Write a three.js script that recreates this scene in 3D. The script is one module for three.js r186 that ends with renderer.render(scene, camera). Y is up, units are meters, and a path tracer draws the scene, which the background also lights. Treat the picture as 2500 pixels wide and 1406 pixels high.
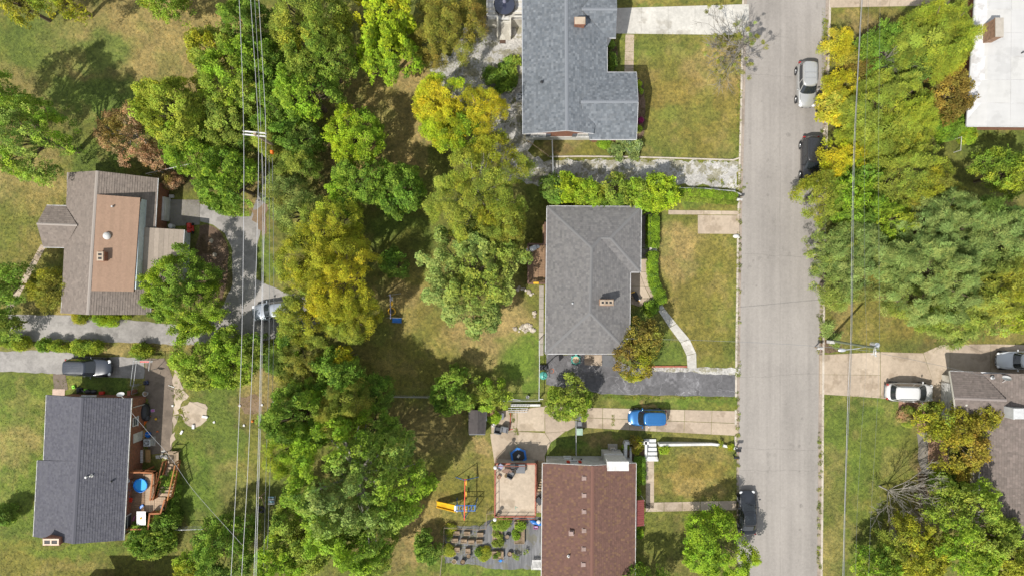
import * as THREE from 'three';
import { mergeGeometries, mergeVertices } from 'three/addons/utils/BufferGeometryUtils.js';
import { RoundedBoxGeometry } from 'three/addons/geometries/RoundedBoxGeometry.js';

// ---------- camera, sky, sun, exposure
const scene = new THREE.Scene();
const EYE = 70, PX = 1 / 24;                       // drone 70 m up; 24 pixels of the photograph to a metre of ground
const camera = new THREE.PerspectiveCamera(2 * Math.atan(1406 * PX / 2 / EYE) * 180 / Math.PI, 2500 / 1406, 1, 3000);
camera.position.set(0, EYE, 0); camera.up.set(0, 0, -1); camera.lookAt(0, 0, 0);
const SUN = new THREE.Vector3(-0.5, 1, 0.53).normalize();
{ // a hazy summer sky: pale towards the horizon, a soft bright patch round the sun
  const w = 256, h = 128, d = new Float32Array(w * h * 4), v = new THREE.Vector3();
  for (let j = 0, i = 0; j < h; j++) for (let k = 0; k < w; k++, i += 4) {
    const el = ((j + 0.5) / h - 0.5) * Math.PI, az = ((k + 0.5) / w - 0.5) * 2 * Math.PI; v.set(Math.cos(el) * Math.cos(az), Math.sin(el), Math.cos(el) * Math.sin(az));
    const y = Math.max(0, v.y), hz = Math.pow(1 - y, 2.2), g = Math.pow(Math.max(0, v.dot(SUN)), 10) * 0.35;
    d[i] = 0.40 + 0.29 * hz + g; d[i + 1] = 0.44 + 0.27 * hz + g * 0.97; d[i + 2] = 0.50 + 0.24 * hz + g * 0.9; d[i + 3] = 1;
  }
  const t = new THREE.DataTexture(d, w, h, THREE.RGBAFormat, THREE.FloatType); t.mapping = THREE.EquirectangularReflectionMapping; t.magFilter = THREE.LinearFilter; t.needsUpdate = true; scene.background = t; scene.environment = t;
}
const sun = new THREE.DirectionalLight(new THREE.Color(1, 0.95, 0.87), 4.1);
sun.position.copy(SUN).multiplyScalar(150); sun.castShadow = true; sun.shadow.radius = 1; sun.shadow.mapSize.set(4096, 4096);
Object.assign(sun.shadow.camera, { left: -70, right: 70, top: 50, bottom: -50, near: 10, far: 300 }); scene.add(sun); scene.add(sun.target);
const renderer = new THREE.WebGLRenderer({ antialias: true });
renderer.toneMapping = THREE.LinearToneMapping; renderer.toneMappingExposure = 1.27; renderer.shadowMap.enabled = true;

// ---------- helpers
function rng(seed) { let a = seed >>> 0; return () => { a = (a + 0x6d2b79f5) | 0; let t = Math.imul(a ^ (a >>> 15), 1 | a); t = (t + Math.imul(t ^ (t >>> 7), 61 | t)) ^ t; return ((t ^ (t >>> 14)) >>> 0) / 4294967296; }; }
const rnd = rng(7), rr = (a, b, f = rnd) => a + (b - a) * f();
const V = (x, y, z) => new THREE.Vector3(x, y, z), { PI, cos, sin, abs, min, max, floor, sqrt, pow, hypot, atan2, round } = Math;
const clamp = (x, a = 0, b = 1) => min(b, max(a, x)), mix = (a, b, t) => a + (b - a) * t, sm = (a, b, x) => { const t = clamp((x - a) / (b - a)); return t * t * (3 - 2 * t); };
// a pixel of the survey grid at height h, in metres
const at = (px, py, h = 0) => { const k = PX * (EYE - h) / EYE; return V((px - 1250) * k, h, (py - 703) * k); };
const hash = (x, y, s) => { let h = (Math.imul(x, 374761393) + Math.imul(y, 668265263) + Math.imul(s, 982451653)) | 0; h = Math.imul(h ^ (h >>> 13), 1274126177); return ((h ^ (h >>> 16)) >>> 0) / 4294967296; };
function vn(x, y, s = 0, per = 0) {
  const xi = floor(x), yi = floor(y); let fx = x - xi, fy = y - yi; fx = fx * fx * (3 - 2 * fx); fy = fy * fy * (3 - 2 * fy);
  const w = per ? (i) => ((i % per) + per) % per : (i) => i, x0 = w(xi), x1 = w(xi + 1), y0 = w(yi), y1 = w(yi + 1);
  return mix(mix(hash(x0, y0, s), hash(x1, y0, s), fx), mix(hash(x0, y1, s), hash(x1, y1, s), fx), fy);
}
function fbm(x, y, o, s = 0, per = 0, g = 0.55) { let a = 1, t = 0, n = 0; for (let i = 0; i < o; i++) { t += a * vn(x, y, s + i * 17, per); n += a; a *= g; x *= 2; y *= 2; per *= 2; } return t / n; }
const LUT = new Uint8Array(4097); for (let i = 0; i < 4097; i++) { const c = i / 4096; LUT[i] = round(255 * (c <= 0.0031308 ? c * 12.92 : 1.055 * pow(c, 1 / 2.4) - 0.055)); }
const enc = (c) => LUT[clamp(c) * 4096 | 0];
function tex(w, h, wm, hm, fn, wrap = THREE.RepeatWrapping, off = 0) {   // fn(x, y in metres) gives linear colour; uv are metres
  const d = new Uint8Array(w * h * 4);
  for (let j = 0, i = 0; j < h; j++) for (let k = 0; k < w; k++, i += 4) { const c = fn((k + 0.5) / w * wm, (j + 0.5) / h * hm, k, j); d[i] = enc(c[0]); d[i + 1] = enc(c[1]); d[i + 2] = enc(c[2]); d[i + 3] = 255; }
  const t = new THREE.DataTexture(d, w, h); t.wrapS = t.wrapT = wrap; t.colorSpace = THREE.SRGBColorSpace; t.magFilter = THREE.LinearFilter; t.minFilter = THREE.LinearFilter; t.repeat.set(1 / wm, 1 / hm); t.offset.set(off, off); t.needsUpdate = true; return t;
}
function gray(w, h, wm, hm, fn) {
  const d = new Uint8Array(w * h * 4);
  for (let j = 0, i = 0; j < h; j++) for (let k = 0; k < w; k++, i += 4) { const c = clamp(fn((k + 0.5) / w * wm, (j + 0.5) / h * hm, k, j)) * 255; d[i] = d[i + 1] = d[i + 2] = c; d[i + 3] = 255; }
  const t = new THREE.DataTexture(d, w, h); t.wrapS = t.wrapT = THREE.RepeatWrapping; t.magFilter = THREE.LinearFilter; t.minFilter = THREE.LinearFilter; t.repeat.set(1 / wm, 1 / hm); t.needsUpdate = true; return t;
}
const col = (c) => Array.isArray(c) ? new THREE.Color().setRGB(...c) : new THREE.Color(c);
const mat = (c, roughness = 0.8, metalness = 0, o = {}) => new THREE.MeshStandardMaterial({ color: col(c), roughness, metalness, side: THREE.DoubleSide, ...o });
const phys = (c, roughness, metalness, o) => new THREE.MeshPhysicalMaterial({ color: col(c), roughness, metalness, side: THREE.DoubleSide, ...o });

// geometry: everything non-indexed with position, normal and uv in metres
function metric(g) {
  if (g.index) g = g.toNonIndexed();
  if (!g.attributes.normal) g.computeVertexNormals();
  const p = g.attributes.position, n = g.attributes.normal, uv = new Float32Array(p.count * 2);
  for (let i = 0; i < p.count; i += 3) {
    const ax = abs(n.getX(i) + n.getX(i + 1) + n.getX(i + 2)), ay = abs(n.getY(i) + n.getY(i + 1) + n.getY(i + 2)), az = abs(n.getZ(i) + n.getZ(i + 1) + n.getZ(i + 2));
    for (let k = i; k < i + 3; k++) { const x = p.getX(k), y = p.getY(k), z = p.getZ(k); if (ay >= ax && ay >= az) { uv[k * 2] = x; uv[k * 2 + 1] = z; } else if (ax >= az) { uv[k * 2] = z; uv[k * 2 + 1] = y; } else { uv[k * 2] = x; uv[k * 2 + 1] = y; } }
  }
  g.setAttribute('uv', new THREE.BufferAttribute(uv, 2));
  for (const k of Object.keys(g.attributes)) if (!['position', 'normal', 'uv', 'color'].includes(k)) g.deleteAttribute(k);
  return g;
}
const merge = (...gs) => { gs = gs.flat(9); return gs.length === 1 ? gs[0] : mergeGeometries(gs); };
// box: centre x,z, bottom y
function box(w, h, d, x, y, z, ry = 0, rx = 0, rz = 0) { const g = new THREE.BoxGeometry(w, h, d); if (rx) g.rotateX(rx); if (rz) g.rotateZ(rz); if (ry) g.rotateY(ry); g.translate(x, y + h / 2, z); return metric(g); }
function rbox(w, h, d, r, x, y, z, ry = 0) { const g = new RoundedBoxGeometry(w, h, d, 2, r); if (ry) g.rotateY(ry); g.translate(x, y + h / 2, z); return metric(g); }
function cyl(r0, r1, h, x, y, z, n = 12) { const g = new THREE.CylinderGeometry(r1, r0, h, n); g.translate(x, y + h / 2, z); return metric(g); }
function ball(r, x, y, z, sx = 1, sy = 1, sz = 1) { const g = new THREE.SphereGeometry(r, 12, 8); g.scale(sx, sy, sz); g.translate(x, y, z); return metric(g); }
function lathe(prof, x, y, z, n = 20) { const g = new THREE.LatheGeometry(prof.map(([a, b]) => new THREE.Vector2(a, b)), n); g.translate(x, y, z); return metric(g); }
function torus(R, r, x, y, z, flat = true, n = 24) { const g = new THREE.TorusGeometry(R, r, 6, n); if (flat) g.rotateX(PI / 2); g.translate(x, y, z); return metric(g); }
// straight bar between two points
function bar(a, b, r0, r1 = r0, n = 6) {
  const d = b.clone().sub(a), L = d.length(), g = new THREE.CylinderGeometry(r1, r0, L, n, 1); g.translate(0, L / 2, 0);
  g.applyQuaternion(new THREE.Quaternion().setFromUnitVectors(V(0, 1, 0), d.normalize())); g.translate(a.x, a.y, a.z); return metric(g);
}
function beam(a, b, w, h) {      // rectangular beam between two points, h upwards
  const d = b.clone().sub(a), L = d.length(), g = new THREE.BoxGeometry(w, h, L), m = new THREE.Matrix4();
  const z = d.normalize(), x = V(0, 1, 0).cross(z); if (x.lengthSq() < 1e-6) x.set(1, 0, 0); x.normalize(); m.makeBasis(x, z.clone().cross(x), z); g.applyMatrix4(m);
  g.translate((a.x + b.x) / 2, (a.y + b.y) / 2, (a.z + b.z) / 2); return metric(g);
}
function tube(pts, r, n = 5, r1 = r) {
  const out = []; for (let i = 0; i < pts.length - 1; i++) { const k = (j) => mix(r, r1, j / (pts.length - 1)); out.push(bar(pts[i], pts[i + 1], k(i), k(i + 1), n)); } return merge(out);
}
function hose(pts, r, seg = 24) { return metric(new THREE.TubeGeometry(new THREE.CatmullRomCurve3(pts), seg, r, 5)); }
// polygon slab: pts are Vector3 (x, z used), top at y, thickness t
function slab(pts, y, t = 0.05) {
  const s = new THREE.Shape(pts.map((p) => new THREE.Vector2(p.x, -p.z)));
  const g = t ? new THREE.ExtrudeGeometry(s, { depth: t, bevelEnabled: false }) : new THREE.ShapeGeometry(s); g.rotateX(-PI / 2); g.translate(0, y - t, 0); return metric(g);
}
const pp = (list, h = 0) => list.map(([x, y]) => at(x, y, h));
function rough(pts, amp, step, seed) {           // a closed outline with worn, uneven edges
  const f = rng(seed), out = [];
  pts.forEach((p, i) => { const q = pts[(i + 1) % pts.length], L = p.distanceTo(q), n = max(1, round(L / step)), nx = -(q.z - p.z) / L, nz = (q.x - p.x) / L;
    for (let k = 0; k < n; k++) { const t = k / n, a = amp * (f() * 2 - 1) * (k ? 1 : 0.3); out.push(V(mix(p.x, q.x, t) + nx * a, 0, mix(p.z, q.z, t) + nz * a)); } });
  return out;
}
function quads(list) {                            // list of quads (4 Vector3 each)
  const pos = []; for (const q of list) { pos.push(...[q[0], q[1], q[2], q[0], q[2], q[3]].flatMap((p) => [p.x, p.y, p.z])); }
  const g = new THREE.BufferGeometry(); g.setAttribute('position', new THREE.Float32BufferAttribute(pos, 3)); g.computeVertexNormals(); return metric(g);
}
function clip(poly, f) {
  const out = []; for (let i = 0; i < poly.length; i++) { const a = poly[i], b = poly[(i + 1) % poly.length], fa = f(a), fb = f(b); if (fa >= 0) out.push(a); if ((fa >= 0) !== (fb >= 0)) out.push(a.clone().lerp(b, fa / (fa - fb))); } return out;
}
const newell = (poly) => { const n = V(0, 0, 0); poly.forEach((a, i) => { const b = poly[(i + 1) % poly.length]; n.x += (a.y - b.y) * (a.z + b.z); n.y += (a.z - b.z) * (a.x + b.x); n.z += (a.x - b.x) * (a.y + b.y); }); n.normalize(); return n.y < 0 ? n.negate() : n; };
// courses of shingles over one roof slope, every tab a raised piece with its own tone
function shingles(poly, { step = 0.22, tab = 0.32, lift = 0.026, tones = [[0.5, 0.5, 0.5]], vary = 0.25, seed = 1 } = {}) {
  const n = newell(poly), f = rng(seed), s = sqrt(1 - n.y * n.y), dy = step * s, e = n.clone().cross(V(0, 1, 0)).normalize();
  const ys = poly.map((p) => p.y), y0 = min(...ys), y1 = max(...ys), pos = [], colr = [];
  const tri = (a, b, c, k) => { for (const p of [a, b, c]) { pos.push(p.x, p.y, p.z); colr.push(...k); } };
  for (let y = y0, i = 0; y < y1 - 1e-4; y += dy, i++) {
    const yb = min(y + dy, y1), strip = clip(clip(poly, (p) => p.y - y), (p) => yb - p.y); if (strip.length < 3) continue;
    const us = strip.map((p) => p.dot(e)), u0 = min(...us), u1 = max(...us);
    for (let u = u0 - f() * tab; u < u1;) {
      const w = tab * (0.7 + 0.6 * f()), c = clip(clip(strip, (p) => p.dot(e) - u), (p) => u + w - p.dot(e)); u += w;
      const tn = tones[floor(f() * tones.length)], v = 1 + (f() - 0.5) * 2 * vary, k = tn.map((q) => q * v), lf = lift * (0.5 + f() * 0.9);
      if (c.length < 3) continue;
      const up = c.map((p) => p.clone().addScaledVector(n, 0.004 + lf * (1 - (p.y - y) / dy)));
      for (let j = 1; j < up.length - 1; j++) tri(up[0], up[j], up[j + 1], k);
      for (let j = 0; j < c.length; j++) { const m = (j + 1) % c.length; if (abs(c[j].y - y) < 1e-4 && abs(c[m].y - y) < 1e-4) { tri(up[j], c[j], c[m], k); tri(up[j], c[m], up[m], k); } }
    }
  }
  const g = new THREE.BufferGeometry(); g.setAttribute('position', new THREE.Float32BufferAttribute(pos, 3)); g.computeVertexNormals(); metric(g);
  g.setAttribute('color', new THREE.Float32BufferAttribute(colr, 3)); return g;
}
function thick(poly, t) {                         // a roof slope as a slab t thick, measured straight down
  const lo = poly.map((p) => p.clone().setY(p.y - t)), list = []; const tris = (q, flip) => { for (let i = 1; i < q.length - 1; i++) list.push(flip ? [q[0], q[i + 1], q[i], q[i]] : [q[0], q[i], q[i + 1], q[i + 1]]); };
  const pos = [], add = (...v) => v.forEach((p) => pos.push(p.x, p.y, p.z));
  for (let i = 1; i < poly.length - 1; i++) { add(poly[0], poly[i], poly[i + 1]); add(lo[0], lo[i + 1], lo[i]); }
  poly.forEach((a, i) => { const j = (i + 1) % poly.length; add(a, lo[i], lo[j]); add(a, lo[j], poly[j]); });
  const g = new THREE.BufferGeometry(); g.setAttribute('position', new THREE.Float32BufferAttribute(pos, 3)); g.computeVertexNormals(); return metric(g);
}
function caps(a, b, nl, nr, w = 0.16, step = 0.2) {   // ridge or hip caps: short bent pieces lapping each other
  const L = a.distanceTo(b), d = b.clone().sub(a).normalize(), out = []; const list = [];
  for (let s = 0; s < L; s += step) {
    const p = a.clone().addScaledVector(d, s), q = a.clone().addScaledVector(d, min(L, s + step + 0.01)), up = V(0, 0.035, 0), u2 = V(0, 0.05, 0);
    const side = (nn) => { const t = d.clone().cross(nn).normalize(); return t.y > 0 ? t.negate() : t; };
    for (const t of [side(nl), side(nr)]) { const p1 = p.clone().add(u2), q1 = q.clone().add(up), p2 = p1.clone().addScaledVector(t, w), q2 = q1.clone().addScaledVector(t, w); list.push([p1, q1, q2, p2], [p1, p2, p2.clone().add(V(0, -0.03, 0)), p1.clone().add(V(0, -0.03, 0))]); }
  }
  return quads(list);
}
// things, parts, structures
const taken = {};
const numbered = (n) => { const k = taken[n] = (taken[n] ?? -1) + 1; return k ? n + '_' + String(k).padStart(3, '0') : n; };
function T(name, label, category, base = V(0, 0, 0), group, ry) {      // ry given: parts are in the thing's own axes, else in the scene's
  const o = new THREE.Group(); o.name = numbered(name); o.position.copy(base); scene.add(o); o.shift = base.clone();
  if (ry !== undefined) { o.rotation.y = ry; o.shift.set(0, 0, 0); }
  o.userData = { label, category }; if (group) o.userData.group = group; return o;
}
function P(parent, name, geo, m, o = {}) {
  geo = merge(geo); const s = parent.shift ?? parent.parent?.shift; const q = new THREE.Mesh(s && s.lengthSq() ? geo.translate(-s.x, -s.y, -s.z) : geo, m);
  q.name = name; q.shift = s; q.castShadow = q.receiveShadow = true; parent.add(q); if (o.kind) q.userData.kind = o.kind; if (o.label) q.userData.label = o.label; return q;
}
function S(name, geo, m, parent) { const q = new THREE.Mesh(merge(geo), m); q.name = parent ? name : numbered(name); q.castShadow = q.receiveShadow = true; if (!parent) q.userData.kind = 'structure'; (parent ?? scene).add(q); return q; }
function SG(name) { const g = new THREE.Group(); g.name = numbered(name); g.userData.kind = 'structure'; scene.add(g); return g; }
// a four-cornered paved area cut into slabs with open joints, each its own piece
function slabs(name, q, nu, nv, y, t, mats, piece = 'slab', gap = 0.015, seed = 3) {
  const f = rng(seed), g = SG(name), L = (u, v) => V(mix(mix(q[0].x, q[1].x, u), mix(q[3].x, q[2].x, u), v), 0, mix(mix(q[0].z, q[1].z, u), mix(q[3].z, q[2].z, u), v));
  const lu = L(0, 0).distanceTo(L(1, 0)), lv = L(0, 0).distanceTo(L(0, 1)), gu = gap / lu, gv = gap / lv;
  for (let i = 0; i < nu; i++) for (let j = 0; j < nv; j++) S(piece, slab([L(i / nu + gu, j / nv + gv), L((i + 1) / nu - gu, j / nv + gv), L((i + 1) / nu - gu, (j + 1) / nv - gv), L(i / nu + gu, (j + 1) / nv - gv)], y + f() * 0.008, t), mats[floor(f() * mats.length)], g);
  return g;
}
// ---------- textures and materials
const inEll = (x, y, [cx, cy, rx, ry]) => { const d = hypot((x - cx) / rx, (y - cy) / ry); return 1 - sm(0.55, 1.15, d); };
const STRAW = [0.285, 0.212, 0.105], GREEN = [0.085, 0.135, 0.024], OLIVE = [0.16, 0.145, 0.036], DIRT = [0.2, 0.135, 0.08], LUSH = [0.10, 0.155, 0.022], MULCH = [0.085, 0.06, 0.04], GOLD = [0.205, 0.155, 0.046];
// where the turf is dry, green, bare: ellipses on the survey grid
const TURF = [
  [380, 110, 300, 170, STRAW, 0.75], [250, 130, 90, 60, GREEN, 0.8], [90, 110, 110, 90, GREEN, 0.6], [300, 230, 120, 60, GREEN, 0.6], [60, 440, 120, 90, STRAW, 0.6], [90, 560, 120, 110, OLIVE, 0.6], [20, 260, 150, 90, DIRT, 0.4], [230, 240, 170, 60, GREEN, 0.7],
  [250, 390, 90, 50, GREEN, 0.7], [440, 440, 80, 50, MULCH, 0.6], [250, 735, 130, 40, STRAW, 0.7], [120, 760, 90, 30, STRAW, 0.5], [250, 845, 300, 22, STRAW, 0.6], [520, 640, 60, 100, MULCH, 0.75], [540, 600, 40, 70, GREEN, 0.5],
  [650, 600, 30, 90, GREEN, 0.7], [620, 480, 30, 60, DIRT, 0.6], [40, 1000, 160, 110, LUSH, 0.6], [60, 1180, 110, 170, LUSH, 0.7], [30, 1080, 80, 60, STRAW, 0.5], [40, 1370, 200, 60, OLIVE, 0.7], [190, 1345, 150, 24, LUSH, 0.7],
  [270, 940, 90, 28, GREEN, 0.9], [570, 1000, 110, 120, GREEN, 0.6], [620, 1000, 60, 60, DIRT, 0.6], [560, 1180, 110, 120, GREEN, 0.5], [560, 1190, 60, 80, STRAW, 0.25], [460, 1160, 45, 120, LUSH, 0.8], [500, 1250, 40, 60, LUSH, 0.7], [640, 940, 60, 70, STRAW, 0.6], [630, 1120, 40, 140, OLIVE, 0.5],
  [860, 220, 90, 110, STRAW, 0.7], [960, 330, 110, 150, STRAW, 0.7], [1000, 180, 60, 60, STRAW, 0.8], [1020, 360, 40, 60, STRAW, 0.9], [900, 210, 60, 50, OLIVE, 0.5], [800, 400, 60, 80, DIRT, 0.7], [980, 580, 110, 70, GREEN, 0.55], [1000, 640, 80, 90, OLIVE, 0.5],
  [980, 740, 110, 70, STRAW, 0.75], [1180, 820, 150, 80, STRAW, 0.85], [1050, 760, 60, 60, OLIVE, 0.7], [1280, 880, 60, 100, LUSH, 0.95], [1255, 760, 60, 60, STRAW, 0.7], [980, 850, 130, 100, OLIVE, 0.7], [1000, 920, 150, 60, OLIVE, 0.55], [1050, 1040, 110, 90, DIRT, 0.5], [1170, 1120, 40, 60, OLIVE, 0.7], [1165, 1085, 30, 30, STRAW, 0.9],
  [1100, 1210, 130, 90, OLIVE, 0.75], [1040, 1300, 90, 90, STRAW, 0.75], [1060, 1250, 60, 50, GOLD, 0.5], [1130, 1390, 150, 30, LUSH, 0.55], [1240, 1395, 120, 25, LUSH, 0.8], [920, 1360, 100, 60, DIRT, 0.5],
  [1690, 230, 160, 170, GOLD, 0.75], [1640, 130, 120, 60, GREEN, 0.35], [1620, 330, 60, 90, GREEN, 0.4], [1750, 150, 90, 70, STRAW, 0.6], [1660, 8, 160, 20, GOLD, 0.5], [1600, 25, 90, 14, GREEN, 0.5], [1740, 300, 80, 80, OLIVE, 0.6], [1430, 365, 110, 28, OLIVE, 0.7], [1370, 350, 70, 20, DIRT, 0.7],
  [1700, 700, 110, 190, GOLD, 0.45], [1650, 620, 60, 90, STRAW, 0.7], [1690, 600, 60, 60, STRAW, 0.3], [1740, 800, 80, 100, OLIVE, 0.6], [1700, 1160, 100, 70, GOLD, 0.8], [1640, 1170, 60, 60, GOLD, 0.5], [1700, 1195, 90, 30, STRAW, 0.4], [1750, 640, 60, 100, OLIVE, 0.7], [1600, 860, 90, 50, GREEN, 0.6], [1560, 790, 40, 50, GREEN, 0.8], [1730, 500, 90, 18, OLIVE, 0.8], [1700, 480, 90, 14, LUSH, 0.6],
  [1640, 980, 190, 16, LUSH, 0.9], [1590, 978, 24, 12, STRAW, 0.9], [1740, 985, 60, 10, OLIVE, 0.6], [1440, 1085, 90, 30, GREEN, 0.85], [1480, 1065, 60, 18, DIRT, 0.55],
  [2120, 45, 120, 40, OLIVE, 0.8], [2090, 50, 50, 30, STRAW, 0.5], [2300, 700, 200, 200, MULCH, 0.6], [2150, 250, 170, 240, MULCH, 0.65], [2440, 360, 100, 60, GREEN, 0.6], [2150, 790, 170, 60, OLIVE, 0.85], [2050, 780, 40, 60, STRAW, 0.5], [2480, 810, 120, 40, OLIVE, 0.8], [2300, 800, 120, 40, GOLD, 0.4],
  [2110, 1080, 120, 150, LUSH, 0.45], [2030, 1050, 40, 130, GREEN, 0.45], [2130, 990, 80, 40, GREEN, 0.55], [2080, 1260, 80, 190, LUSH, 0.4], [2040, 1180, 50, 90, DIRT, 0.25], [2200, 1230, 70, 90, GOLD, 0.6], [2280, 1150, 50, 90, DIRT, 0.6], [2250, 1290, 60, 50, DIRT, 0.5], [2030, 1340, 50, 80, STRAW, 0.4],
];
const LW = 112, LH = 64;
function turf(X, Z) {
  const j = (vn(X * 0.5, Z * 0.5, 5) - 0.5) * 40, k = (vn(X * 0.5, Z * 0.5, 9) - 0.5) * 40, px = X * 24 + 1250 + j + (vn(X * 1.7, Z * 1.7, 51) - 0.5) * 22, py = Z * 24 + 703 + k + (vn(X * 1.7, Z * 1.7, 53) - 0.5) * 22;
  let c = [0.12, 0.13, 0.03];
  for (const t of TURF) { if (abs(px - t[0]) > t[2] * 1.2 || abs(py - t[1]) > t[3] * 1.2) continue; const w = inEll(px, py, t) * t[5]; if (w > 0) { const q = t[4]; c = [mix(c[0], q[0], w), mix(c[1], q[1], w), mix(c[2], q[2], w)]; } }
  const a = fbm(X * 0.8, Z * 0.8, 4, 21), b = fbm(X * 4.5, Z * 4.5, 3, 33, 0, 0.8), d = hash(X * 20 | 0, Z * 20 | 0, 3);
  const dry = sm(0.5, 0.72, fbm(X * 0.6 + 9, Z * 0.6, 4, 61)) * 0.55, gr = sm(0.53, 0.72, fbm(X * 0.45, Z * 0.45 + 4, 4, 71)) * 0.45;
  for (let i = 0; i < 3; i++) { c[i] = mix(c[i], STRAW[i], dry * 0.5); c[i] = mix(c[i], GREEN[i], gr * 0.7); }
  const v = 1.05 * (0.7 + 0.6 * a) * (0.4 + 1.2 * b) * (0.8 + 0.4 * d);
  return [c[0] * v * (0.93 + 0.2 * b), c[1] * v * 1.02, c[2] * v * 0.8];
}
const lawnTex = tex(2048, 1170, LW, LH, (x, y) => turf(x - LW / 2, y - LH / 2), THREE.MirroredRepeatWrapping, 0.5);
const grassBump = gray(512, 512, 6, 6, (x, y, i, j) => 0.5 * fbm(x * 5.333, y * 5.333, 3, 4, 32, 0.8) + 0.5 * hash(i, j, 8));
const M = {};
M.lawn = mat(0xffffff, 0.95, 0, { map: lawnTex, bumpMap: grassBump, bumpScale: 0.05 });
// a generic mottling multiplied into plain colours
const mottle = tex(1024, 1024, 8, 8, (x, y, i, j) => { const a = fbm(x * 0.5, y * 0.5, 5, 3, 4), b = fbm(x * 4, y * 4, 4, 13, 32, 0.7), s = sm(0.56, 0.7, fbm(x * 1.0, y * 1.0, 5, 40, 8)), g = hash(i, j, 2), v = 0.78 + 0.3 * (a - 0.5) + 0.3 * (b - 0.5) - 0.16 * s + 0.1 * (g - 0.5); return [v, v * (0.995 - 0.02 * s), v * (0.985 - 0.05 * s)]; });
const fineBump = gray(512, 512, 4, 4, (x, y, i, j) => 0.6 * fbm(x * 8, y * 8, 3, 4, 32, 0.9) + 0.4 * hash(i, j, 8));
const conc = (c, k = 1) => mat(c.map((v) => v * k / 0.78), 0.9, 0, { map: mottle, bumpMap: fineBump, bumpScale: 0.01 });
M.concTan = [conc([0.40, 0.325, 0.25]), conc([0.43, 0.355, 0.275]), conc([0.37, 0.30, 0.235])];
M.concPale = [conc([0.49, 0.475, 0.44]), conc([0.47, 0.455, 0.42])];
M.concGrey = [conc([0.36, 0.33, 0.29]), conc([0.40, 0.365, 0.32]), conc([0.33, 0.3, 0.26])];
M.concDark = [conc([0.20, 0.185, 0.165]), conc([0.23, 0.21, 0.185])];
M.kerb = conc([0.48, 0.43, 0.37]); M.gutter = conc([0.31, 0.26, 0.22]);
// the street: old pale asphalt with a centre seam, wheel lanes, tar and leaf stains
const streetTex = tex(512, 2048, 8.6, 68, (x, y, i, j) => {
  const lane = 0.03 * cos((x - 2.2) / 2.1 * PI * 2), st = fbm(x * 3.0, y * 0.12, 4, 3), pa = fbm(x * 0.35, y * 0.2, 4, 23), g = hash(i, j, 7), ft = fbm(x * 6, y * 6, 2, 77);
  let v = 0.262 + lane * 0.3 + 0.055 * (st - 0.5) + 0.09 * (pa - 0.5) + 0.05 * (g - 0.5) + 0.04 * (ft - 0.5);
  const seam = abs(x - 4.35 + 0.05 * (fbm(y * 0.7, 2, 3, 9) - 0.5)); if (seam < 0.03) v *= 0.82;
  for (const [cy, s, o] of [[12.2, 0.06, 1], [43.1, -0.04, 2], [50.3, 0.03, 3], [52.6, 0, 5], [30.5, 0.05, 4]]) { const d = abs(y - cy - s * x - 0.35 * (fbm(x * 0.8, o * 7, 4, 31) - 0.5)); if (d < 0.022) v *= 0.78; }
  const sp = sm(0.74, 0.82, fbm(x * 1.6, y * 1.1, 4, 91)); v *= 1 - 0.14 * sp;
  for (const [ox, oy, orr] of [[6.3, 50.1, 0.16], [6.35, 52.7, 0.1], [6.5, 56.2, 0.2], [6.4, 58.6, 0.12], [6.6, 47.3, 0.14], [1.6, 31.2, 0.09], [1.9, 33.8, 0.12], [5.2, 18.4, 0.25], [3.1, 24.5, 0.14], [6.9, 30.2, 0.3]]) { const d = hypot(x - ox, y - oy) + 0.12 * (fbm(x * 5, y * 5, 3, 83) - 0.5); if (d < orr) v *= 0.66 + 0.3 * fbm(x * 9, y * 9, 2, 84); }
  return [v * 1.06, v * 0.975, v * 0.895];
}, THREE.RepeatWrapping);
M.street = mat(0xffffff, 0.92, 0, { map: streetTex, bumpMap: fineBump, bumpScale: 0.008 });
// black drive: worn sealcoat, grey where it has gone
const blackTex = tex(1024, 1024, 14, 14, (x, y, i, j) => { const a = fbm(x * 0.4286 * 1, y * 0.4286, 5, 5, 6), b = fbm(x * 3.43, y * 3.43, 4, 15, 48, 0.7), w = sm(0.56, 0.68, fbm(x * 0.857, y * 0.857, 6, 35, 12, 0.65)), g = hash(i, j, 2); const cr = abs(fbm(x * 0.5, y * 0.5, 4, 95, 7) - 0.5) < 0.006 ? 1 : 0, v = mix(0.118 + 0.11 * (a - 0.5), 0.24, w * 0.45 + cr * 0.8) * (0.62 + 0.76 * b) * (0.85 + 0.3 * g); return [v * 0.99, v * 0.97, v * 1.02]; });
M.black = mat(0xffffff, 0.9, 0, { map: blackTex, bumpMap: fineBump, bumpScale: 0.012 });
const greyTex = tex(1024, 1024, 14, 14, (x, y, i, j) => { const a = fbm(x * 0.4286, y * 0.4286, 5, 55, 6), b = fbm(x * 3.43, y * 3.43, 4, 65, 48, 0.7), w = sm(0.52, 0.68, fbm(x * 0.857, y * 0.857, 6, 75, 12, 0.65)), g = hash(i, j, 2); const v = mix(0.27 + 0.2 * (a - 0.5), 0.17, w * 0.6) * (0.75 + 0.5 * b) * (0.9 + 0.2 * g); return [v * 1.04, v * 0.98, v * 0.92]; });
M.greyDrive = mat(0xffffff, 0.92, 0, { map: greyTex, bumpMap: fineBump, bumpScale: 0.012 });
M.brownDrive = mat([0.62, 0.52, 0.43], 0.92, 0, { map: greyTex, bumpMap: fineBump, bumpScale: 0.012 });
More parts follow.
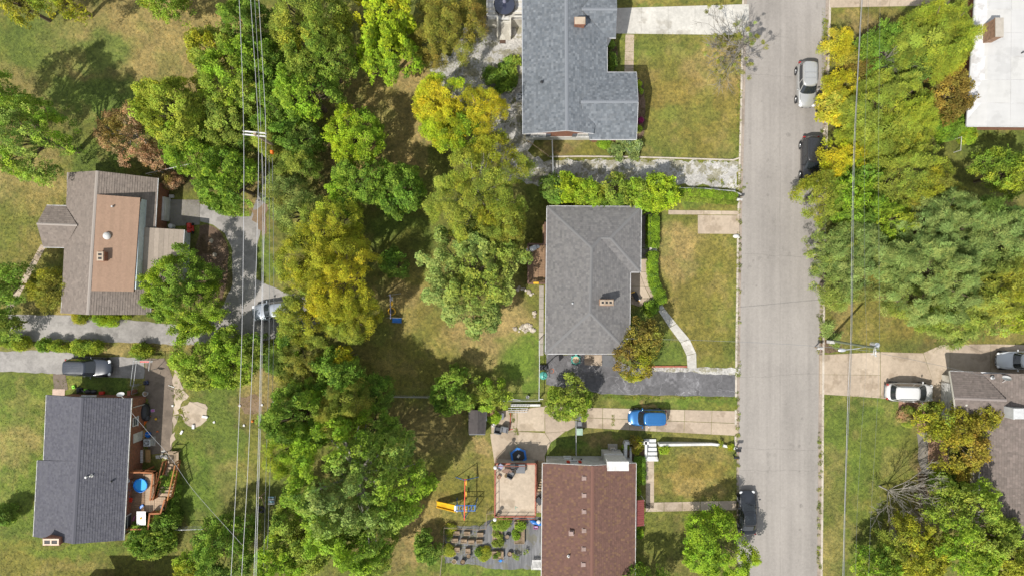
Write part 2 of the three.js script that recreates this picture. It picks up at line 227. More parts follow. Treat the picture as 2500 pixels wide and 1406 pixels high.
const gravelTex = tex(1024, 1024, 9, 9, (x, y, i, j) => { const a = fbm(x * 0.667, y * 0.667, 5, 5, 6), b = fbm(x * 7.11, y * 7.11, 3, 15, 64, 0.9), w = sm(0.5, 0.62, fbm(x * 1.333, y * 1.333, 6, 35, 12, 0.7)), g = hash(i, j, 2); const v = (0.43 + 0.3 * (a - 0.5)) * (0.5 + b) * (0.75 + 0.5 * g); return [mix(v, v * 0.62, w), mix(v * 0.965, v * 0.58, w), mix(v * 0.91, v * 0.42, w)]; });
M.gravel = mat(0xffffff, 0.95, 0, { map: gravelTex, bumpMap: fineBump, bumpScale: 0.05 });
const wovenTex = tex(1024, 1024, 6, 6, (x, y, i, j) => { const s = fbm(x * 8, y * 0.667, 4, 5, 48), a = fbm(x * 0.667, y * 0.667, 5, 25, 4), w = sm(0.55, 0.7, fbm(x * 1.333, y * 1.333, 5, 45, 8)), v = (0.15 + 0.16 * (s - 0.5) + 0.1 * (a - 0.5)) * (0.85 + 0.3 * hash(i, j, 4)); return [mix(v, 0.13, w * 0.5), mix(v * 1.01, 0.12, w * 0.5), mix(v * 1.06, 0.08, w * 0.6)]; });
M.woven = mat(0xffffff, 0.9, 0, { map: wovenTex, bumpMap: fineBump, bumpScale: 0.02 });
M.dirt = mat([0.27, 0.19, 0.12], 0.97, 0, { map: mottle, bumpMap: fineBump, bumpScale: 0.04 });
M.mulch = mat([0.10, 0.07, 0.05], 0.97, 0, { map: gravelTex, bumpMap: fineBump, bumpScale: 0.05 }); M.mulch.color.setRGB(0.36, 0.25, 0.18);
// roofs (tones are vertex colours), brick, wood
const roofGrain = tex(512, 512, 3, 3, (x, y, i, j) => { const v = 0.72 + 0.24 * (fbm(x * 5.333, y * 5.333, 4, 5, 16, 0.8) - 0.5) + 0.1 * (hash(i, j, 3) - 0.5); return [v, v, v]; });
M.shingle = mat(0xffffff, 0.92, 0, { map: roofGrain, vertexColors: true, bumpMap: fineBump, bumpScale: 0.006 });
const brickOf = (c, dark) => tex(512, 512, 2.4, 2.4, (x, y, i, j) => { const r = floor(y / 0.075), xx = x + (r % 2) * 0.1, k = floor(xx / 0.2), mort = (y % 0.075) < 0.011 || (xx % 0.2) < 0.011, t = 0.7 + 0.6 * hash(k % 12, r, 5), g = 0.85 + 0.3 * hash(i, j, 6); return mort ? [0.3 * g, 0.25 * g, 0.2 * g] : c.map((q) => q * t * g); });
M.brick = mat(0xffffff, 0.9, 0, { map: brickOf([0.24, 0.085, 0.045]), bumpMap: fineBump, bumpScale: 0.01 });
M.brickTan = mat(0xffffff, 0.9, 0, { map: brickOf([0.27, 0.15, 0.09]), bumpMap: fineBump, bumpScale: 0.01 });
const woodTex = tex(512, 512, 2, 2, (x, y, i, j) => { const v = 0.72 + 0.5 * (fbm(x * 2, y * 16, 4, 5, 4) - 0.5) + 0.3 * (fbm(x * 2, y * 2, 3, 15, 4) - 0.5) + 0.08 * (hash(i, j, 3) - 0.5); return [v, v * 0.98, v * 0.95]; });
const wood = (c) => mat(c.map((v) => v / 0.72), 0.85, 0, { map: woodTex });
M.deckWood = [wood([0.22, 0.14, 0.085]), wood([0.26, 0.165, 0.10]), wood([0.19, 0.12, 0.075])];
M.redWood = wood([0.33, 0.13, 0.055]); M.oldWood = wood([0.30, 0.23, 0.16]); M.darkWood = wood([0.09, 0.055, 0.04]); M.paleWood = wood([0.42, 0.32, 0.2]); M.tanWood = wood([0.38, 0.24, 0.1]);
const roofDirt = tex(512, 512, 8, 8, (x, y, i, j) => { const v = 0.8 + 0.1 * (fbm(x * 0.5, y * 2, 5, 3, 4) - 0.5) + 0.12 * (fbm(x * 2, y * 0.5, 5, 23, 16) - 0.5) - 0.07 * sm(0.6, 0.72, fbm(x, y, 5, 43, 8)); return [v, v * 0.995, v * 0.98]; });
const pt = (c, r = 0.5, o = {}) => mat(c.map((v) => v / 0.78), r, 0, { map: mottle, ...o });
M.white = pt([0.6, 0.6, 0.59], 0.6); M.cream = pt([0.55, 0.53, 0.475], 0.7); M.trim = pt([0.55, 0.55, 0.57], 0.45); M.blueWall = pt([0.62, 0.7, 0.76], 0.7); M.greyWall = pt([0.5, 0.51, 0.52], 0.7); M.tanWall = pt([0.5, 0.46, 0.4], 0.8);
M.membrane = [pt([0.46, 0.46, 0.464], 0.75, { map: roofDirt }), pt([0.455, 0.455, 0.46], 0.75, { map: roofDirt }), pt([0.465, 0.463, 0.46], 0.75, { map: roofDirt })];
M.glass = phys([0.02, 0.025, 0.03], 0.06, 0, { clearcoat: 1, clearcoatRoughness: 0.03 });
M.pane = phys([0.05, 0.06, 0.07], 0.08, 0, {});
M.steel = mat([0.55, 0.56, 0.57], 0.35, 0.9); M.alu = mat([0.75, 0.76, 0.78], 0.35, 0.7); M.galv = mat([0.42, 0.43, 0.44], 0.55, 0.5); M.wire = mat([0.55, 0.55, 0.57], 0.45, 0.3); M.dullWire = mat([0.2, 0.21, 0.22], 0.6, 0.2);
M.iron = mat([0.03, 0.03, 0.032], 0.6, 0.3); M.rubber = mat([0.018, 0.018, 0.02], 0.85); M.plasticBlack = mat([0.025, 0.026, 0.03], 0.5); M.plasticGrey = pt([0.12, 0.125, 0.135], 0.6); M.shedRoof = pt([0.075, 0.065, 0.065], 0.7);
M.teal = pt([0.10, 0.42, 0.36], 0.4); M.blue = pt([0.012, 0.16, 0.55], 0.35); M.poolBlue = pt([0.01, 0.22, 0.72], 0.3); M.yellow = pt([0.75, 0.42, 0.015], 0.4); M.red = pt([0.5, 0.03, 0.015], 0.45); M.orange = pt([0.75, 0.16, 0.01], 0.5); M.railRed = pt([0.33, 0.10, 0.06], 0.6); M.whitePlastic = pt([0.62, 0.62, 0.62], 0.4); M.sand = conc([0.52, 0.40, 0.28]); M.greenBin = pt([0.3, 0.42, 0.34], 0.5); M.pink = pt([0.5, 0.12, 0.36], 0.5); M.lav = pt([0.45, 0.35, 0.5], 0.6); M.neon = pt([0.3, 0.75, 0.05], 0.5); M.cloth = pt([0.3, 0.3, 0.42], 0.9); M.water = phys([0.05, 0.4, 0.85], 0.05, 0, { clearcoat: 1 });
M.soil = mat([0.12, 0.085, 0.055], 0.97, 0, { map: gravelTex }); M.soil.color.setRGB(0.55, 0.42, 0.3); M.stone = [conc([0.48, 0.42, 0.34]), conc([0.38, 0.33, 0.27]), conc([0.55, 0.5, 0.43])]; M.awning = pt([0.2, 0.05, 0.045], 0.5);
const barkTex = tex(256, 256, 1, 2, (x, y, i, j) => { const v = 0.5 + 0.7 * (fbm(x * 16, y * 4, 4, 5, 16) - 0.5) + 0.15 * (hash(i, j, 3) - 0.5); return [v, v * 0.88, v * 0.72]; });
M.bark = mat([0.30, 0.26, 0.22], 0.95, 0, { map: barkTex }); M.paleBark = mat([0.31, 0.285, 0.25], 0.9);
M.roofSheetA = mat([0.265 / 0.72, 0.172 / 0.72, 0.118 / 0.72], 0.85, 0, { map: roofGrain }); M.roofSheetB = mat([0.278 / 0.72, 0.18 / 0.72, 0.124 / 0.72], 0.85, 0, { map: roofGrain });
M.deckBoardsPale = [wood([0.36, 0.27, 0.19]), wood([0.33, 0.245, 0.17])]; M.orangeWood = wood([0.45, 0.2, 0.07]); M.smokeGlass = phys([0.03, 0.035, 0.06], 0.05, 0, { clearcoat: 1 }); M.darkRail = wood([0.13, 0.075, 0.055]); M.galvDark = mat([0.16, 0.165, 0.18], 0.6, 0.2); M.galvPaint = pt([0.42, 0.44, 0.46], 0.5); M.beige = pt([0.5, 0.46, 0.4], 0.5); M.blueLight = pt([0.1, 0.3, 0.6], 0.4); M.poolPale = pt([0.3, 0.5, 0.6], 0.6);
// ---------- ground, street, kerbs, drives and paths
{
  const g = new THREE.PlaneGeometry(900, 900); g.rotateX(-PI / 2); g.translate(0, -0.16, 0); S('ground', metric(g), M.lawn);
  const edgeL = [[1823, -260], [1823, 0], [1817, 300], [1811, 520], [1806, 880], [1803, 1200], [1801, 1406], [1798, 1700]], edgeR = [[2023, -260], [2022, 0], [2014, 300], [2010, 520], [2005, 880], [2003, 1200], [2001, 1406], [1999, 1700]];
  const L = pp(edgeL), Rr = pp(edgeR), off = (a, d) => a.map((p) => V(p.x + d, 0, p.z)), far = 120;
  S('lawn', slab([V(-far, 0, -95), ...off([L[0].clone().setZ(-95), ...L.slice(1, -1), L[7].clone().setZ(95)], -0.42), V(-far, 0, 95)], 0, 0.15), M.lawn);
  S('lawn', slab([V(far, 0, 95), ...off([Rr[0].clone().setZ(-95), ...Rr.slice(1, -1), Rr[7].clone().setZ(95)], 0.35).reverse(), V(far, 0, -95)], 0, 0.15), M.lawn);
  // street, its uv running from its left edge
  const st = slab([...off([L[0].clone().setZ(-95), ...L.slice(1, -1), L[7].clone().setZ(95)], -0.2), ...off([Rr[0].clone().setZ(-95), ...Rr.slice(1, -1), Rr[7].clone().setZ(95)], 0.1).reverse()], -0.1, 0.05);
  const uv = st.attributes.uv; for (let i = 0; i < uv.count; i++) uv.setXY(i, uv.getX(i) - 23.0, uv.getY(i) + 34); S('street', st, M.street);
  for (const [e, d, wd, gut] of [[L, -0.42, 0.2, 1], [Rr, 0.15, 0.2, -1]]) {
    const run = (list, w, y, t, name, m, step) => { const grp = SG(name); for (let i = 0; i < list.length - 1; i++) { const a = list[i], b = list[i + 1], n = max(1, round(a.distanceTo(b) / step)); for (let k = 0; k < n; k++) { const p = a.clone().lerp(b, (k + 0.004) / n), q = a.clone().lerp(b, (k + 0.996) / n); S(name === 'kerb' ? 'kerb_stone' : 'gutter_slab', slab([p, V(p.x + w, 0, p.z), V(q.x + w, 0, q.z), q], y + rr(-0.006, 0.006), t), m, grp); } } };
    run(off(e, d), wd, 0.025, 0.16, 'kerb', M.kerb, 3); run(off(e, gut > 0 ? d + wd : d - 0.3), 0.3, -0.075, 0.06, 'gutter', M.gutter, 3);
  }
}
const flat = (name, list, m, y, t = 0.05, amp = 0, step = 0.5, seed = 1) => S(name, slab(amp ? rough(pp(list), amp, step, seed) : pp(list), y, t), m);
// north drive and walk of the grey house
slabs('driveway', pp([[1500, 20], [1829, 10], [1829, 86], [1500, 82]]), 5, 1, 0.03, 0.15, M.concPale, 'slab', 0.008);
slabs('path', pp([[1527, 84], [1549, 84], [1547, 190], [1524, 190]]), 1, 5, 0.025, 0.08, M.concTan);
// gravel lane between the two houses, gravel yard behind the grey house
flat('gravel_lane', [[1225, 400], [1300, 388], [1500, 388], [1640, 391], [1806, 396], [1806, 462], [1700, 455], [1560, 452], [1300, 450], [1230, 440]], M.gravel, 0.012, 0.05, 0.35, 0.6, 4);
flat('gravel_yard', [[1150, 40], [1300, 60], [1300, 420], [1240, 430], [1200, 360], [1150, 280], [1060, 190], [1050, 150], [1110, 120]], M.gravel, 0.008, 0.05, 0.5, 0.7, 5);
{ const t = T('lawn_edging', 'thin pale kerb strip between the grey house lawn and the gravel lane', 'edging'); const e = pp([[1342, 383], [1420, 382], [1520, 383], [1600, 385], [1700, 388], [1790, 391], [1808, 385]]); for (let i = 0; i < 6; i++) P(t, 'edging_stone', beam(e[i].clone().setY(0.04), e[i + 1].clone().setY(0.04), 0.14, 0.14), M.kerb); }
flat('flower_bed', [[1482, 92], [1500, 92], [1508, 120], [1508, 160], [1500, 178], [1482, 178]], M.mulch, 0.02, 0.06, 0.06, 0.5, 7);
flat('flower_bed', [[1545, 180], [1572, 200], [1576, 260], [1572, 330], [1560, 352], [1500, 352], [1440, 344], [1440, 336], [1545, 336]], M.mulch, 0.02, 0.06, 0.08, 0.5, 8);
// centre house
slabs('path', pp([[1632, 513], [1806, 515], [1806, 525], [1632, 524]]), 4, 1, 0.03, 0.1, M.concTan);
slabs('parking_pad', pp([[1704, 525], [1806, 526], [1806, 572], [1704, 571]]), 1, 1, 0.025, 0.1, M.concTan);
slabs('path', pp([[1566, 525], [1584, 525], [1584, 632], [1566, 632]]), 1, 4, 0.04, 0.1, M.concDark);
{ const L = pp([[1566, 633], [1562, 664], [1575, 700], [1590, 728], [1607, 757], [1635, 800], [1662, 836], [1677, 868], [1679, 899]]), Q = pp([[1584, 633], [1583, 664], [1594, 700], [1607, 727], [1624, 755], [1652, 790], [1684, 828], [1700, 862], [1701, 899]]), g = SG('path');
  for (let i = 0; i < 8; i++) S('slab', slab([L[i].clone().lerp(L[i + 1], 0.01), Q[i].clone().lerp(Q[i + 1], 0.01), Q[i].clone().lerp(Q[i + 1], 0.985), L[i].clone().lerp(L[i + 1], 0.985)], 0.04 + rr(0, 0.01), 0.1), i > 2 ? M.concPale[i % 2] : M.concTan[i % 3], g); }
{ const g = SG('porch_floor'), f = [[[1536, 664], [1561, 664], [1574, 699], [1536, 699]], [[1536, 700], [1574, 700], [1588, 728], [1536, 728]], [[1536, 729], [1589, 729], [1584, 742], [1560, 748], [1536, 740]]]; f.forEach((q, i) => S('slab', slab(pp(q), 0.05 + i * 0.006, 0.1), M.concTan[i], g)); }
flat('driveway', [[1334, 866], [1478, 864], [1500, 872], [1540, 896], [1620, 899], [1704, 900], [1800, 902], [1795, 968], [1700, 966], [1560, 963], [1470, 962], [1440, 956], [1400, 950], [1334, 938]], M.black, 0.02, 0.1, 0.08, 0.7, 12);
flat('gravel_verge', [[1570, 895], [1704, 897], [1808, 899], [1808, 912], [1770, 914], [1700, 909], [1600, 906]], M.gravel, 0.028, 0.05, 0.12, 0.5, 13);
slabs('pad', pp([[1427, 866], [1470, 866], [1470, 893], [1427, 891]]), 2, 1, 0.035, 0.1, M.concTan); slabs('pad', pp([[1471, 866], [1497, 866], [1497, 895], [1471, 894]]), 1, 1, 0.04, 0.1, [M.plasticGrey]);
slabs('path', pp([[1316, 697], [1328, 697], [1327, 868], [1315, 868]]), 1, 6, 0.02, 0.08, M.concGrey);
{ const t = T('timber_edging', 'brown timber edging between the front lawn and the black driveway', 'edging'); for (let i = 0; i < 3; i++) P(t, 'timber', box(1.3, 0.13, 0.16, at(1598 + i * 32, 894.5).x, 0.0, at(1600, 894.5).z), M.railRed); }
// lower drive of the brown-roofed house
slabs('driveway', pp([[1405, 994], [1806, 1003], [1803, 1064], [1405, 1043]]), 6, 2, 0.02, 0.15, M.concTan, 'slab', 0.02);
{ const g = SG('patio'); [[[1196, 1006], [1262, 1000], [1262, 1052], [1200, 1058]], [[1263, 1000], [1330, 992], [1330, 1052], [1263, 1052]], [[1331, 990], [1404, 994], [1404, 1042], [1385, 1052], [1331, 1056]], [[1197, 1059], [1262, 1053], [1262, 1125], [1207, 1130]], [[1263, 1053], [1330, 1057], [1345, 1080], [1330, 1112], [1332, 1130], [1263, 1130]], [[1331, 1057], [1380, 1053], [1350, 1076], [1345, 1079]]].forEach((q, i) => S('slab', slab(rough(pp(q), 0.02, 0.6, i + 30), 0.02 + rr(0, 0.01), 0.1), M.concTan[i % 3], g)); }
flat('verge', [[1470, 965], [1800, 971], [1800, 999], [1700, 1000], [1470, 992]], M.lawn, 0.03, 0.04, 0.1, 0.6, 15);
// left loop drive
flat('driveway', [[18, 768], [150, 769], [330, 783], [430, 792], [500, 786], [542, 748], [566, 695], [567, 612], [548, 570], [520, 549], [488, 541], [488, 499], [520, 501], [545, 526], [612, 528], [632, 470], [650, 470], [640, 545], [626, 600], [625, 682], [690, 712], [780, 730], [780, 800], [690, 826], [560, 836], [430, 842], [330, 836], [20, 832]], M.greyDrive, 0.015, 0.08, 0.07, 0.6, 21);
slabs('garage_apron', pp([[412, 487], [487, 488], [487, 549], [414, 553]]), 1, 1, 0.03, 0.1, M.concDark);
flat('driveway', [[-60, 860], [60, 856], [140, 858], [240, 872], [352, 873], [350, 923], [290, 921], [160, 915], [130, 912], [-60, 904]], M.greyDrive, 0.015, 0.08, 0.08, 0.6, 22);
flat('driveway', [[353, 876], [400, 874], [424, 930], [422, 1000], [418, 1108], [360, 1108], [352, 960]], M.brownDrive, 0.018, 0.08, 0.06, 0.6, 23);
{ const g = SG('broken_slabs'); [[[424, 900], [440, 920], [447, 948], [428, 968], [422, 958]], [[424, 970], [446, 952], [460, 966], [440, 986], [436, 1010], [421, 1014]], [[421, 1016], [434, 1014], [424, 1040], [419, 1058]], [[418, 1060], [428, 1054], [427, 1072], [416, 1092]], [[441, 994], [462, 980], [490, 983], [507, 995], [504, 1026], [480, 1042], [456, 1038], [450, 1016]], [[436, 1010], [449, 1018], [455, 1036], [447, 1028]]].forEach((q, i) => S('slab', slab(rough(pp(q), 0.16, 0.4, i + 70), 0.015 + rr(0, 0.02), 0.08), M.concTan[i % 3], g)); }
flat('entry_walk', [[128, 912], [158, 914], [164, 950], [156, 954], [130, 952]], M.brownDrive, 0.022, 0.06, 0.04, 0.5, 24);
slabs('entry_slab', pp([[127, 949], [158, 949], [157, 972], [126, 972]]), 1, 1, 0.05, 0.15, [conc([0.5, 0.38, 0.31])]);
slabs('path', pp([[98, 596], [112, 602], [22, 768], [8, 758]]), 1, 9, 0.02, 0.06, M.concTan, 'slab', 0.03);
flat('dirt_patch', [[585, 968], [622, 960], [640, 1000], [610, 1010], [580, 990]], M.dirt, 0.006, 0.03, 0.35, 0.5, 25);
flat('dirt_patch', [[612, 512], [655, 500], [652, 560], [640, 575], [628, 560]], M.dirt, 0.02, 0.03, 0.3, 0.5, 26);
flat('planting_bed', [[486, 552], [520, 556], [546, 580], [556, 620], [552, 690], [530, 740], [480, 740], [478, 600]], M.mulch, 0.008, 0.05, 0.3, 0.6, 27);
// right-hand drive and walks
slabs('driveway', pp([[2002, 866], [2150, 859], [2150, 972], [2002, 962]]), 2, 2, 0.02, 0.15, M.concTan, 'slab', 0.012);
{ const g = SG('driveway'); [[[2151, 859], [2255, 862], [2296, 980], [2151, 973]], [[2256, 861], [2300, 842], [2320, 841], [2320, 985], [2297, 984]], [[2321, 841], [2420, 840], [2420, 930], [2321, 960]], [[2421, 840], [2560, 843], [2560, 930], [2421, 930]]].forEach((q, i) => S('slab', slab(pp(q), 0.022 + i * 0.003, 0.15), M.concTan[i % 3], g)); }
slabs('driveway', pp([[2024, -60], [2340, -60], [2318, 13], [2027, 19]]), 4, 1, 0.02, 0.1, M.concTan);
{ const g = SG('brick_path'), m = [conc([0.34, 0.19, 0.14]), conc([0.38, 0.23, 0.17]), conc([0.30, 0.17, 0.13])], cell = (x0, y0, x1, y1, w, h) => { for (let y = y0; y < y1 - 1; y += h) for (let x = x0; x < x1 - 1; x += w) S('paver', slab(pp([[x + 0.3, y + 0.3], [min(x1, x + w) - 0.3, y + 0.3], [min(x1, x + w) - 0.3, min(y1, y + h) - 0.3], [x + 0.3, min(y1, y + h) - 0.3]]), 0.03 + rr(0, 0.008), 0.06), m[floor(rnd() * 3)], g); };
  cell(2195, 977, 2258, 1004, 9, 5.4); cell(2240, 1005, 2260, 1056, 10, 5.1); }
{ const c = pp([[2252, 1056], [2256, 1090], [2254, 1120], [2262, 1146], [2282, 1160], [2325, 1156]]), g = SG('path'); for (let i = 0; i < 5; i++) { const a = c[i], b = c[i + 1], n = (k) => { const p = c[max(0, k - 1)], q = c[min(5, k + 1)], l = hypot(q.x - p.x, q.z - p.z); return V(-(q.z - p.z) / l * 0.5, 0, (q.x - p.x) / l * 0.5); }, na = n(i), nb = n(i + 1); S('slab', slab([a.clone().add(na), b.clone().add(nb).lerp(a.clone().add(na), 0.02), b.clone().sub(nb).lerp(a.clone().sub(na), 0.02), a.clone().sub(na)], 0.03 + i * 0.002, 0.06), M.concDark[i % 2], g); } }
flat('mulch_bed', [[2262, 1058], [2300, 1060], [2330, 1160], [2285, 1150], [2262, 1138]], conc([0.36, 0.22, 0.15]), 0.012, 0.04, 0.15, 0.4, 33);
flat('mulch_bed', [[2240, 1130], [2262, 1160], [2290, 1190], [2310, 1260], [2250, 1300], [2240, 1220]], M.dirt, 0.014, 0.04, 0.3, 0.4, 34);
flat('flower_bed', [[2006, 812], [2040, 806], [2056, 840], [2054, 860], [2006, 860]], M.mulch, 0.015, 0.04, 0.1, 0.4, 35);
// front terrace of the brown-roofed house: ground that rises from the street to the house
const TERR = (px) => mix(0.75, 0.08, clamp((px - 1545) / 253));
for (const q of [[[1606, 1083], [1700, 1084], [1760, 1088], [1798, 1097], [1800, 1700], [1606, 1700]], [[1540, 1119], [1606, 1119], [1606, 1700], [1540, 1700]]]) S('terrace_lawn', thick(q.map(([x, y]) => at(x, y).setY(TERR(x))), 0.75), M.lawn);
S('flower_bed', slab(pp([[1529, 1080], [1572, 1080], [1572, 1120], [1529, 1120]]), 0.7, 0.7), M.mulch);
{ const g = SG('path'), st = (q, i) => S('slab', thick(q.map(([x, y]) => at(x, y).setY(TERR(x) + 0.03)), 0.12), M.concTan[i % 3], g);
  for (let i = 0; i < 4; i++) st([[1574, 1108 + i * 32], [1594, 1108 + i * 32], [1594, 1139.6 + i * 32], [1574, 1139.6 + i * 32]], i);
  for (let i = 0; i < 5; i++) st([[1574 + i * 45, 1236], [1618 + i * 45, 1236], [1618 + i * 45, 1258], [1574 + i * 45, 1258]].map(([x, y]) => [x, y - 14]), i + 1); }
flat('weed_mat', [[1088, 1282], [1170, 1284], [1208, 1262], [1325, 1262], [1325, 1390], [1200, 1388], [1150, 1378], [1085, 1376]], M.woven, 0.01, 0.04, 0.1, 0.4, 41);
// ---------- houses
const GREYS = [[0.175, 0.195, 0.22], [0.195, 0.215, 0.24], [0.155, 0.175, 0.2], [0.215, 0.235, 0.26], [0.175, 0.195, 0.22]], WARM = [[0.195, 0.188, 0.188], [0.215, 0.206, 0.205], [0.178, 0.173, 0.174], [0.222, 0.214, 0.21]], DARKS = [[0.115, 0.115, 0.14], [0.125, 0.125, 0.15], [0.105, 0.105, 0.13], [0.13, 0.13, 0.153]];
const RUST = [[0.17, 0.09, 0.07], [0.185, 0.098, 0.075], [0.16, 0.085, 0.067], [0.172, 0.09, 0.07], [0.178, 0.093, 0.072], [0.21, 0.118, 0.072]], TAUPE = [[0.255, 0.21, 0.18], [0.275, 0.228, 0.195], [0.235, 0.195, 0.168], [0.262, 0.218, 0.187]], MAUVE = [[0.225, 0.185, 0.165], [0.245, 0.2, 0.18], [0.205, 0.17, 0.152]];
const h3 = (x, y, h) => at(x, y, h);
function roofOf(house, slopes, tones, o = {}) {
  const deck = P(house, 'roof', slopes.map((s) => thick(s.map((p) => p.clone().setY(p.y - 0.07)), 0.14)), o.deck ?? M.plasticGrey);
  slopes.forEach((s, i) => P(deck, 'shingles', shingles(s, { tones, seed: i + (o.seed ?? 1) * 10, ...o.sh }), M.shingle, { kind: 'stuff' }));
  return deck;
}
const capRow = (deck, a, b, sl, m, w) => P(deck, 'ridge_caps', caps(a, b, newell(sl[0]), newell(sl[1]), w), m, { kind: 'stuff' });
const capM = (t) => mat(t.map((v) => v * 0.95), 0.92);
const gutter = (deck, a, b, m = M.trim) => P(deck, 'gutter', beam(a.clone().add(V(0, -0.06, 0)), b.clone().add(V(0, -0.06, 0)), 0.13, 0.13), m);
function walls(house, pts, y0, y1, m, name = 'wall') { return P(house, name, slab(pts, y1, y1 - y0), m); }
function gableFill(house, a, b, apex, y, t, m) { const d = V(b.z - a.z, 0, a.x - b.x).normalize().multiplyScalar(t); const A = a.clone().setY(y), B = b.clone().setY(y); const lo = [A, B, apex].map((p) => p.clone()), hi = lo.map((p) => p.clone().add(d)); return P(house, 'gable', quads([[lo[0], lo[1], lo[2], lo[2]], [hi[0], hi[2], hi[1], hi[1]], [lo[0], hi[0], hi[1], lo[1]], [lo[1], hi[1], hi[2], lo[2]], [lo[2], hi[2], hi[0], lo[0]]]), m); }
// a window set in a wall that faces (dx, dz); centre c, width w, height h
function windowOn(house, c, dx, dz, w, h, frame = M.white, o = {}) {
  const ry = atan2(dx, dz), loc = (gw, gh, gd, x, y, z) => { const g = new THREE.BoxGeometry(gw, gh, gd); g.translate(x, y, z); g.rotateY(ry); g.translate(c.x, c.y, c.z); return metric(g); };
  const f = P(house, 'window', [loc(w, 0.08, 0.12, 0, h / 2 + 0.04, 0), loc(w + 0.1, 0.07, 0.2, 0, -h / 2 - 0.035, 0.03), loc(0.08, h, 0.12, -w / 2 + 0.04, 0, 0), loc(0.08, h, 0.12, w / 2 - 0.04, 0, 0), loc(w - 0.16, 0.05, 0.08, 0, 0, 0)], frame);
  P(f, 'pane', loc(w - 0.16, h, 0.03, 0, 0, 0), M.pane);
  if (o.shutters) for (const s of [-1, 1]) P(f, 'shutter', loc(o.shutters, h + 0.1, 0.06, s * (w / 2 + o.shutters / 2 + 0.02), 0, 0.02), o.sm);
  return f;
}
function chimney(house, c, w, d, y0, y1, m, flues, capMat) {
  const s = P(house, 'chimney', [box(w, y1 - y0, d, c.x, y0, c.z), box(w + 0.12, 0.12, d + 0.12, c.x, y1 - 0.14, c.z)], m);
  P(s, 'chimney_crown', (() => { const g = []; const n = flues.length, alongX = w > d; const L = (alongX ? w : d), o = alongX ? d : w, t = 0.14, k = (a, b, y, hh, x, z) => g.push(alongX ? box(a, hh, b, c.x + x, y, c.z + z) : box(b, hh, a, c.x + z, y, c.z + x)); k(L + 0.02, t, y1, 0.07, 0, -o / 2 + t / 2); k(L + 0.02, t, y1, 0.07, 0, o / 2 - t / 2); for (let i = 0; i <= n; i++) k(t, o - 2 * t, y1, 0.07, -L / 2 + t / 2 + (L - t) * i / n, 0); return g; })(), capMat);
  P(s, 'flue', (() => { const alongX = w > d, L = alongX ? w : d, n = flues.length; return flues.map((f, i) => { const q = -L / 2 + 0.07 + (L - 0.14) * (i + 0.5) / n; return box(alongX ? L / n - 0.1 : w - 0.26, 0.02, alongX ? d - 0.26 : L / n - 0.1, c.x + (alongX ? q : 0), y1 + 0.004, c.z + (alongX ? 0 : q)); }); })(), M.iron);
  return s;
}
function ventPipe(deck, p, r = 0.07, h = 0.4, m = M.plasticBlack) { return P(deck, 'vent_pipe', [cyl(r, r, h, p.x, p.y - 0.1, p.z, 8), cyl(r * 2.4, r * 1.3, 0.06, p.x, p.y + 0.0, p.z, 10)], m); }
function boxVent(deck, p, m) { return P(deck, 'roof_vent', [rbox(0.38, 0.14, 0.38, 0.03, p.x, p.y - 0.02, p.z), box(0.5, 0.02, 0.5, p.x, p.y - 0.03, p.z)], m); }

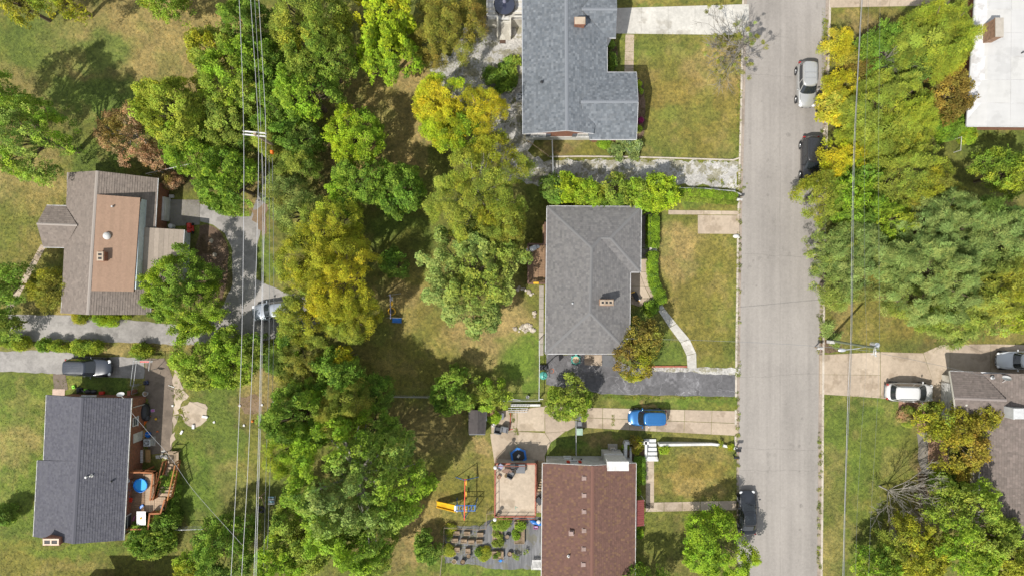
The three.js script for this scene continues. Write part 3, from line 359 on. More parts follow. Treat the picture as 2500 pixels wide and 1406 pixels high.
// A: grey L-shaped house, top centre
{
  const e = 3.35, r = 4.75, r2 = 4.55, t = T('grey_roof_house', 'long house under blue-grey shingles with two front wings and a brick south gable', 'house', at(1400, 200));
  const nw = h3(1275, -150, e), sw = h3(1277, 327, e), rn = h3(1382, -150, r), rs = h3(1384, 318, r), se = h3(1449, 326, 3.95);
  const W = [sw, nw, rn, rs], k = (r - e);
  // east slope is cut round by the wings
  const E1 = [rs, rn, h3(1492, -150, e), h3(1494, 92, e), h3(1482, 92, 3.42), h3(1482, 177, 3.42), h3(1449, 326, 3.9)];
  const apex = h3(1558, 248, r2), v0 = h3(1418, 248, r2), wne = h3(1554, 177, e), wse = h3(1554, 340, e), wnw = h3(1475, 177, e), wsw = h3(1440, 340, e);
  const WN = [wnw, v0, apex, wne], WS = [wsw, wse, apex, v0];
  const a2 = h3(1507, 22, r2), v2 = h3(1420, 22, r2), NS = [h3(1484, 92, e), h3(1504, 92, e), a2, v2], NN = [v2, a2, h3(1504, -60, e), h3(1484, -60, e)];
  const deck = roofOf(t, [W, E1, WN, WS, NS, NN], GREYS, { seed: 3, sh: { vary: 0.17, tab: 0.24 } }), cm = capM([0.2, 0.215, 0.24]);
  capRow(deck, rs, rn, [W, E1], cm, 0.17); capRow(deck, apex, v0, [WN, WS], cm, 0.15); capRow(deck, a2, v2, [NN, NS], cm, 0.15);
  gutter(deck, nw, sw, M.alu); gutter(deck, h3(1482, 92, 3.4), h3(1482, 177, 3.4)); gutter(deck, wnw, wne); gutter(deck, wsw, wse); gutter(deck, h3(1484, 92, e), h3(1504, 92, e));
  for (const q of [beam(rs.clone().add(V(0, -0.1, 0)), sw.clone().add(V(0, -0.1, 0)), 0.05, 0.18), beam(rs.clone().add(V(0, -0.1, 0)), se.clone().add(V(0, -0.1, 0)), 0.05, 0.18), beam(apex.clone().add(V(0.02, -0.1, 0)), wne.clone().add(V(0.02, -0.1, 0)), 0.05, 0.18), beam(apex.clone().add(V(0.02, -0.1, 0)), wse.clone().add(V(0.02, -0.1, 0)), 0.05, 0.18)]) P(deck, 'barge_board', q, M.trim);
  const g = (x, y) => at(x, y), ws = g(1283, 341), we = g(1449, 341), z = ws.z;
  walls(t, [V(ws.x, 0, -36), V(we.x, 0, -36), V(we.x, 0, z), V(ws.x, 0, z)], 1.5, 3.2, M.brick, 'brick_wall'); walls(t, [V(ws.x, 0, -36), V(we.x, 0, -36), V(we.x, 0, z + 0.03), V(ws.x, 0, z + 0.03)], 0, 1.5, M.white, 'lower_wall');
  gableFill(t, V(ws.x, 0, z), V(we.x, 0, z), V(rs.x, r - 0.2, z), 3.2, 0.2, M.brick);
  const q = [g(1445, 211), g(1531, 211), g(1531, 347), g(1445, 347)]; walls(t, q, 0, 3.3, M.brick, 'wing_wall'); gableFill(t, q[1], q[2], V(q[1].x, r2 - 0.2, (q[1].z + q[2].z) / 2), 3.3, -0.2, M.white);
  const n = [g(1445, -25), g(1488, -25), g(1488, 104), g(1445, 104)]; walls(t, n, 0, 3.3, M.brick, 'garage_wall'); walls(t, [g(1440, 104), g(1463, 104), g(1463, 211), g(1440, 211)], 0, 3.3, M.brick, 'porch_wall');
  windowOn(t, V(at(1422, 341).x, 2.25, z + 0.04), 0, 1, 1.5, 1.0, M.white, { shutters: 0.45, sm: mat([0.12, 0.13, 0.16], 0.5) }); windowOn(t, V(at(1312, 341).x, 2.25, z + 0.04), 0, 1, 1.5, 1.0, M.white, { shutters: 0.45, sm: mat([0.12, 0.13, 0.16], 0.5) });
  P(t, 'gable_vent', box(0.55, 0.35, 0.06, rs.x, 4.0, z + 0.01), M.white);
  P(t, 'downpipe', [bar(V(we.x + 0.05, 0, z + 0.1), V(we.x + 0.05, 3.2, z + 0.1), 0.05)], M.white);
  { const c = h3(1416, 51, 5.2), ch = P(t, 'chimney', [box(0.95, 1.45, 0.62, c.x, 3.8, c.z), box(1.05, 0.12, 0.72, c.x, 5.13, c.z)], M.brick); P(ch, 'chimney_cap', box(1.0, 0.07, 0.68, c.x, 5.252, c.z), M.concTan[0]); } ventPipe(deck, h3(1323, 200, 4.1));
}
// B: hip-roofed house in the centre
{
  const e = 3.0, k = 0.40, H = (run) => e + run / 24 * k, t = T('hip_roof_house', 'grey hip-roofed house in the middle with a triple-flue brick chimney', 'house', at(1440, 690));
  const NW = h3(1336, 504, e), NE = h3(1566, 505, e), SW = h3(1332, 863, e), SE = h3(1537, 863, e), J = h3(1539, 664, e), WSE = h3(1564, 664, e), R1 = h3(1445, 605, H(97)), R2 = h3(1441, 764, H(98)), w1 = h3(1491, 581, H(74)), w0 = h3(1467, 581, H(74));
  const W = [SW, NW, R1, R2], N = [NW, NE, w1, w0, R1], So = [SW, R2, SE], E = [R1, w0, J, SE, R2], Q = [w0, w1, WSE, J], Z = [w1, NE, WSE];
  const deck = roofOf(t, [W, N, So, E, Q, Z], WARM, { seed: 5, sh: { vary: 0.08, tab: 0.24 } }), cm = capM([0.17, 0.168, 0.17]);
  capRow(deck, R2, R1, [W, E], cm, 0.16); capRow(deck, NW, R1, [W, N], cm, 0.14); capRow(deck, R1, w0, [N, E], cm, 0.14); capRow(deck, NE, w1, [N, Z], cm, 0.14); capRow(deck, SW, R2, [W, So], cm, 0.14); capRow(deck, SE, R2, [So, E], cm, 0.14); capRow(deck, WSE, w1, [Z, Q], cm, 0.14); capRow(deck, w1, w0, [N, Q], cm, 0.12);
  for (const [a, b] of [[NW, SW], [NW, NE], [NE, WSE], [WSE, J], [J, SE], [SE, SW]]) gutter(deck, a, b);
  walls(t, pp([[1350, 519], [1548, 519], [1548, 652], [1524, 652], [1522, 848], [1347, 848]], 0), 0, 2.95, M.brick);
  chimney(t, h3(1480, 738, 4.7), 1.25, 0.5, 3.6, 5.1, M.brickTan, [1, 1, 1], M.concTan[0]);
  P(deck, 'turbine_vent', [cyl(0.09, 0.09, 0.3, h3(1398, 740, 3.9).x, 3.6, h3(1398, 740, 3.9).z, 8), ball(0.13, h3(1398, 740, 4).x, 4.05, h3(1398, 740, 4).z)], M.galv);
  const mp = h3(1527, 826, 3.2); P(t, 'service_mast', [bar(mp, V(mp.x, 4.3, mp.z), 0.035), bar(V(mp.x - 0.35, 3.7, mp.z), V(mp.x + 0.35, 3.7, mp.z), 0.025)], M.alu);
  windowOn(t, V(at(1350, 800).x - 0.02, 1.6, at(1350, 800).z), -1, 0, 1.3, 1.1);
}
// C: house under a brown roof, bottom centre
{
  const e = 3.3, r = 4.5, t = T('brown_roof_house', 'white house under a long rust brown shingle roof with square vents', 'house', at(1440, 1300));
  const nw = h3(1325, 1131, e), sw = h3(1320, 1640, e), ne = h3(1553, 1131, e), se = h3(1548, 1640, e), rn = h3(1447, 1137, r), rs = h3(1444, 1640, r), W = [sw, nw, rn, rs], E = [rs, rn, ne, se];
  const deck = roofOf(t, [W, E], RUST, { seed: 7, sh: { vary: 0.1, tab: 0.2 } }); capRow(deck, rs, rn, [W, E], capM([0.17, 0.085, 0.065]), 0.17);
  gutter(deck, nw, sw, M.white); gutter(deck, ne, se, M.white); for (const q of [beam(rn.clone().add(V(0, -0.1, -0.02)), nw.clone().add(V(0, -0.1, -0.02)), 0.05, 0.16), beam(rn.clone().add(V(0, -0.1, -0.02)), ne.clone().add(V(0, -0.1, -0.02)), 0.05, 0.16)]) P(deck, 'barge_board', q, M.white);
  for (const [x, y] of [[1427, 1167], [1427, 1209], [1427, 1249], [1427, 1295], [1395, 1302], [1426, 1340], [1425, 1378]]) boxVent(deck, h3(x, y, 4.32), pt([0.28, 0.2, 0.18], 0.6)); ventPipe(deck, h3(1388, 1358, 4.1), 0.06, 0.4, M.white);
  const z = at(0, 1113).z, x0 = at(1334, 1113).x, x1 = at(1535, 1113).x; walls(t, [V(x0, 0, z), V(x1, 0, z), V(x1, 0, 40), V(x0, 0, 40)], 0, 3.2, M.greyWall); gableFill(t, V(x0, 0, z), V(x1, 0, z), V((x0 + x1) / 2, 4.3, z), 3.2, -0.2, M.greyWall);
  const cx = at(1493, 1113).x; const ch = P(t, 'chimney', [box(1.9, 4.6, 0.75, cx - 0.1, 0, z - 0.3), box(1.9, 0.4, 0.8, cx - 0.1, 4.5, z - 0.3), box(1.9, 0.12, 0.1, cx - 0.1, 2.0, z - 0.7)], M.white); P(ch, 'chimney_cap', [rbox(2.05, 0.1, 0.9, 0.03, cx - 0.1, 5.0, z - 0.28)], M.white);
  windowOn(t, V(at(1396, 0).x, 2.6, z - 0.05), 0, -1, 0.8, 0.7, M.white, { shutters: 0.3, sm: M.red }); windowOn(t, V(at(1384, 0).x, 0.9, z - 0.05), 0, -1, 0.7, 0.35);
  for (const [x, y] of [[1394, 1.6], [1415, 1.7]]) P(t, 'wall_light', ball(0.09, at(x, 0).x, y, z - 0.1), M.iron);
  const aw = T('porch_awning', 'dark red ribbed metal porch awning on the east side of the brown-roofed house', 'awning'), a0 = h3(1552, 1222, 2.9), a1 = h3(1552, 1286, 2.9), w = 0.9, n = 12;
  for (let i = 0; i < n; i++) { const p = a0.clone().lerp(a1, i / n), q = a0.clone().lerp(a1, (i + 0.93) / n), d = V(w, -0.25, 0); P(aw, 'awning_strip', thick([p.clone().setY(2.9 + (i % 2) * 0.03), q.clone().setY(2.9 + (i % 2) * 0.03), q.clone().add(d), p.clone().add(d)], 0.03), M.awning); }
  P(aw, 'post', [bar(V(a0.x + w, 0.6, a0.z + 0.1), V(a0.x + w, 2.63, a0.z + 0.1), 0.04)], M.white); P(aw, 'post', [bar(V(a0.x + w, 0.6, a1.z - 0.1), V(a0.x + w, 2.63, a1.z - 0.1), 0.04)], M.white);
}
// D: brown house on the left
{
  const e = 2.6, r = 4.3, t = T('taupe_roof_house', 'taupe-roofed brick house with a flat brown dormer and a small west porch gable', 'house', at(270, 590));
  const nw = h3(164, 421, e), ne = h3(384, 435, e), se = h3(365, 768, e), sw = h3(148, 764, e), rn = h3(235, 417, r), rs = h3(212, 768, r);
  const W = [sw, nw, rn, rs], E = [rs, rn, ne, se], pa = h3(88, 546, 3.5), pv = h3(187, 550, 3.5), pnw = h3(112, 502, e), pne = h3(162, 503, e), psw = h3(104, 603, e), pse = h3(157, 604, e), PN = [pne, pv, pa, pnw], PS = [psw, pa, pv, pse];
  PN[3] = h3(112, 502, e); PN[0] = h3(158, 503, e);
  const deck = roofOf(t, [W, E, PN, PS], TAUPE, { seed: 9, sh: { vary: 0.1, tab: 0.26 }, deck: M.darkWood }), cm = capM([0.33, 0.29, 0.26]); capRow(deck, rs, rn, [W, E], cm, 0.16); capRow(deck, pa, pv, [PN, PS], cm, 0.12);
  for (const [a, b] of [[nw, pne], [pse, sw], [ne, se], [psw, pse], [pnw, pne]]) gutter(deck, a, b);
  const dn = [h3(236, 475, 4.36), h3(341, 483, 4.1), h3(325, 712, 4.1), h3(222, 710, 4.36)], dm = P(deck, 'dormer_roof', thick(dn, 0.22), M.darkWood);
  for (let i = 0; i < 9; i++) { const a = i / 9, b = (i + 1) / 9, L = (u, v, y) => dn[0].clone().lerp(dn[1], u).lerp(dn[3].clone().lerp(dn[2], u), v).add(V(0, y, 0)); P(dm, 'roof_sheet', thick([L(a, 0, 0.03), L(b, 0, 0.012), L(b, 1, 0.012), L(a, 1, 0.03)], 0.02), i % 2 ? M.roofSheetA : M.roofSheetB); }
  const dw = P(t, 'dormer_wall', slab(pp([[240, 480], [353, 488], [341, 706], [228, 706]], 3.2), 4.0, 1.9), M.blueWall);
  for (const [y, w] of [[575, 0.8], [675, 1.0]]) windowOn(t, V(at(349 - (y - 490) * 0.055, y, 3.2).x + 0.01, 3.45, at(0, y, 3.2).z), 1, 0.05, w, 0.8);
  const ls = [h3(345, 555, 3.05), h3(448, 561, 2.6), h3(440, 690, 2.6), h3(340, 690, 3.05)], ld = P(t, 'lean_to_roof', thick(ls, 0.14), M.darkWood); P(ld, 'shingles', shingles(ls.map((p) => p.clone().setY(p.y + 0.01)), { tones: [[0.40, 0.335, 0.275], [0.42, 0.35, 0.29]], vary: 0.1, step: 0.45, tab: 3, lift: 0.012, seed: 44 }), M.shingle, { kind: 'stuff' }); gutter(ld, ls[1], ls[2]);
  walls(t, pp([[360, 560], [464, 566], [459, 688], [352, 688]]), 0, 2.5, M.blueWall, 'lean_to_wall'); for (const y of [610, 632]) windowOn(t, V(at(462, y).x + 0.02, 1.7, at(462, y).z), 1, 0.03, 0.75, 1.1);
  walls(t, pp([[214, 440], [412, 453], [394, 755], [199, 752]]), 0, 2.5, M.brick); gableFill(t, at(214, 440), at(412, 453), V(rn.x + 0.6, r - 0.3, at(0, 443).z), 2.5, 0.2, M.brick); walls(t, pp([[152, 518], [216, 518], [204, 592], [146, 592]]), 0, 2.5, M.brick, 'porch_wall');
  const dp = P(t, 'garage_door', slab(pp([[410, 484], [415, 484], [412, 541], [407, 541]]), 1.2, 1.2), M.white);
  for (let i = 1; i < 5; i++) P(dp, 'door_panel', slab(pp([[413, 486], [416, 486], [413, 539], [410, 539]]), 0.02 + i * 0.23, 0.2), M.white);
  const c = h3(245, 626, 4.9); chimney(t, c, 0.62, 0.85, 3.9, 5.0, M.brick, [1, 1], M.concTan[0]); P(deck, 'turbine_vent', [cyl(0.32, 0.3, 0.25, h3(260, 576, 4.4).x, 4.15, h3(260, 576, 4.4).z, 14), lathe([[0.01, 0.34], [0.2, 0.3], [0.34, 0.14], [0.36, 0]], h3(260, 576, 4.4).x, 4.4, h3(260, 576, 4.4).z)], M.white); ventPipe(deck, h3(276, 505, 4.2), 0.09, 0.45, M.galv);
}
// E: dark grey house, bottom left
{
  const e = 3.2, r = 5.0, t = T('dark_grey_roof_house', 'brick house under a dark grey gable roof with a raised timber deck behind', 'house', at(200, 1150));
  const nw = h3(112, 964, e), ne = h3(319, 972, e), se = h3(300, 1319, e), j1 = h3(105, 1124, e), j2 = h3(90, 1124, 3.0), sw = h3(80, 1310, 3.0), rn = h3(198, 970, r), rs = h3(177, 1328, r), W1 = [j1, nw, rn, h3(188.5, 1126, r)], W2 = [sw, j2, h3(188.5, 1126, r), rs], E = [rs, rn, ne, se];
  const deck = roofOf(t, [W1, W2, E], DARKS, { seed: 11, sh: { vary: 0.08, tab: 0.22 } }); capRow(deck, rs, rn, [W1, E], capM([0.1, 0.1, 0.12]), 0.2);
  for (const [a, b] of [[nw, j1], [j2, sw], [ne, se]]) gutter(deck, a, b, M.white);
  walls(t, pp([[173, 961], [356, 966], [338, 1284], [146, 1275], [154, 1118], [166, 1118]]), 0, 3.1, M.brick); gableFill(t, at(173, 961), at(356, 966), V(rn.x + 0.3, r - 0.3, at(0, 963).z), 3.1, -0.15, M.brick); gableFill(t, at(146, 1275), at(338, 1284), V(rs.x + 0.3, r - 0.3, at(0, 1279).z), 3.1, 0.15, M.brick);
  chimney(t, h3(125, 1322, 4.9), 1.5, 0.62, 0, 5.0, M.brick, [1, 1], conc([0.6, 0.48, 0.38])); ventPipe(deck, h3(213, 1163, 4.5), 0.1, 0.5, M.white); ventPipe(deck, h3(222, 1161, 4.5), 0.07, 0.4, M.white); for (const [x, y] of [[256, 1122], [254, 1152], [271, 1175]]) ventPipe(deck, h3(x, y, 3.9), 0.05, 0.3, M.plasticBlack);
  const wx = (y) => at(356 - (y - 966) * 0.0566, y).x + 0.03; windowOn(t, V(wx(1020), 1.9, at(0, 1020).z), 1, 0.05, 0.9, 0.7); windowOn(t, V(wx(1258), 2.3, at(0, 1258).z), 1, 0.05, 1.6, 1.5); windowOn(t, V(at(240, 983).x, 2.1, at(0, 962.5).z - 0.05), 0, -1, 1.4, 0.8);
  P(t, 'downpipe', [bar(V(wx(990) - 0.1, 3.0, at(0, 985).z), V(wx(985) + 0.1, 0.1, at(0, 985).z), 0.045), bar(ne.clone().add(V(0, -0.2, 0)), V(wx(988), 2.7, at(0, 986).z), 0.045)], M.white); P(t, 'door', box(0.08, 2, 0.9, wx(1060), 0.05, at(0, 1060).z), M.white);
  const d = h3(301, 966, 3.3), sd = P(t, 'satellite_dish', [lathe([[0.01, 0], [0.2, 0.04], [0.38, 0.13]], 0, 0, 0, 20).scale(1.0, 1, 0.7).rotateX(-0.75).translate(d.x, d.y + 0.5, d.z - 0.15), bar(V(d.x + 0.1, 3.2, d.z + 0.45), V(d.x + 0.05, 3.75, d.z), 0.03), box(0.22, 0.05, 0.12, d.x + 0.1, 3.3, d.z + 0.5)], M.whitePlastic);
}
// F: white flat-roofed house, top right
{
  const t = T('white_flat_roof_house', 'house with a white membrane roof and a wide brick chimney at the right edge', 'house', at(2440, 150)), h = 3.2, h2 = 3.9;
  const w0 = h3(2392, -150, h), w1 = h3(2362, 308, h), m0 = h3(2416, -150, 3.65), m1 = h3(2411, 308, 3.55), e0 = h3(2700, -150, 4.0), e1 = h3(2700, 311, 4.0);
  walls(t, pp([[2345, 317], [2356, 150], [2374, -140], [2690, -140], [2690, 319]], 0), 0, 3.1, M.brick); const deck = P(t, 'roof', [thick([w1, w0, m0, m1], 0.2), thick([m1, m0, e0, e1], 0.2)], M.trim);
  for (let i = 0; i < 8; i++) { const a = i / 8, b = (i + 1) / 8, up = V(0, 0.012 + (i % 2) * 0.012, 0); P(deck, 'roof_sheet', thick([w1.clone().lerp(w0, a), w1.clone().lerp(w0, b - 0.002), m1.clone().lerp(m0, b - 0.002), m1.clone().lerp(m0, a)].map((p) => p.add(up)), 0.01), M.membrane[i % 3]); for (let j = 0; j < 5; j++) { const L = (u, v) => m1.clone().lerp(m0, v).lerp(e1.clone().lerp(e0, v), u).add(up); P(deck, 'roof_sheet', thick([L(j / 5, a), L(j / 5, b - 0.002), L((j + 1) / 5 - 0.002, b - 0.002), L((j + 1) / 5 - 0.002, a)], 0.01), M.membrane[(i * 2 + j) % 3]); } }
  P(deck, 'roof_edge', [beam(w1.clone().add(V(0, -0.02, 0.03)), m1.clone().add(V(0, -0.02, 0.03)), 0.08, 0.16), beam(m1.clone().add(V(0, -0.02, 0.03)), e1.clone().add(V(0, -0.02, 0.03)), 0.08, 0.16), beam(w0.clone().add(V(-0.03, -0.02, 0)), w1.clone().add(V(-0.03, -0.02, 0)), 0.08, 0.16)], M.greyWall);
  const c = h3(2444, 66, 5.3); P(t, 'chimney', [box(0.72, 1.9, 1.75, c.x - 0.05, 3.3, c.z), box(0.8, 0.1, 1.83, c.x - 0.05, 5.12, c.z)], M.brickTan); P(t, 'chimney_cap', box(0.78, 0.06, 1.8, c.x - 0.05, 5.222, c.z), M.concGrey[0]); P(deck, 'vent_pipe', cyl(0.06, 0.06, 0.4, h3(2497, 129, 3.8).x, 3.7, h3(2497, 129, 3.8).z, 8), M.plasticBlack);
}
// G: mauve-grey roofed house, bottom right
{
  const e = 2.9, r = 4.1, t = T('mauve_roof_house', 'large mauve-grey roofed house with a garage wing at the right edge', 'house', at(2440, 1100));
  const nw = h3(2321, 906, e), a = h3(2332, 972, r), v = h3(2460, 977, r), sw = h3(2340, 1048, e), ne = h3(2395, 908, e), se = h3(2398, 1050, e), N = [nw, ne, v, a], So = [sw, a, v, se];
  const me = h3(2396, 912, e), mr0 = h3(2640, 912, 6.2), mr1 = h3(2640, 1330, 6.2), ms = h3(2392, 1330, e), E = [ms, h3(2397, 1050, e), v, me.clone(), mr0, mr1].map((p) => p);
  const deck = roofOf(t, [N, So], MAUVE, { seed: 13, sh: { vary: 0.12, tab: 0.24 } }); const plane = [ms, me, mr0, mr1]; P(t, 'main_roof', thick(plane.map((p) => p.clone().setY(p.y - 0.012)), 0.2), M.darkWood); P(deck, 'shingles', shingles(plane, { tones: MAUVE, vary: 0.12, tab: 0.24, seed: 71 }), M.shingle, { kind: 'stuff' });
  capRow(deck, a, v, [N, So], capM([0.28, 0.24, 0.225]), 0.13); gutter(deck, nw, h3(2500, 914, e)); gutter(deck, ms, h3(2394, 1140, e)); for (const q of [beam(a.clone().add(V(-0.02, -0.1, 0)), nw.clone().add(V(-0.02, -0.1, 0)), 0.05, 0.18), beam(a.clone().add(V(-0.02, -0.1, 0)), sw.clone().add(V(-0.02, -0.1, 0)), 0.05, 0.18)]) P(deck, 'barge_board', q, M.cream);
  const b = at(2300, 914), b2 = at(2300, 1030), X = at(2372, 0).x; walls(t, [b, V(X, 0, b.z), V(X, 0, b2.z), V(b.x + 0.1, 0, b2.z)], 0, 2.8, M.cream); gableFill(t, b, b2, V(b.x + 0.1, r - 0.2, (b.z + b2.z) / 2), 2.8, -0.2, M.cream); walls(t, [at(2371, 914), at(2600, 914), at(2600, 1320), at(2371, 1320)], 0, 2.8, M.tanWall, 'main_wall');
  const gd = P(t, 'garage_door', box(0.06, 2.1, 3.4, b.x - 0.03, 0.05, (b.z + b2.z) / 2), M.white); for (let i = 0; i < 4; i++) P(gd, 'door_panel', box(0.04, 0.45, 3.3, b.x - 0.07, 0.12 + i * 0.51, (b.z + b2.z) / 2), M.white);
  windowOn(t, V(at(2371, 0).x - 0.02, 1.6, at(0, 1213).z), -1, 0, 1.1, 1.3); windowOn(t, V(at(2371, 0).x - 0.02, 1.7, at(0, 1166).z), -1, 0, 0.9, 0.9);
  const d = h3(2452, 924, 3.8); P(t, 'satellite_dish', [lathe([[0.01, 0], [0.2, 0.05], [0.4, 0.14]], 0, 0, 0, 20).scale(1.1, 1, 0.8).rotateX(-0.85).translate(d.x, d.y + 0.35, d.z), bar(V(d.x, 3.4, d.z + 0.5), V(d.x, d.y + 0.35, d.z + 0.1), 0.03), box(0.3, 0.05, 0.14, d.x + 0.05, 3.5, d.z + 0.55)], M.whitePlastic);
  P(t, 'chimney', [box(1.6, 1.3, 1.0, h3(2498, 1010, 4.9).x, 3.6, h3(2498, 1010, 4.9).z), box(0.12, 1.4, 1.05, h3(2476, 1010, 4.9).x, 3.6, h3(2476, 1010, 4.9).z)], M.greyWall); ventPipe(deck, h3(2425, 922, 3.5), 0.08, 0.35, M.galv);
}
// H: next house to the south, out of frame, whose eaves throw the shadow at the bottom left
{ const t = T('neighbour_house', 'house just beyond the bottom edge, shadow falling on the lower left lawn', 'house', at(290, 1470)); const e = 3.2, r = 4.6, nw = h3(180, 1430, e), ne = h3(395, 1430, e), se = h3(395, 1660, e), sw = h3(180, 1660, e), W = h3(180, 1545, r), E = h3(395, 1545, r); const deck = roofOf(t, [[nw, ne, E, W], [W, E, se, sw]], WARM, { seed: 15, sh: { step: 0.4, tab: 1 } }); walls(t, pp([[195, 1428], [400, 1428], [400, 1620], [195, 1620]]), 0, 3.1, M.brick); }
// shed
{ const t = T('garden_shed', 'small dark plastic shed with a ridged roof beside the patio trees', 'shed', at(1166, 1030)), e = 1.9, r = 2.35, nw = h3(1144, 1001, e), ne = h3(1187, 1000, e), se = h3(1185, 1059, e), sw = h3(1144, 1059, e), rn = h3(1167, 1001, r), rs = h3(1166, 1059, r);
  const deck = P(t, 'roof', [thick([sw, nw, rn, rs], 0.08), thick([rs, rn, ne, se], 0.08)], M.shedRoof); for (const [q, s] of [[[sw, nw, rn, rs], 91], [[rs, rn, ne, se], 92]]) P(deck, 'shingles', shingles(q, { tones: [[0.085, 0.075, 0.075], [0.095, 0.083, 0.082]], vary: 0.1, step: 0.22, tab: 0.3, lift: 0.015, seed: s }), M.shingle, { kind: 'stuff' });
  P(t, 'wall', slab(pp([[1148, 1004], [1186, 1004], [1186, 1052], [1148, 1052]]), 1.9, 1.9), M.plasticGrey); P(t, 'door', box(0.05, 1.6, 0.9, at(1186.5, 1028).x, 0.05, at(0, 1028).z), M.whitePlastic); }
// ---------- trees, shrubs, hedges
function leafCluster(seed, n, R, len, wid, spread, flatten) {       // a spray of n small folded leaves
  const f = rng(seed), pos = [], nor = [], v = V(0, 0, 0), q = new THREE.Quaternion(), e = new THREE.Euler();
  for (let i = 0; i < n; i++) {
    const a = f() * PI * 2, r = R * sqrt(f()), y = (f() - 0.5) * 2 * flatten, L = len * (0.7 + 0.6 * f()), W = wid * (0.7 + 0.6 * f());
    e.set((f() - 0.5) * 2.4 * spread, a + (f() - 0.5) * 1.6, (f() - 0.5) * 2 * spread, 'YXZ'); q.setFromEuler(e);
    const c = V(cos(a) * r, y, -sin(a) * r), p = (x, yy, z) => V(x, yy, z).applyQuaternion(q).add(c);
    const A = p(-L / 2, 0, 0), B = p(0.05 * L, 0.15 * W, W / 2), C = p(L / 2, -0.12 * L, 0), D = p(0.05 * L, 0.15 * W, -W / 2), M0 = p(0.05 * L, -0.04 * W, 0);
    for (const t of [[A, B, M0], [B, C, M0], [A, M0, D], [D, M0, C]]) for (const k of t) pos.push(k.x, k.y, k.z);
  }
  const g = new THREE.BufferGeometry(); g.setAttribute('position', new THREE.Float32BufferAttribute(pos, 3)); g.computeVertexNormals(); return g;
}
const KIND = {                                       // leaf shapes: several sprays of each
  broad: [1, 2, 3].map((s) => leafCluster(s, 34, 0.36, 0.15, 0.105, 0.5, 0.10)), big: [4, 5].map((s) => leafCluster(s, 22, 0.42, 0.27, 0.18, 0.45, 0.10)),
  fine: [6, 7, 8].map((s) => leafCluster(s, 56, 0.38, 0.13, 0.055, 0.6, 0.12)), needle: [9, 10].map((s) => leafCluster(s, 48, 0.42, 0.26, 0.04, 0.45, 0.10)), tiny: [11, 12].map((s) => leafCluster(s, 40, 0.26, 0.10, 0.07, 0.9, 0.10)),
};
const leafMat = (k) => phys([1, 1, 1], 0.75, 0, { transmission: k, thickness: 0, specularIntensity: 0.4 });
const LEAF = leafMat(0.25);
const PAL = {
  green: [[0.04, 0.085, 0.012], [0.088, 0.145, 0.02]], dark: [[0.036, 0.066, 0.014], [0.075, 0.125, 0.024]], deep: [[0.036, 0.075, 0.012], [0.085, 0.155, 0.022]], lime: [[0.1, 0.16, 0.010], [0.155, 0.215, 0.012]], bright: [[0.06, 0.115, 0.011], [0.118, 0.19, 0.016]],
  yellow: [[0.17, 0.17, 0.012], [0.235, 0.225, 0.014]], olive: [[0.072, 0.085, 0.016], [0.128, 0.136, 0.026]], gold: [[0.09, 0.105, 0.012], [0.152, 0.165, 0.014]], bronze: [[0.075, 0.062, 0.016], [0.11, 0.09, 0.022]], rust: [[0.16, 0.108, 0.075], [0.20, 0.14, 0.098]],
  sage: [[0.075, 0.12, 0.034], [0.13, 0.175, 0.06]], spruce: [[0.07, 0.115, 0.038], [0.12, 0.165, 0.062]], moss: [[0.066, 0.1, 0.018], [0.13, 0.168, 0.03]], cedar: [[0.09, 0.125, 0.014], [0.15, 0.185, 0.02]], orange: [[0.13, 0.1, 0.02], [0.165, 0.13, 0.028]], lemon: [[0.36, 0.35, 0.03], [0.55, 0.53, 0.08]],
};
PAL.lav = [[0.3, 0.03, 0.16], [0.45, 0.05, 0.22]]; PAL.pinkish = PAL.lav; PAL.white = [[0.6, 0.62, 0.55], [0.75, 0.75, 0.7]];
for (const k in PAL) if (!['lav', 'white', 'lemon', 'pinkish'].includes(k)) PAL[k] = PAL[k].map((c, i) => c.map((v, j) => v * (i ? 3.1 : 1.5) * (j === 0 ? 1.04 : j === 2 ? 0.75 : 0.97)));
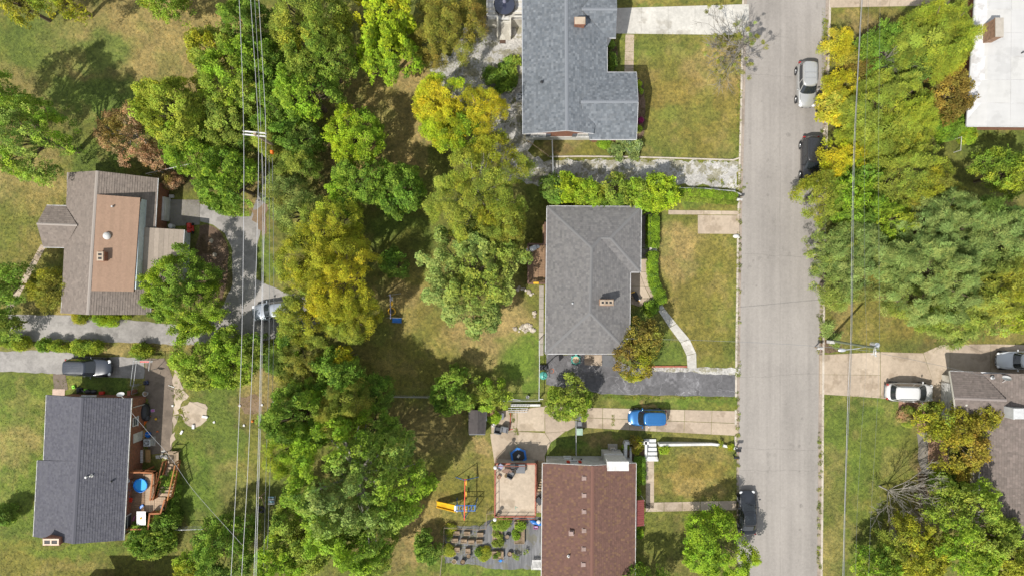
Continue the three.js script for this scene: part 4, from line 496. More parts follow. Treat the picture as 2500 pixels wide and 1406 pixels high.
// blobs of foliage: [x, y, z, radius]; leaves are set on and under their skin, thickest on top
function crown(thing, name, blobs, type, p1, p2, share, seed, dens = 7, o = {}) {
  const f = rng(seed * 977 + 5), geo = KIND[type][seed % KIND[type].length], list = [], up = V(0, 1, 0), q = new THREE.Quaternion(), q2 = new THREE.Quaternion(), base = thing.position;
  const A = PAL[p1], B = PAL[p2 ?? p1];
  for (const [bx, by, bz, br] of blobs) {
    const n = round(4 * PI * br * br * dens * 0.62 + 6), tone = f(), pal = f() < share ? B : A;
    for (let i = 0; i < n; i++) {
      let yy = 1 - 2 * pow(f(), 1.35) * 0.93, a = f() * PI * 2, s = sqrt(max(0, 1 - yy * yy)), d = V(cos(a) * s, yy, sin(a) * s);
      const bump = 0.75 + 0.4 * vn(bx * 3 + d.x * 2.2, bz * 3 + d.z * 2.2 + d.y * 2, seed % 50), rad = br * bump * (f() < 0.72 ? 0.78 + 0.62 * f() * f() : 0.4 + 0.5 * f());
      const pos = V(bx + d.x * rad, by + d.y * rad * (o.flat ?? 0.8), bz + d.z * rad), nrm = d.lerp(up, 0.3 + 0.3 * f()).normalize();
      q.setFromUnitVectors(up, nrm); q2.setFromAxisAngle(up, f() * PI * 2); q.multiply(q2);
      const sc = (o.scale ?? 1) * (0.75 + 0.6 * f()), t = clamp(0.4 * tone + 0.75 * (f() - 0.25) + 0.45 * (vn(pos.x * 0.8, pos.z * 0.8, 3) - 0.3)), pl = f() < 0.12 ? B : pal;
      list.push([pos, q.clone(), sc, [0, 1, 2].map((k) => mix(pl[0][k], pl[1][k], t))]);
    }
  }
  const im = new THREE.InstancedMesh(geo, LEAF, list.length), m = new THREE.Matrix4(), c = new THREE.Color();
  list.forEach(([pos, qq, s, rgb], i) => { m.compose(pos.sub(base), qq, V(s, s, s)); im.setMatrixAt(i, m); im.setColorAt(i, c.setRGB(...rgb)); });
  im.name = name; im.userData.kind = 'stuff'; im.castShadow = im.receiveShadow = true; thing.add(im); return im;
}
let treeSeed = 0;
const fillLeaves = (thing, name, geo, list, o = {}) => {
  const im = new THREE.InstancedMesh(geo, LEAF, list.length), m = new THREE.Matrix4(), c = new THREE.Color(), base = thing.position;
  list.forEach(([p, q, s, rgb], i) => { m.compose(p.sub(base), q, V(s, s, s)); im.setMatrixAt(i, m); im.setColorAt(i, c.setRGB(...rgb)); });
  im.name = name; im.userData.kind = 'stuff'; im.castShadow = im.receiveShadow = true; thing.add(im); return im;
};
// a tree: crown centre pixel, crown radius in pixels, height in metres. The crown is a ragged, creased dome of leaf sprays with
// clumps of several sizes, drooping at the rim, open in places down to the boughs.
function tree(px, py, rp, h, type, p1, p2, share, label, o = {}) {
  const s = ++treeSeed, f = rng(s * 131), hc = h * 0.66, c = at(px, py, hc), k = PX * (EYE - hc) / EYE, R = rp * k * (o.cat ? 1.06 : 1.14), sx = o.sx ?? 1, sz = o.sz ?? 1;
  const t = T(o.name ?? 'tree', label, o.cat ?? 'tree', V(c.x, 0, c.z), o.group), A = PAL[p1], B = PAL[p2 ?? p1], sd = s * 3.7, geo = KIND[type][s % KIND[type].length];
  const y0 = o.cat ? 0.12 : h * (o.skirt ?? 0.42), rim = (a) => 0.76 + 0.5 * (fbm(2 + cos(a) * 1.3 + sd, 2 + sin(a) * 1.3, 3, s) - 0.5) + 0.26 * vn(cos(a) * 4.2 + sd, sin(a) * 4.2, s + 9) + 0.16 * (vn(cos(a) * 11 + sd, sin(a) * 11, s + 19) - 0.5);
  const lump = o.lump ?? clamp(R * (0.26 + 0.2 * f()), 0.45, 1.7), crease = (x, z, w, e) => pow(abs(2 * fbm(x / w + sd, z / w - sd, 2, e, 0, 0.35) - 1), 0.75);
  const squash = o.cat ? 1 : 0.75, amp = (o.cat ? 0.35 : 0.5) * min(1, R / 2.2), surf = (x, z, rho) => { const d = sqrt(max(0, 1 - pow(rho, 2.1))); return y0 + (h - y0) * (0.28 + 0.72 * d * squash) * (0.9 + amp * (crease(x, z, lump, s) - 0.45) * 1.5) + (1.35 * min(1, R / 2.5)) * (crease(x, z, lump * 0.42, s + 40) - 0.35) + 0.5 * min(1, R / 2) * (vn(x / 0.45, z / 0.45 + sd, s + 60) - 0.5) - (1 - d) * (o.cat ? 0 : h * 0.12); };
  const n = round(PI * R * R * sx * sz * (o.n ?? (o.cat ? 60 : 30)) / pow(o.scale ?? 1, 1.3)), list = [], up = V(0, 1, 0), q = new THREE.Quaternion(), q2 = new THREE.Quaternion(), gap = o.gap ?? 0.08, ends = [];
  for (let i = 0; i < n; i++) {
    const a = f() * PI * 2, side = f() < 0.22, rm = rim(a), u = side ? 0.86 + 0.16 * f() : sqrt(f()) * 1.02, rr1 = u * R * rm, x = cos(a) * rr1, z = sin(a) * rr1, rho = min(1, u);
    if (vn(x / 0.9 + sd, z / 0.9 + 31, s + 3) * 0.6 + vn(x / 2.2 + sd, z / 2.2 + 11, s + 5) * 0.4 < 0.2 + gap * 1.1 + (u > 0.82 ? (u - 0.82) * 1.1 * (o.cat ? 0.5 : 1) : 0)) continue;
    if (!side && R > 1.2 && crease(x, z, lump, s) * 0.55 + crease(x, z, lump * 0.42, s + 40) * 0.45 < 0.3 && f() < 0.8) continue;
    const e = 0.22, ys = surf(x, z, rho), gx = surf(x + e, z, rho) - ys, gz = surf(x, z + e, rho) - ys, deep = f() < 0.34 ? pow(f(), 1.5) * min(1.6, h * 0.2) : 0;
    let y = ys - deep + (f() < 0.08 ? 0.25 * f() * min(1, R / 2) : 0); if (side) y = mix(y, y0 + 0.1, f() * f());
    const nrm = V(-gx / e * 0.6, 1, -gz / e * 0.6).add(V(cos(a), 0.1, sin(a)).multiplyScalar(rho * rho * 0.55)).add(V(f() - 0.5, 0, f() - 0.5).multiplyScalar(0.8)).normalize();
    q.setFromUnitVectors(up, nrm); q2.setFromAxisAngle(up, f() * PI * 2); q.multiply(q2);
    const blend = clamp((fbm(x / (R * 0.8) + sd, z / (R * 0.8), 2, s + 7) - 0.5) * 3 + share + (f() - 0.5) * 0.5), tn = clamp(0.5 * fbm(x / 1.1 + sd, z / 1.1, 2, s + 13) + 1.0 * (f() - 0.45) + 0.3), j = 0.85 + 0.3 * f();
    list.push([V(c.x + x * sx, max(0.08, y), c.z + z * sz), q.clone(), (o.scale ?? 1) * (0.65 + 0.65 * f()), [0, 1, 2].map((w) => mix(mix(A[0][w], A[1][w], tn), mix(B[0][w], B[1][w], tn), blend) * (w ? 1 : j))]);
    if (i % max(1, floor(n / 26)) === 0) ends.push(V(c.x + x * sx * 0.92, max(0.1, y - 0.15), c.z + z * sz * 0.92));
  }
  fillLeaves(t, 'crown', geo, list);
  const tr = max(0.04, h * 0.017), fork = max(0.12, y0 * 0.75), wob = (v) => (f() - 0.5) * v, g = [], top = V(c.x + wob(0.25) * min(1, R), fork, c.z + wob(0.25) * min(1, R));
  g.push(tube([V(c.x, -0.02, c.z), V(c.x + wob(0.1), fork * 0.5, c.z + wob(0.1)), top], tr * 1.3, 7, tr));
  for (const e of ends) { const m = top.clone().lerp(e, 0.45).add(V(wob(0.5), (e.y - fork) * 0.12, wob(0.5)).multiplyScalar(min(1, R / 2))), m2 = m.clone().lerp(e, 0.55).add(V(wob(0.4), 0, wob(0.4)).multiplyScalar(min(1, R / 2))); g.push(tube([top, m, m2, e], tr * 0.6, 5, tr * 0.16)); }
  P(t, 'trunk', g, o.bark ?? M.bark); return t;
}
const shrub = (px, py, rp, h, type, p1, p2, share, label, o = {}) => tree(px, py, rp, h, type, p1, p2, share, label, { name: 'shrub', cat: 'shrub', scale: 0.7, ...o });
function hedge(list, wid, h, p1, p2, label, o = {}) {               // a clipped hedge along points of the survey grid
  const s = ++treeSeed, pts = pp(list, h), c = pts[0].clone().lerp(pts[pts.length - 1], 0.5), t = T('hedge', label, 'hedge', V(c.x, 0, c.z), o.group), f = rng(s * 7), blobs = [], g = [];
  for (let i = 0; i < pts.length - 1; i++) { const a = pts[i], b = pts[i + 1], L = a.distanceTo(b), n = max(1, round(L / 0.28)), d = b.clone().sub(a).normalize(); for (let k = 0; k < n; k++) { const p = a.clone().lerp(b, (k + 0.5) / n); for (const u of wid > 0.7 ? [-0.38, 0, 0.38] : [-0.25, 0.25]) blobs.push([p.x - d.z * u * wid * 0.8, h - 0.26, p.z + d.x * u * wid * 0.8, 0.26], [p.x - d.z * u * wid, h * 0.45, p.z + d.x * u * wid, 0.24]); if (k % 2 === 0) g.push(bar(V(p.x, 0, p.z), V(p.x + (f() - 0.5) * 0.2, h * 0.8, p.z), 0.025)); } }
  crown(t, 'foliage', blobs, 'tiny', p1, p2, o.share ?? 0.15, s, 20, { flat: 0.9, scale: 0.75 }); P(t, 'stem', g, M.bark); return t;
}
function bare(px, py, tips, h, label, o = {}) {                     // a leafless tree: trunk foot pixel, and where its boughs end
  const s = ++treeSeed, f = rng(s * 57), c = at(px, py, 0), t = T('bare_tree', label, 'tree', V(c.x, 0, c.z)), g = [], tw = [], ends = [];
  const grow = (p, d, L, r, lvl) => {
    let a = p.clone(), dir = d.clone(); const n = 3, pts = [a.clone()];
    for (let i = 0; i < n; i++) { dir.add(V(f() - 0.5, (f() - 0.4) * 0.6, f() - 0.5).multiplyScalar(0.35)).normalize(); a = a.clone().addScaledVector(dir, L / n); a.y = max(0.15, a.y); pts.push(a); if (lvl > 0 && i > 0) for (let k = 0; k < 2; k++) grow(a, dir.clone().add(V(f() - 0.5, f() * 0.5 - 0.15, f() - 0.5).multiplyScalar(1.3)).normalize(), L * (0.45 + 0.3 * f()), r * 0.5, lvl - 1); }
    (lvl > 1 ? g : tw).push(tube(pts, max(r, 0.016), lvl > 1 ? 5 : 3, max(0.012, r * 0.5))); if (lvl === 0) ends.push(a);
  };
  const foot = V(c.x, 0, c.z), fk = V(c.x + (o.lean?.[0] ?? 0), o.fork ?? h * 0.3, c.z + (o.lean?.[1] ?? 0)); g.push(tube([foot, fk], o.r ?? 0.14, 7, (o.r ?? 0.14) * 0.75));
  for (const [x, y, z] of tips) { const e = at(x, y, z), d = e.clone().sub(fk), L = d.length(); grow(fk, d.normalize(), L * 0.8, (o.r ?? 0.14) * 0.45, 3); }
  P(t, 'trunk', g, M.paleBark); P(t, 'twig', tw, M.paleBark, { kind: 'stuff' });
  if (o.leaves) crown(t, 'crown', ends.filter(() => f() < o.leaves).map((e) => [e.x, e.y, e.z, 0.12 + 0.1 * f()]), 'tiny', o.p1 ?? 'olive', o.p2 ?? 'bronze', 0.3, s, 3, { scale: 0.6 });
  return t;
}
{
  // left side
  tree(42, 322, 92, 13, 'broad', 'sage', 'bright', 0.4, 'tall feathery green tree at the left edge above the taupe-roofed house', { gap: 0.1 }); tree(-95, 240, 90, 14, 'broad', 'green', 'olive', 0.3, 'tree beyond the left edge, shadow on the top left lawn');
  tree(298, 320, 66, 7, 'tiny', 'rust', 'bronze', 0.45, 'rust brown tree just north of the taupe-roofed house', { gap: 0.12, sz: 1.15, bark: M.paleBark, scale: 1.3 }); tree(365, 375, 32, 4, 'tiny', 'rust', 'orange', 0.15, 'low russet tree at the right foot of the big rust brown one');
  tree(115, -30, 62, 10, 'broad', 'gold', 'green', 0.5, 'yellow-green tree cut by the top edge, upper left corner'); tree(385, -32, 62, 8, 'broad', 'cedar', 'green', 0.4, 'yellow-green tree cut by the top edge above the dry lawn'); tree(15, -10, 40, 9, 'broad', 'olive', 'gold', 0.4, 'olive tree in the very top left corner');
  tree(512, 115, 52, 8, 'broad', 'gold', 'moss', 0.5, 'olive-gold rounded tree at the east edge of the dry top lawn'); tree(560, 175, 84, 11, 'broad', 'bright', 'moss', 0.45, 'wide bright green tree west of the wires near the top'); tree(425, 260, 92, 10, 'broad', 'cedar', 'moss', 0.5, 'large pale yellow-green tree right of the rust brown tree'); tree(455, 350, 62, 8, 'broad', 'bright', 'green', 0.4, 'rounded green tree north-east of the taupe roof'); tree(545, 300, 62, 8, 'broad', 'moss', 'dark', 0.3, 'dull green tree just left of the crossarm pole');
  tree(595, 55, 62, 10, 'broad', 'dark', 'green', 0.4, 'dark green tree under the wires at the top edge'); tree(640, 150, 58, 10, 'broad', 'green', 'deep', 0.4, 'green tree directly under the wires below the top edge'); tree(735, 35, 95, 14, 'broad', 'moss', 'gold', 0.35, 'tall olive and yellow tree at the top, right of the wires'); tree(770, 130, 78, 13, 'broad', 'green', 'moss', 0.4, 'tall green tree below the olive one, right of the wires'); tree(735, 215, 74, 12, 'broad', 'bright', 'green', 0.5, 'mid green tree in the middle of the tall strip beside the wires'); tree(655, 255, 56, 9, 'broad', 'deep', 'green', 0.4, 'deep green tree under the wires above the crossarms');
  tree(715, 320, 62, 9, 'broad', 'dark', 'deep', 0.4, 'dark shaded tree right of the crossarm pole'); tree(720, 400, 52, 8, 'fine', 'moss', 'dark', 0.5, 'dull feathery tree south-east of the crossarm pole'); tree(690, 465, 48, 8, 'fine', 'sage', 'olive', 0.4, 'grey-green tree beside the lower wires'); tree(655, 345, 34, 9, 'needle', 'moss', 'olive', 0.5, 'vine tangle climbing around the crossarm pole', { dome: 0.5 });
  tree(560, 452, 80, 9, 'broad', 'bright', 'green', 0.4, 'bright leafy tree shading the top of the loop drive'); tree(434, 713, 94, 8, 'broad', 'green', 'lime', 0.22, 'yellow-tipped green spreading tree over the east side of the taupe-roofed house', { gap: 0.02, scale: 0.85 });
  tree(108, 705, 48, 4, 'fine', 'gold', 'olive', 0.5, 'yellowing shrubby tree beside the stepping path', { gap: 0.15 }); tree(10, 695, 46, 6, 'broad', 'green', 'moss', 0.4, 'green tree at the left edge beside the stepping path'); tree(5, 790, 34, 5, 'broad', 'moss', 'green', 0.4, 'small green tree at the left end of the grey drive');
  shrub(262, 779, 42, 2.2, 'fine', 'lime', 'bright', 0.4, 'bright lime shrub against the south wall of the taupe-roofed house', { sz: 0.45 }); shrub(188, 770, 18, 1.2, 'fine', 'gold', 'bright', 0.4, 'small yellow-green shrub under the south-west eave'); shrub(415, 440, 22, 2, 'tiny', 'rust', 'bronze', 0.4, 'brown leafless-looking shrub by the brick garage corner');
  for (const [x, y, r, i] of [[42, 838, 24, 'leftmost round clipped shrub of the row between the two left drives'], [103, 843, 19, 'second round clipped shrub from the left between the two left drives'], [140, 846, 18, 'third round clipped shrub from the left, paler'], [190, 848, 25, 'wide clipped shrub midway between the two left drives'], [226, 849, 20, 'clipped shrub at the right end of the row, touching the wide one'], [338, 857, 24, 'loose shrub by the dark drive, apart from the clipped row'], [8, 836, 16, 'small shrub in the row at the left picture edge']]) shrub(x, y, r, 1.7, 'tiny', x % 2 ? 'bright' : 'cedar', 'green', 0.4, i, { sz: 0.75, scale: 1 });
  // strip below the loop drive
  tree(480, 872, 72, 5, 'broad', 'moss', 'bright', 0.4, 'spreading green tree beside the metal pipe frame on the left'); tree(560, 882, 70, 6, 'broad', 'bright', 'moss', 0.4, 'yellow-green tree left of the lower wires under the drive'); tree(612, 860, 40, 6, 'broad', 'moss', 'dark', 0.4, 'green tree under the wires below the silver car');
  tree(735, 905, 72, 7, 'fine', 'olive', 'dark', 0.45, 'dull olive thicket tree right of the wires'); tree(820, 915, 62, 9, 'broad', 'green', 'deep', 0.5, 'green tree beside the yellow-topped one in the middle strip'); tree(838, 880, 26, 8, 'broad', 'yellow', 'lime', 0.4, 'small yellow-topped tree in the middle strip'); tree(690, 880, 42, 6, 'fine', 'dark', 'olive', 0.4, 'dark low tree beside the wires near the drive bend'); tree(910, 960, 42, 5, 'broad', 'dark', 'deep', 0.4, 'dark shrubby tree at the north-east foot of the big tree mass');
  tree(725, 1020, 82, 11, 'broad', 'green', 'bright', 0.4, 'green tree at the north-west of the big lower tree mass'); tree(835, 1000, 66, 11, 'fine', 'moss', 'olive', 0.4, 'olive-tipped tree at the north of the big lower tree mass'); tree(700, 1110, 60, 9, 'needle', 'cedar', 'bright', 0.5, 'yellow-green feathery tree at the west of the big lower tree mass'); tree(905, 1050, 50, 9, 'broad', 'green', 'deep', 0.5, 'deep green tree at the east of the big lower tree mass');
  tree(842, 1198, 172, 15, 'broad', 'bright', 'sage', 0.6, 'largest tree of the lower middle, pale branches showing in its crown', { gap: 0.08, bark: M.paleBark, lump: 1.3 }); tree(735, 1310, 88, 9, 'broad', 'moss', 'green', 0.5, 'broad green tree on the lower left flank of the largest tree'); tree(885, 1345, 70, 9, 'broad', 'green', 'moss', 0.4, 'green tree at the lower right flank of the largest tree'); tree(680, 1370, 60, 9, 'broad', 'bright', 'gold', 0.3, 'yellow-green tree at the bottom edge right of the wires');
  tree(545, 1345, 78, 7, 'broad', 'green', 'dark', 0.4, 'green tree at the bottom edge left of the wires'); tree(470, 1385, 40, 5, 'broad', 'bright', 'gold', 0.2, 'small green tree at the bottom edge beside the left lawn'); shrub(362, 1320, 52, 3, 'broad', 'moss', 'green', 0.4, 'leafy shrub at the south-east corner of the dark grey house', { scale: 1 }); shrub(400, 1275, 34, 2.6, 'broad', 'green', 'dark', 0.4, 'dark leafy shrub against the south end of the timber deck', { scale: 1 });
  shrub(-5, 1262, 26, 3, 'broad', 'dark', 'green', 0.3, 'dark shrub at the left edge, shadow on the lawn'); shrub(410, 1195, 20, 1.2, 'broad', 'green', 'dark', 0.3, 'low weeds beside the timber stairs', { scale: 0.9, sz: 2.2 });
  // middle
  tree(932, 20, 72, 11, 'big', 'lime', 'yellow', 0.25, 'tall lime-yellow tree cut by the top edge', { scale: 0.7 }); tree(938, 120, 66, 10, 'big', 'lime', 'bright', 0.3, 'lime-yellow tree right below the one cut by the top edge', { scale: 0.7 }); tree(1080, 70, 76, 8, 'fine', 'olive', 'bronze', 0.4, 'thin olive-brown tree beside the white deck', { gap: 0.12 }); tree(1140, 40, 46, 8, 'fine', 'bronze', 'olive', 0.4, 'brownish thin tree left of the white deck stairs', { gap: 0.15 });
  tree(1088, 255, 82, 9, 'fine', 'yellow', 'lime', 0.35, 'bright yellow tree west of the gravel yard'); tree(1185, 270, 58, 9, 'fine', 'yellow', 'gold', 0.3, 'golden yellow tree against the gravel yard, right of the bright yellow one'); tree(1120, 330, 60, 7, 'broad', 'bright', 'yellow', 0.3, 'green-gold tree between the yellow pair and the olive tree');
  shrub(1225, 185, 38, 0.9, 'broad', 'green', 'dark', 0.4, 'low dark weeds spreading over the gravel yard', { scale: 0.9, gap: 0.2 }); shrub(1255, 160, 22, 0.8, 'broad', 'green', 'moss', 0.4, 'weed patch on the gravel close to the grey house wall', { scale: 0.9, gap: 0.2 });
  tree(858, 328, 72, 9, 'broad', 'lime', 'bright', 0.35, 'rounded lime-green tree casting a shadow on the dry middle lawn'); tree(868, 455, 72, 9, 'broad', 'bright', 'green', 0.4, 'green tree right below the rounded lime one'); tree(975, 462, 60, 8, 'broad', 'green', 'deep', 0.4, 'deep green tree right of the wires, north of the shaded lawn'); tree(1168, 462, 124, 11, 'fine', 'gold', 'moss', 0.4, 'big olive-gold tree with bare pale boughs showing', { gap: 0.16, bark: M.paleBark }); tree(1215, 540, 62, 9, 'fine', 'gold', 'olive', 0.4, 'gold-olive tree beside the brown timber deck');
  tree(1147, 677, 126, 9, 'broad', 'sage', 'moss', 0.45, 'grey-green rounded tree left of the brown timber deck', { gap: 0.1 });
  tree(725, 520, 56, 9, 'fine', 'moss', 'sage', 0.5, 'moss-green tree at the top of the yellowing middle group'); tree(800, 560, 72, 11, 'fine', 'gold', 'cedar', 0.4, 'yellowing tree north in the middle group'); tree(735, 640, 66, 10, 'fine', 'gold', 'moss', 0.45, 'yellowing tree on the west of the middle group beside the loop drive'); tree(815, 680, 108, 13, 'fine', 'gold', 'yellow', 0.2, 'largest yellowing tree in the middle group'); tree(748, 768, 72, 9, 'fine', 'moss', 'gold', 0.5, 'yellow and green tree over the silver car'); tree(850, 780, 62, 10, 'fine', 'gold', 'moss', 0.3, 'yellowing tree at the south of the middle group'); tree(705, 830, 36, 6, 'broad', 'bright', 'green', 0.4, 'bright green tree right below the silver car');
  tree(962, 640, 32, 4, 'broad', 'deep', 'dark', 0.4, 'small dark green tree alone in the shaded middle lawn');
  tree(1108, 960, 54, 5, 'broad', 'green', 'moss', 0.4, 'green tree left of the dark shed'); tree(1205, 968, 38, 4, 'broad', 'bright', 'moss', 0.4, 'small yellow-green tree right above the dark shed'); tree(1392, 981, 52, 4.6, 'broad', 'bright', 'moss', 0.35, 'tree at the end of the black driveway, shadow on the asphalt', { gap: 0.1 });
  tree(1572, 828, 42, 5.5, 'tiny', 'bronze', 'olive', 0.45, 'bronze tree at the south-east corner of the hip-roofed house', { scale: 1.5 }); tree(1548, 882, 46, 5.5, 'tiny', 'bronze', 'gold', 0.3, 'bronze-green tree over the edge of the black driveway', { scale: 1.5 });
  shrub(1050, 1342, 36, 3, 'broad', 'dark', 'green', 0.5, 'round dark bush left of the vegetable plot', { scale: 1 }); tree(1590, 1462, 62, 8, 'broad', 'green', 'moss', 0.4, 'tree beyond the bottom edge whose shade falls on the terrace lawn', { gap: 0.2 }); tree(1762, 1345, 80, 7, 'broad', 'bright', 'lime', 0.45, 'lime-green tree over the black sedan at the kerb', { gap: 0.14 });
  [[1352, 462, 30, 'dark', 'deep', 'dark'], [1378, 455, 36, 'lime', 'bright', 'first lime'], [1440, 472, 36, 'bright', 'gold', 'yellow-green'], [1500, 466, 42, 'moss', 'green', 'dull green'], [1556, 470, 36, 'moss', 'bright', 'mossy'], [1612, 470, 42, 'lime', 'bright', 'second lime, easternmost,'], [1575, 488, 24, 'bright', 'lime', 'smallest bright']].forEach(([x, y, r, a, b, n]) => tree(x, y, r, 4.5, 'broad', a, b, 0.35, n + ' tree in the row between the gravel lane and the hip-roofed house'));
  hedge([[1655, 470], [1700, 468], [1800, 480]], 0.6, 0.7, 'bright', 'moss', 'low loose hedge strip along the south side of the gravel lane'); hedge([[1650, 476], [1800, 488]], 0.7, 0.5, 'moss', 'bright', 'ground-hugging green strip right below the gravel lane wall');
  hedge([[1597, 525], [1597, 600]], 1.0, 1.0, 'bright', 'deep', 'short straight clipped hedge before the hip-roofed house, above the steps'); hedge([[1595, 617], [1595, 660], [1600, 690], [1611, 718], [1622, 738]], 0.8, 1.0, 'bright', 'deep', 'long curved clipped hedge along the front walk of the hip-roofed house'); shrub(1592, 752, 16, 1.1, 'tiny', 'bright', 'deep', 0.3, 'round clipped bush where the curved front walk narrows', { scale: 1, sz: 1.1 });
  // front beds of the grey house
  shrub(1494, 150, 11, 1.4, 'broad', 'green', 'dark', 0.3, 'leafy shrub beside the porch notch of the grey house', { sz: 2.2 }); shrub(1490, 105, 9, 1.6, 'broad', 'dark', 'green', 0.3, 'dark shrub in the shaded porch notch of the grey house'); shrub(1558, 205, 9, 0.9, 'tiny', 'lime', 'bright', 0.3, 'small lime shrub at the north-east corner of the front wing'); shrub(1562, 222, 8, 0.8, 'tiny', 'cedar', 'bright', 0.3, 'lower lime shrub beside the front wing'); shrub(1565, 293, 6, 0.7, 'tiny', 'lav', 'pinkish', 0.5, 'magenta flowering plant in the shaded front bed'); shrub(1560, 315, 8, 0.9, 'tiny', 'cedar', 'bright', 0.3, 'lime round shrub at the south end of the front bed');
  shrub(1478, 350, 18, 1.0, 'broad', 'bright', 'green', 0.3, 'bright leafy clump along the south wing wall', { sz: 0.5 }); shrub(1530, 360, 34, 1.5, 'broad', 'spruce', 'white', 0.1, 'white-flowering bush at the south-east corner of the front wing', { scale: 0.9, sz: 0.8 });
  bare(1800, 124, [[1762, 86, 3.8], [1740, 116, 3.4], [1758, 152, 3.4], [1792, 78, 4], [1824, 84, 3.6], [1822, 112, 3.4], [1746, 138, 3.2], [1796, 154, 3.2], [1776, 114, 4], [1812, 128, 3.6], [1774, 138, 3.6]], 4.4, 'half-bare ornamental tree at the kerb before the grey house', { leaves: 0.07, r: 0.15, p1: 'olive', p2: 'sage' });
}
{
  // right side
  tree(2050, 112, 38, 4, 'fine', 'yellow', 'lemon', 0.4, 'golden round tree at the north end of the roadside thicket'); tree(2110, 165, 42, 4, 'fine', 'olive', 'bronze', 0.4, 'dry olive tree right behind the golden round one', { gap: 0.15 }); tree(2062, 210, 40, 4, 'fine', 'gold', 'yellow', 0.4, 'yellow-olive tree beside the silver SUV'); tree(2045, 258, 42, 3.5, 'big', 'lemon', 'yellow', 0.4, 'pale yellow large-leaved tree over the street edge by the silver SUV', { gap: 0.1 }); tree(2130, 205, 22, 3.5, 'fine', 'yellow', 'gold', 0.4, 'small yellow tree beside the bare branches in the thicket');
  tree(2165, 115, 58, 6, 'broad', 'deep', 'green', 0.4, 'deep green tree at the top of the roadside thicket'); tree(2235, 150, 54, 6, 'broad', 'dark', 'spruce', 0.3, 'dark green tree with white-tipped leaves beside the cedar'); tree(2305, 95, 88, 9, 'needle', 'cedar', 'moss', 0.3, 'large lime cedar overhanging the white flat roof', { dens: 9 }); tree(2255, 60, 40, 7, 'needle', 'moss', 'cedar', 0.3, 'smaller cedar left of the large lime cedar', { dens: 9 });
  tree(2190, 275, 104, 8, 'needle', 'cedar', 'moss', 0.25, 'broad lime cedar in the middle of the roadside thicket', { dens: 9 }); tree(2150, 340, 62, 6, 'needle', 'cedar', 'green', 0.3, 'lower cedar under the broad lime cedar', { dens: 9 }); tree(2330, 225, 56, 6, 'tiny', 'bronze', 'orange', 0.2, 'bronze tree against the white flat-roofed house', { scale: 1.5, sz: 1.15 }); shrub(2330, 305, 34, 2.5, 'fine', 'deep', 'bright', 0.4, 'dark green shrub at the corner of the white flat-roofed house', { scale: 1 }); shrub(2368, 330, 20, 1.5, 'broad', 'bright', 'gold', 0.3, 'light green shrub below the corner of the white flat roof'); tree(2320, 165, 22, 7, 'fine', 'yellow', 'gold', 0.3, 'small yellow tree top between the cedar and the bronze tree');
  tree(2072, 380, 52, 5, 'fine', 'yellow', 'lime', 0.45, 'bright yellow-lime tree over the black SUV'); tree(2092, 338, 34, 5, 'needle', 'gold', 'cedar', 0.4, 'gold-green tree above the black SUV'); tree(2008, 475, 56, 6, 'fine', 'gold', 'moss', 0.4, 'yellow-green tree leaning over the street below the black SUV'); tree(2105, 490, 62, 7, 'broad', 'bright', 'deep', 0.4, 'bright green tree inside the thicket below the black SUV'); tree(2120, 425, 46, 6, 'broad', 'deep', 'green', 0.4, 'deep green tree behind the black SUV'); tree(2225, 420, 92, 9, 'fine', 'moss', 'gold', 0.35, 'large mossy tree in the upper middle of the right-hand wood'); tree(2290, 490, 66, 9, 'fine', 'olive', 'moss', 0.4, 'olive tree above the big grey-green trees'); tree(2185, 540, 46, 8, 'broad', 'cedar', 'bright', 0.4, 'yellow-green tree between the mossy and grey-green trees'); tree(2460, 425, 60, 7, 'broad', 'cedar', 'green', 0.4, 'light green tree at the right edge below the white house');
  tree(2040, 590, 58, 6, 'fine', 'sage', 'moss', 0.4, 'sage green tree at the street edge, upper'); tree(2110, 620, 72, 8, 'needle', 'spruce', 'sage', 0.4, 'soft spruce-green tree behind the upper street-edge sage tree'); tree(2042, 690, 60, 5, 'fine', 'sage', 'moss', 0.4, 'sage green tree at the street edge, lower'); tree(2130, 690, 46, 6, 'fine', 'sage', 'bronze', 0.2, 'sage tree inside the wood above the lamp pole');
  tree(2310, 560, 92, 11, 'needle', 'spruce', 'sage', 0.5, 'tall spruce-green tree at the north of the right-hand wood'); tree(2430, 580, 100, 12, 'needle', 'spruce', 'dark', 0.3, 'tall spruce-green tree at the right edge of the wood'); tree(2300, 670, 112, 12, 'needle', 'sage', 'spruce', 0.4, 'broad sage tree in the middle of the right-hand wood'); tree(2420, 690, 100, 11, 'needle', 'sage', 'gold', 0.15, 'broad sage tree with brown sprays at the right edge'); tree(2265, 735, 72, 8, 'needle', 'sage', 'moss', 0.4, 'sage tree at the south-west of the right-hand wood'); tree(2360, 760, 72, 8, 'needle', 'moss', 'sage', 0.5, 'moss-green tree at the south of the right-hand wood over the lawn'); tree(2485, 760, 52, 8, 'broad', 'cedar', 'sage', 0.4, 'yellow-green tree at the right edge above the concrete drive'); tree(2200, 640, 56, 9, 'needle', 'sage', 'spruce', 0.4, 'grey-green tree between the street-edge trees and the broad sage tree');
  bare(2110, 200, [[2150, 170, 3], [2165, 160, 3], [2185, 170, 3], [2170, 195, 2.5], [2140, 210, 2.5]], 3, 'tangle of bare pale branches inside the roadside thicket', { r: 0.07, fork: 1 });
  shrub(2034, 806, 22, 0.7, 'needle', 'sage', 'sage', 0.3, 'spiky grey-green plant at the foot of the lamp pole', { scale: 0.9, n: 22, gap: 0.3 }); shrub(2030, 846, 18, 0.4, 'needle', 'sage', 'moss', 0.4, 'flattened spiky plant below the lamp pole', { scale: 0.8, n: 18, gap: 0.35 });
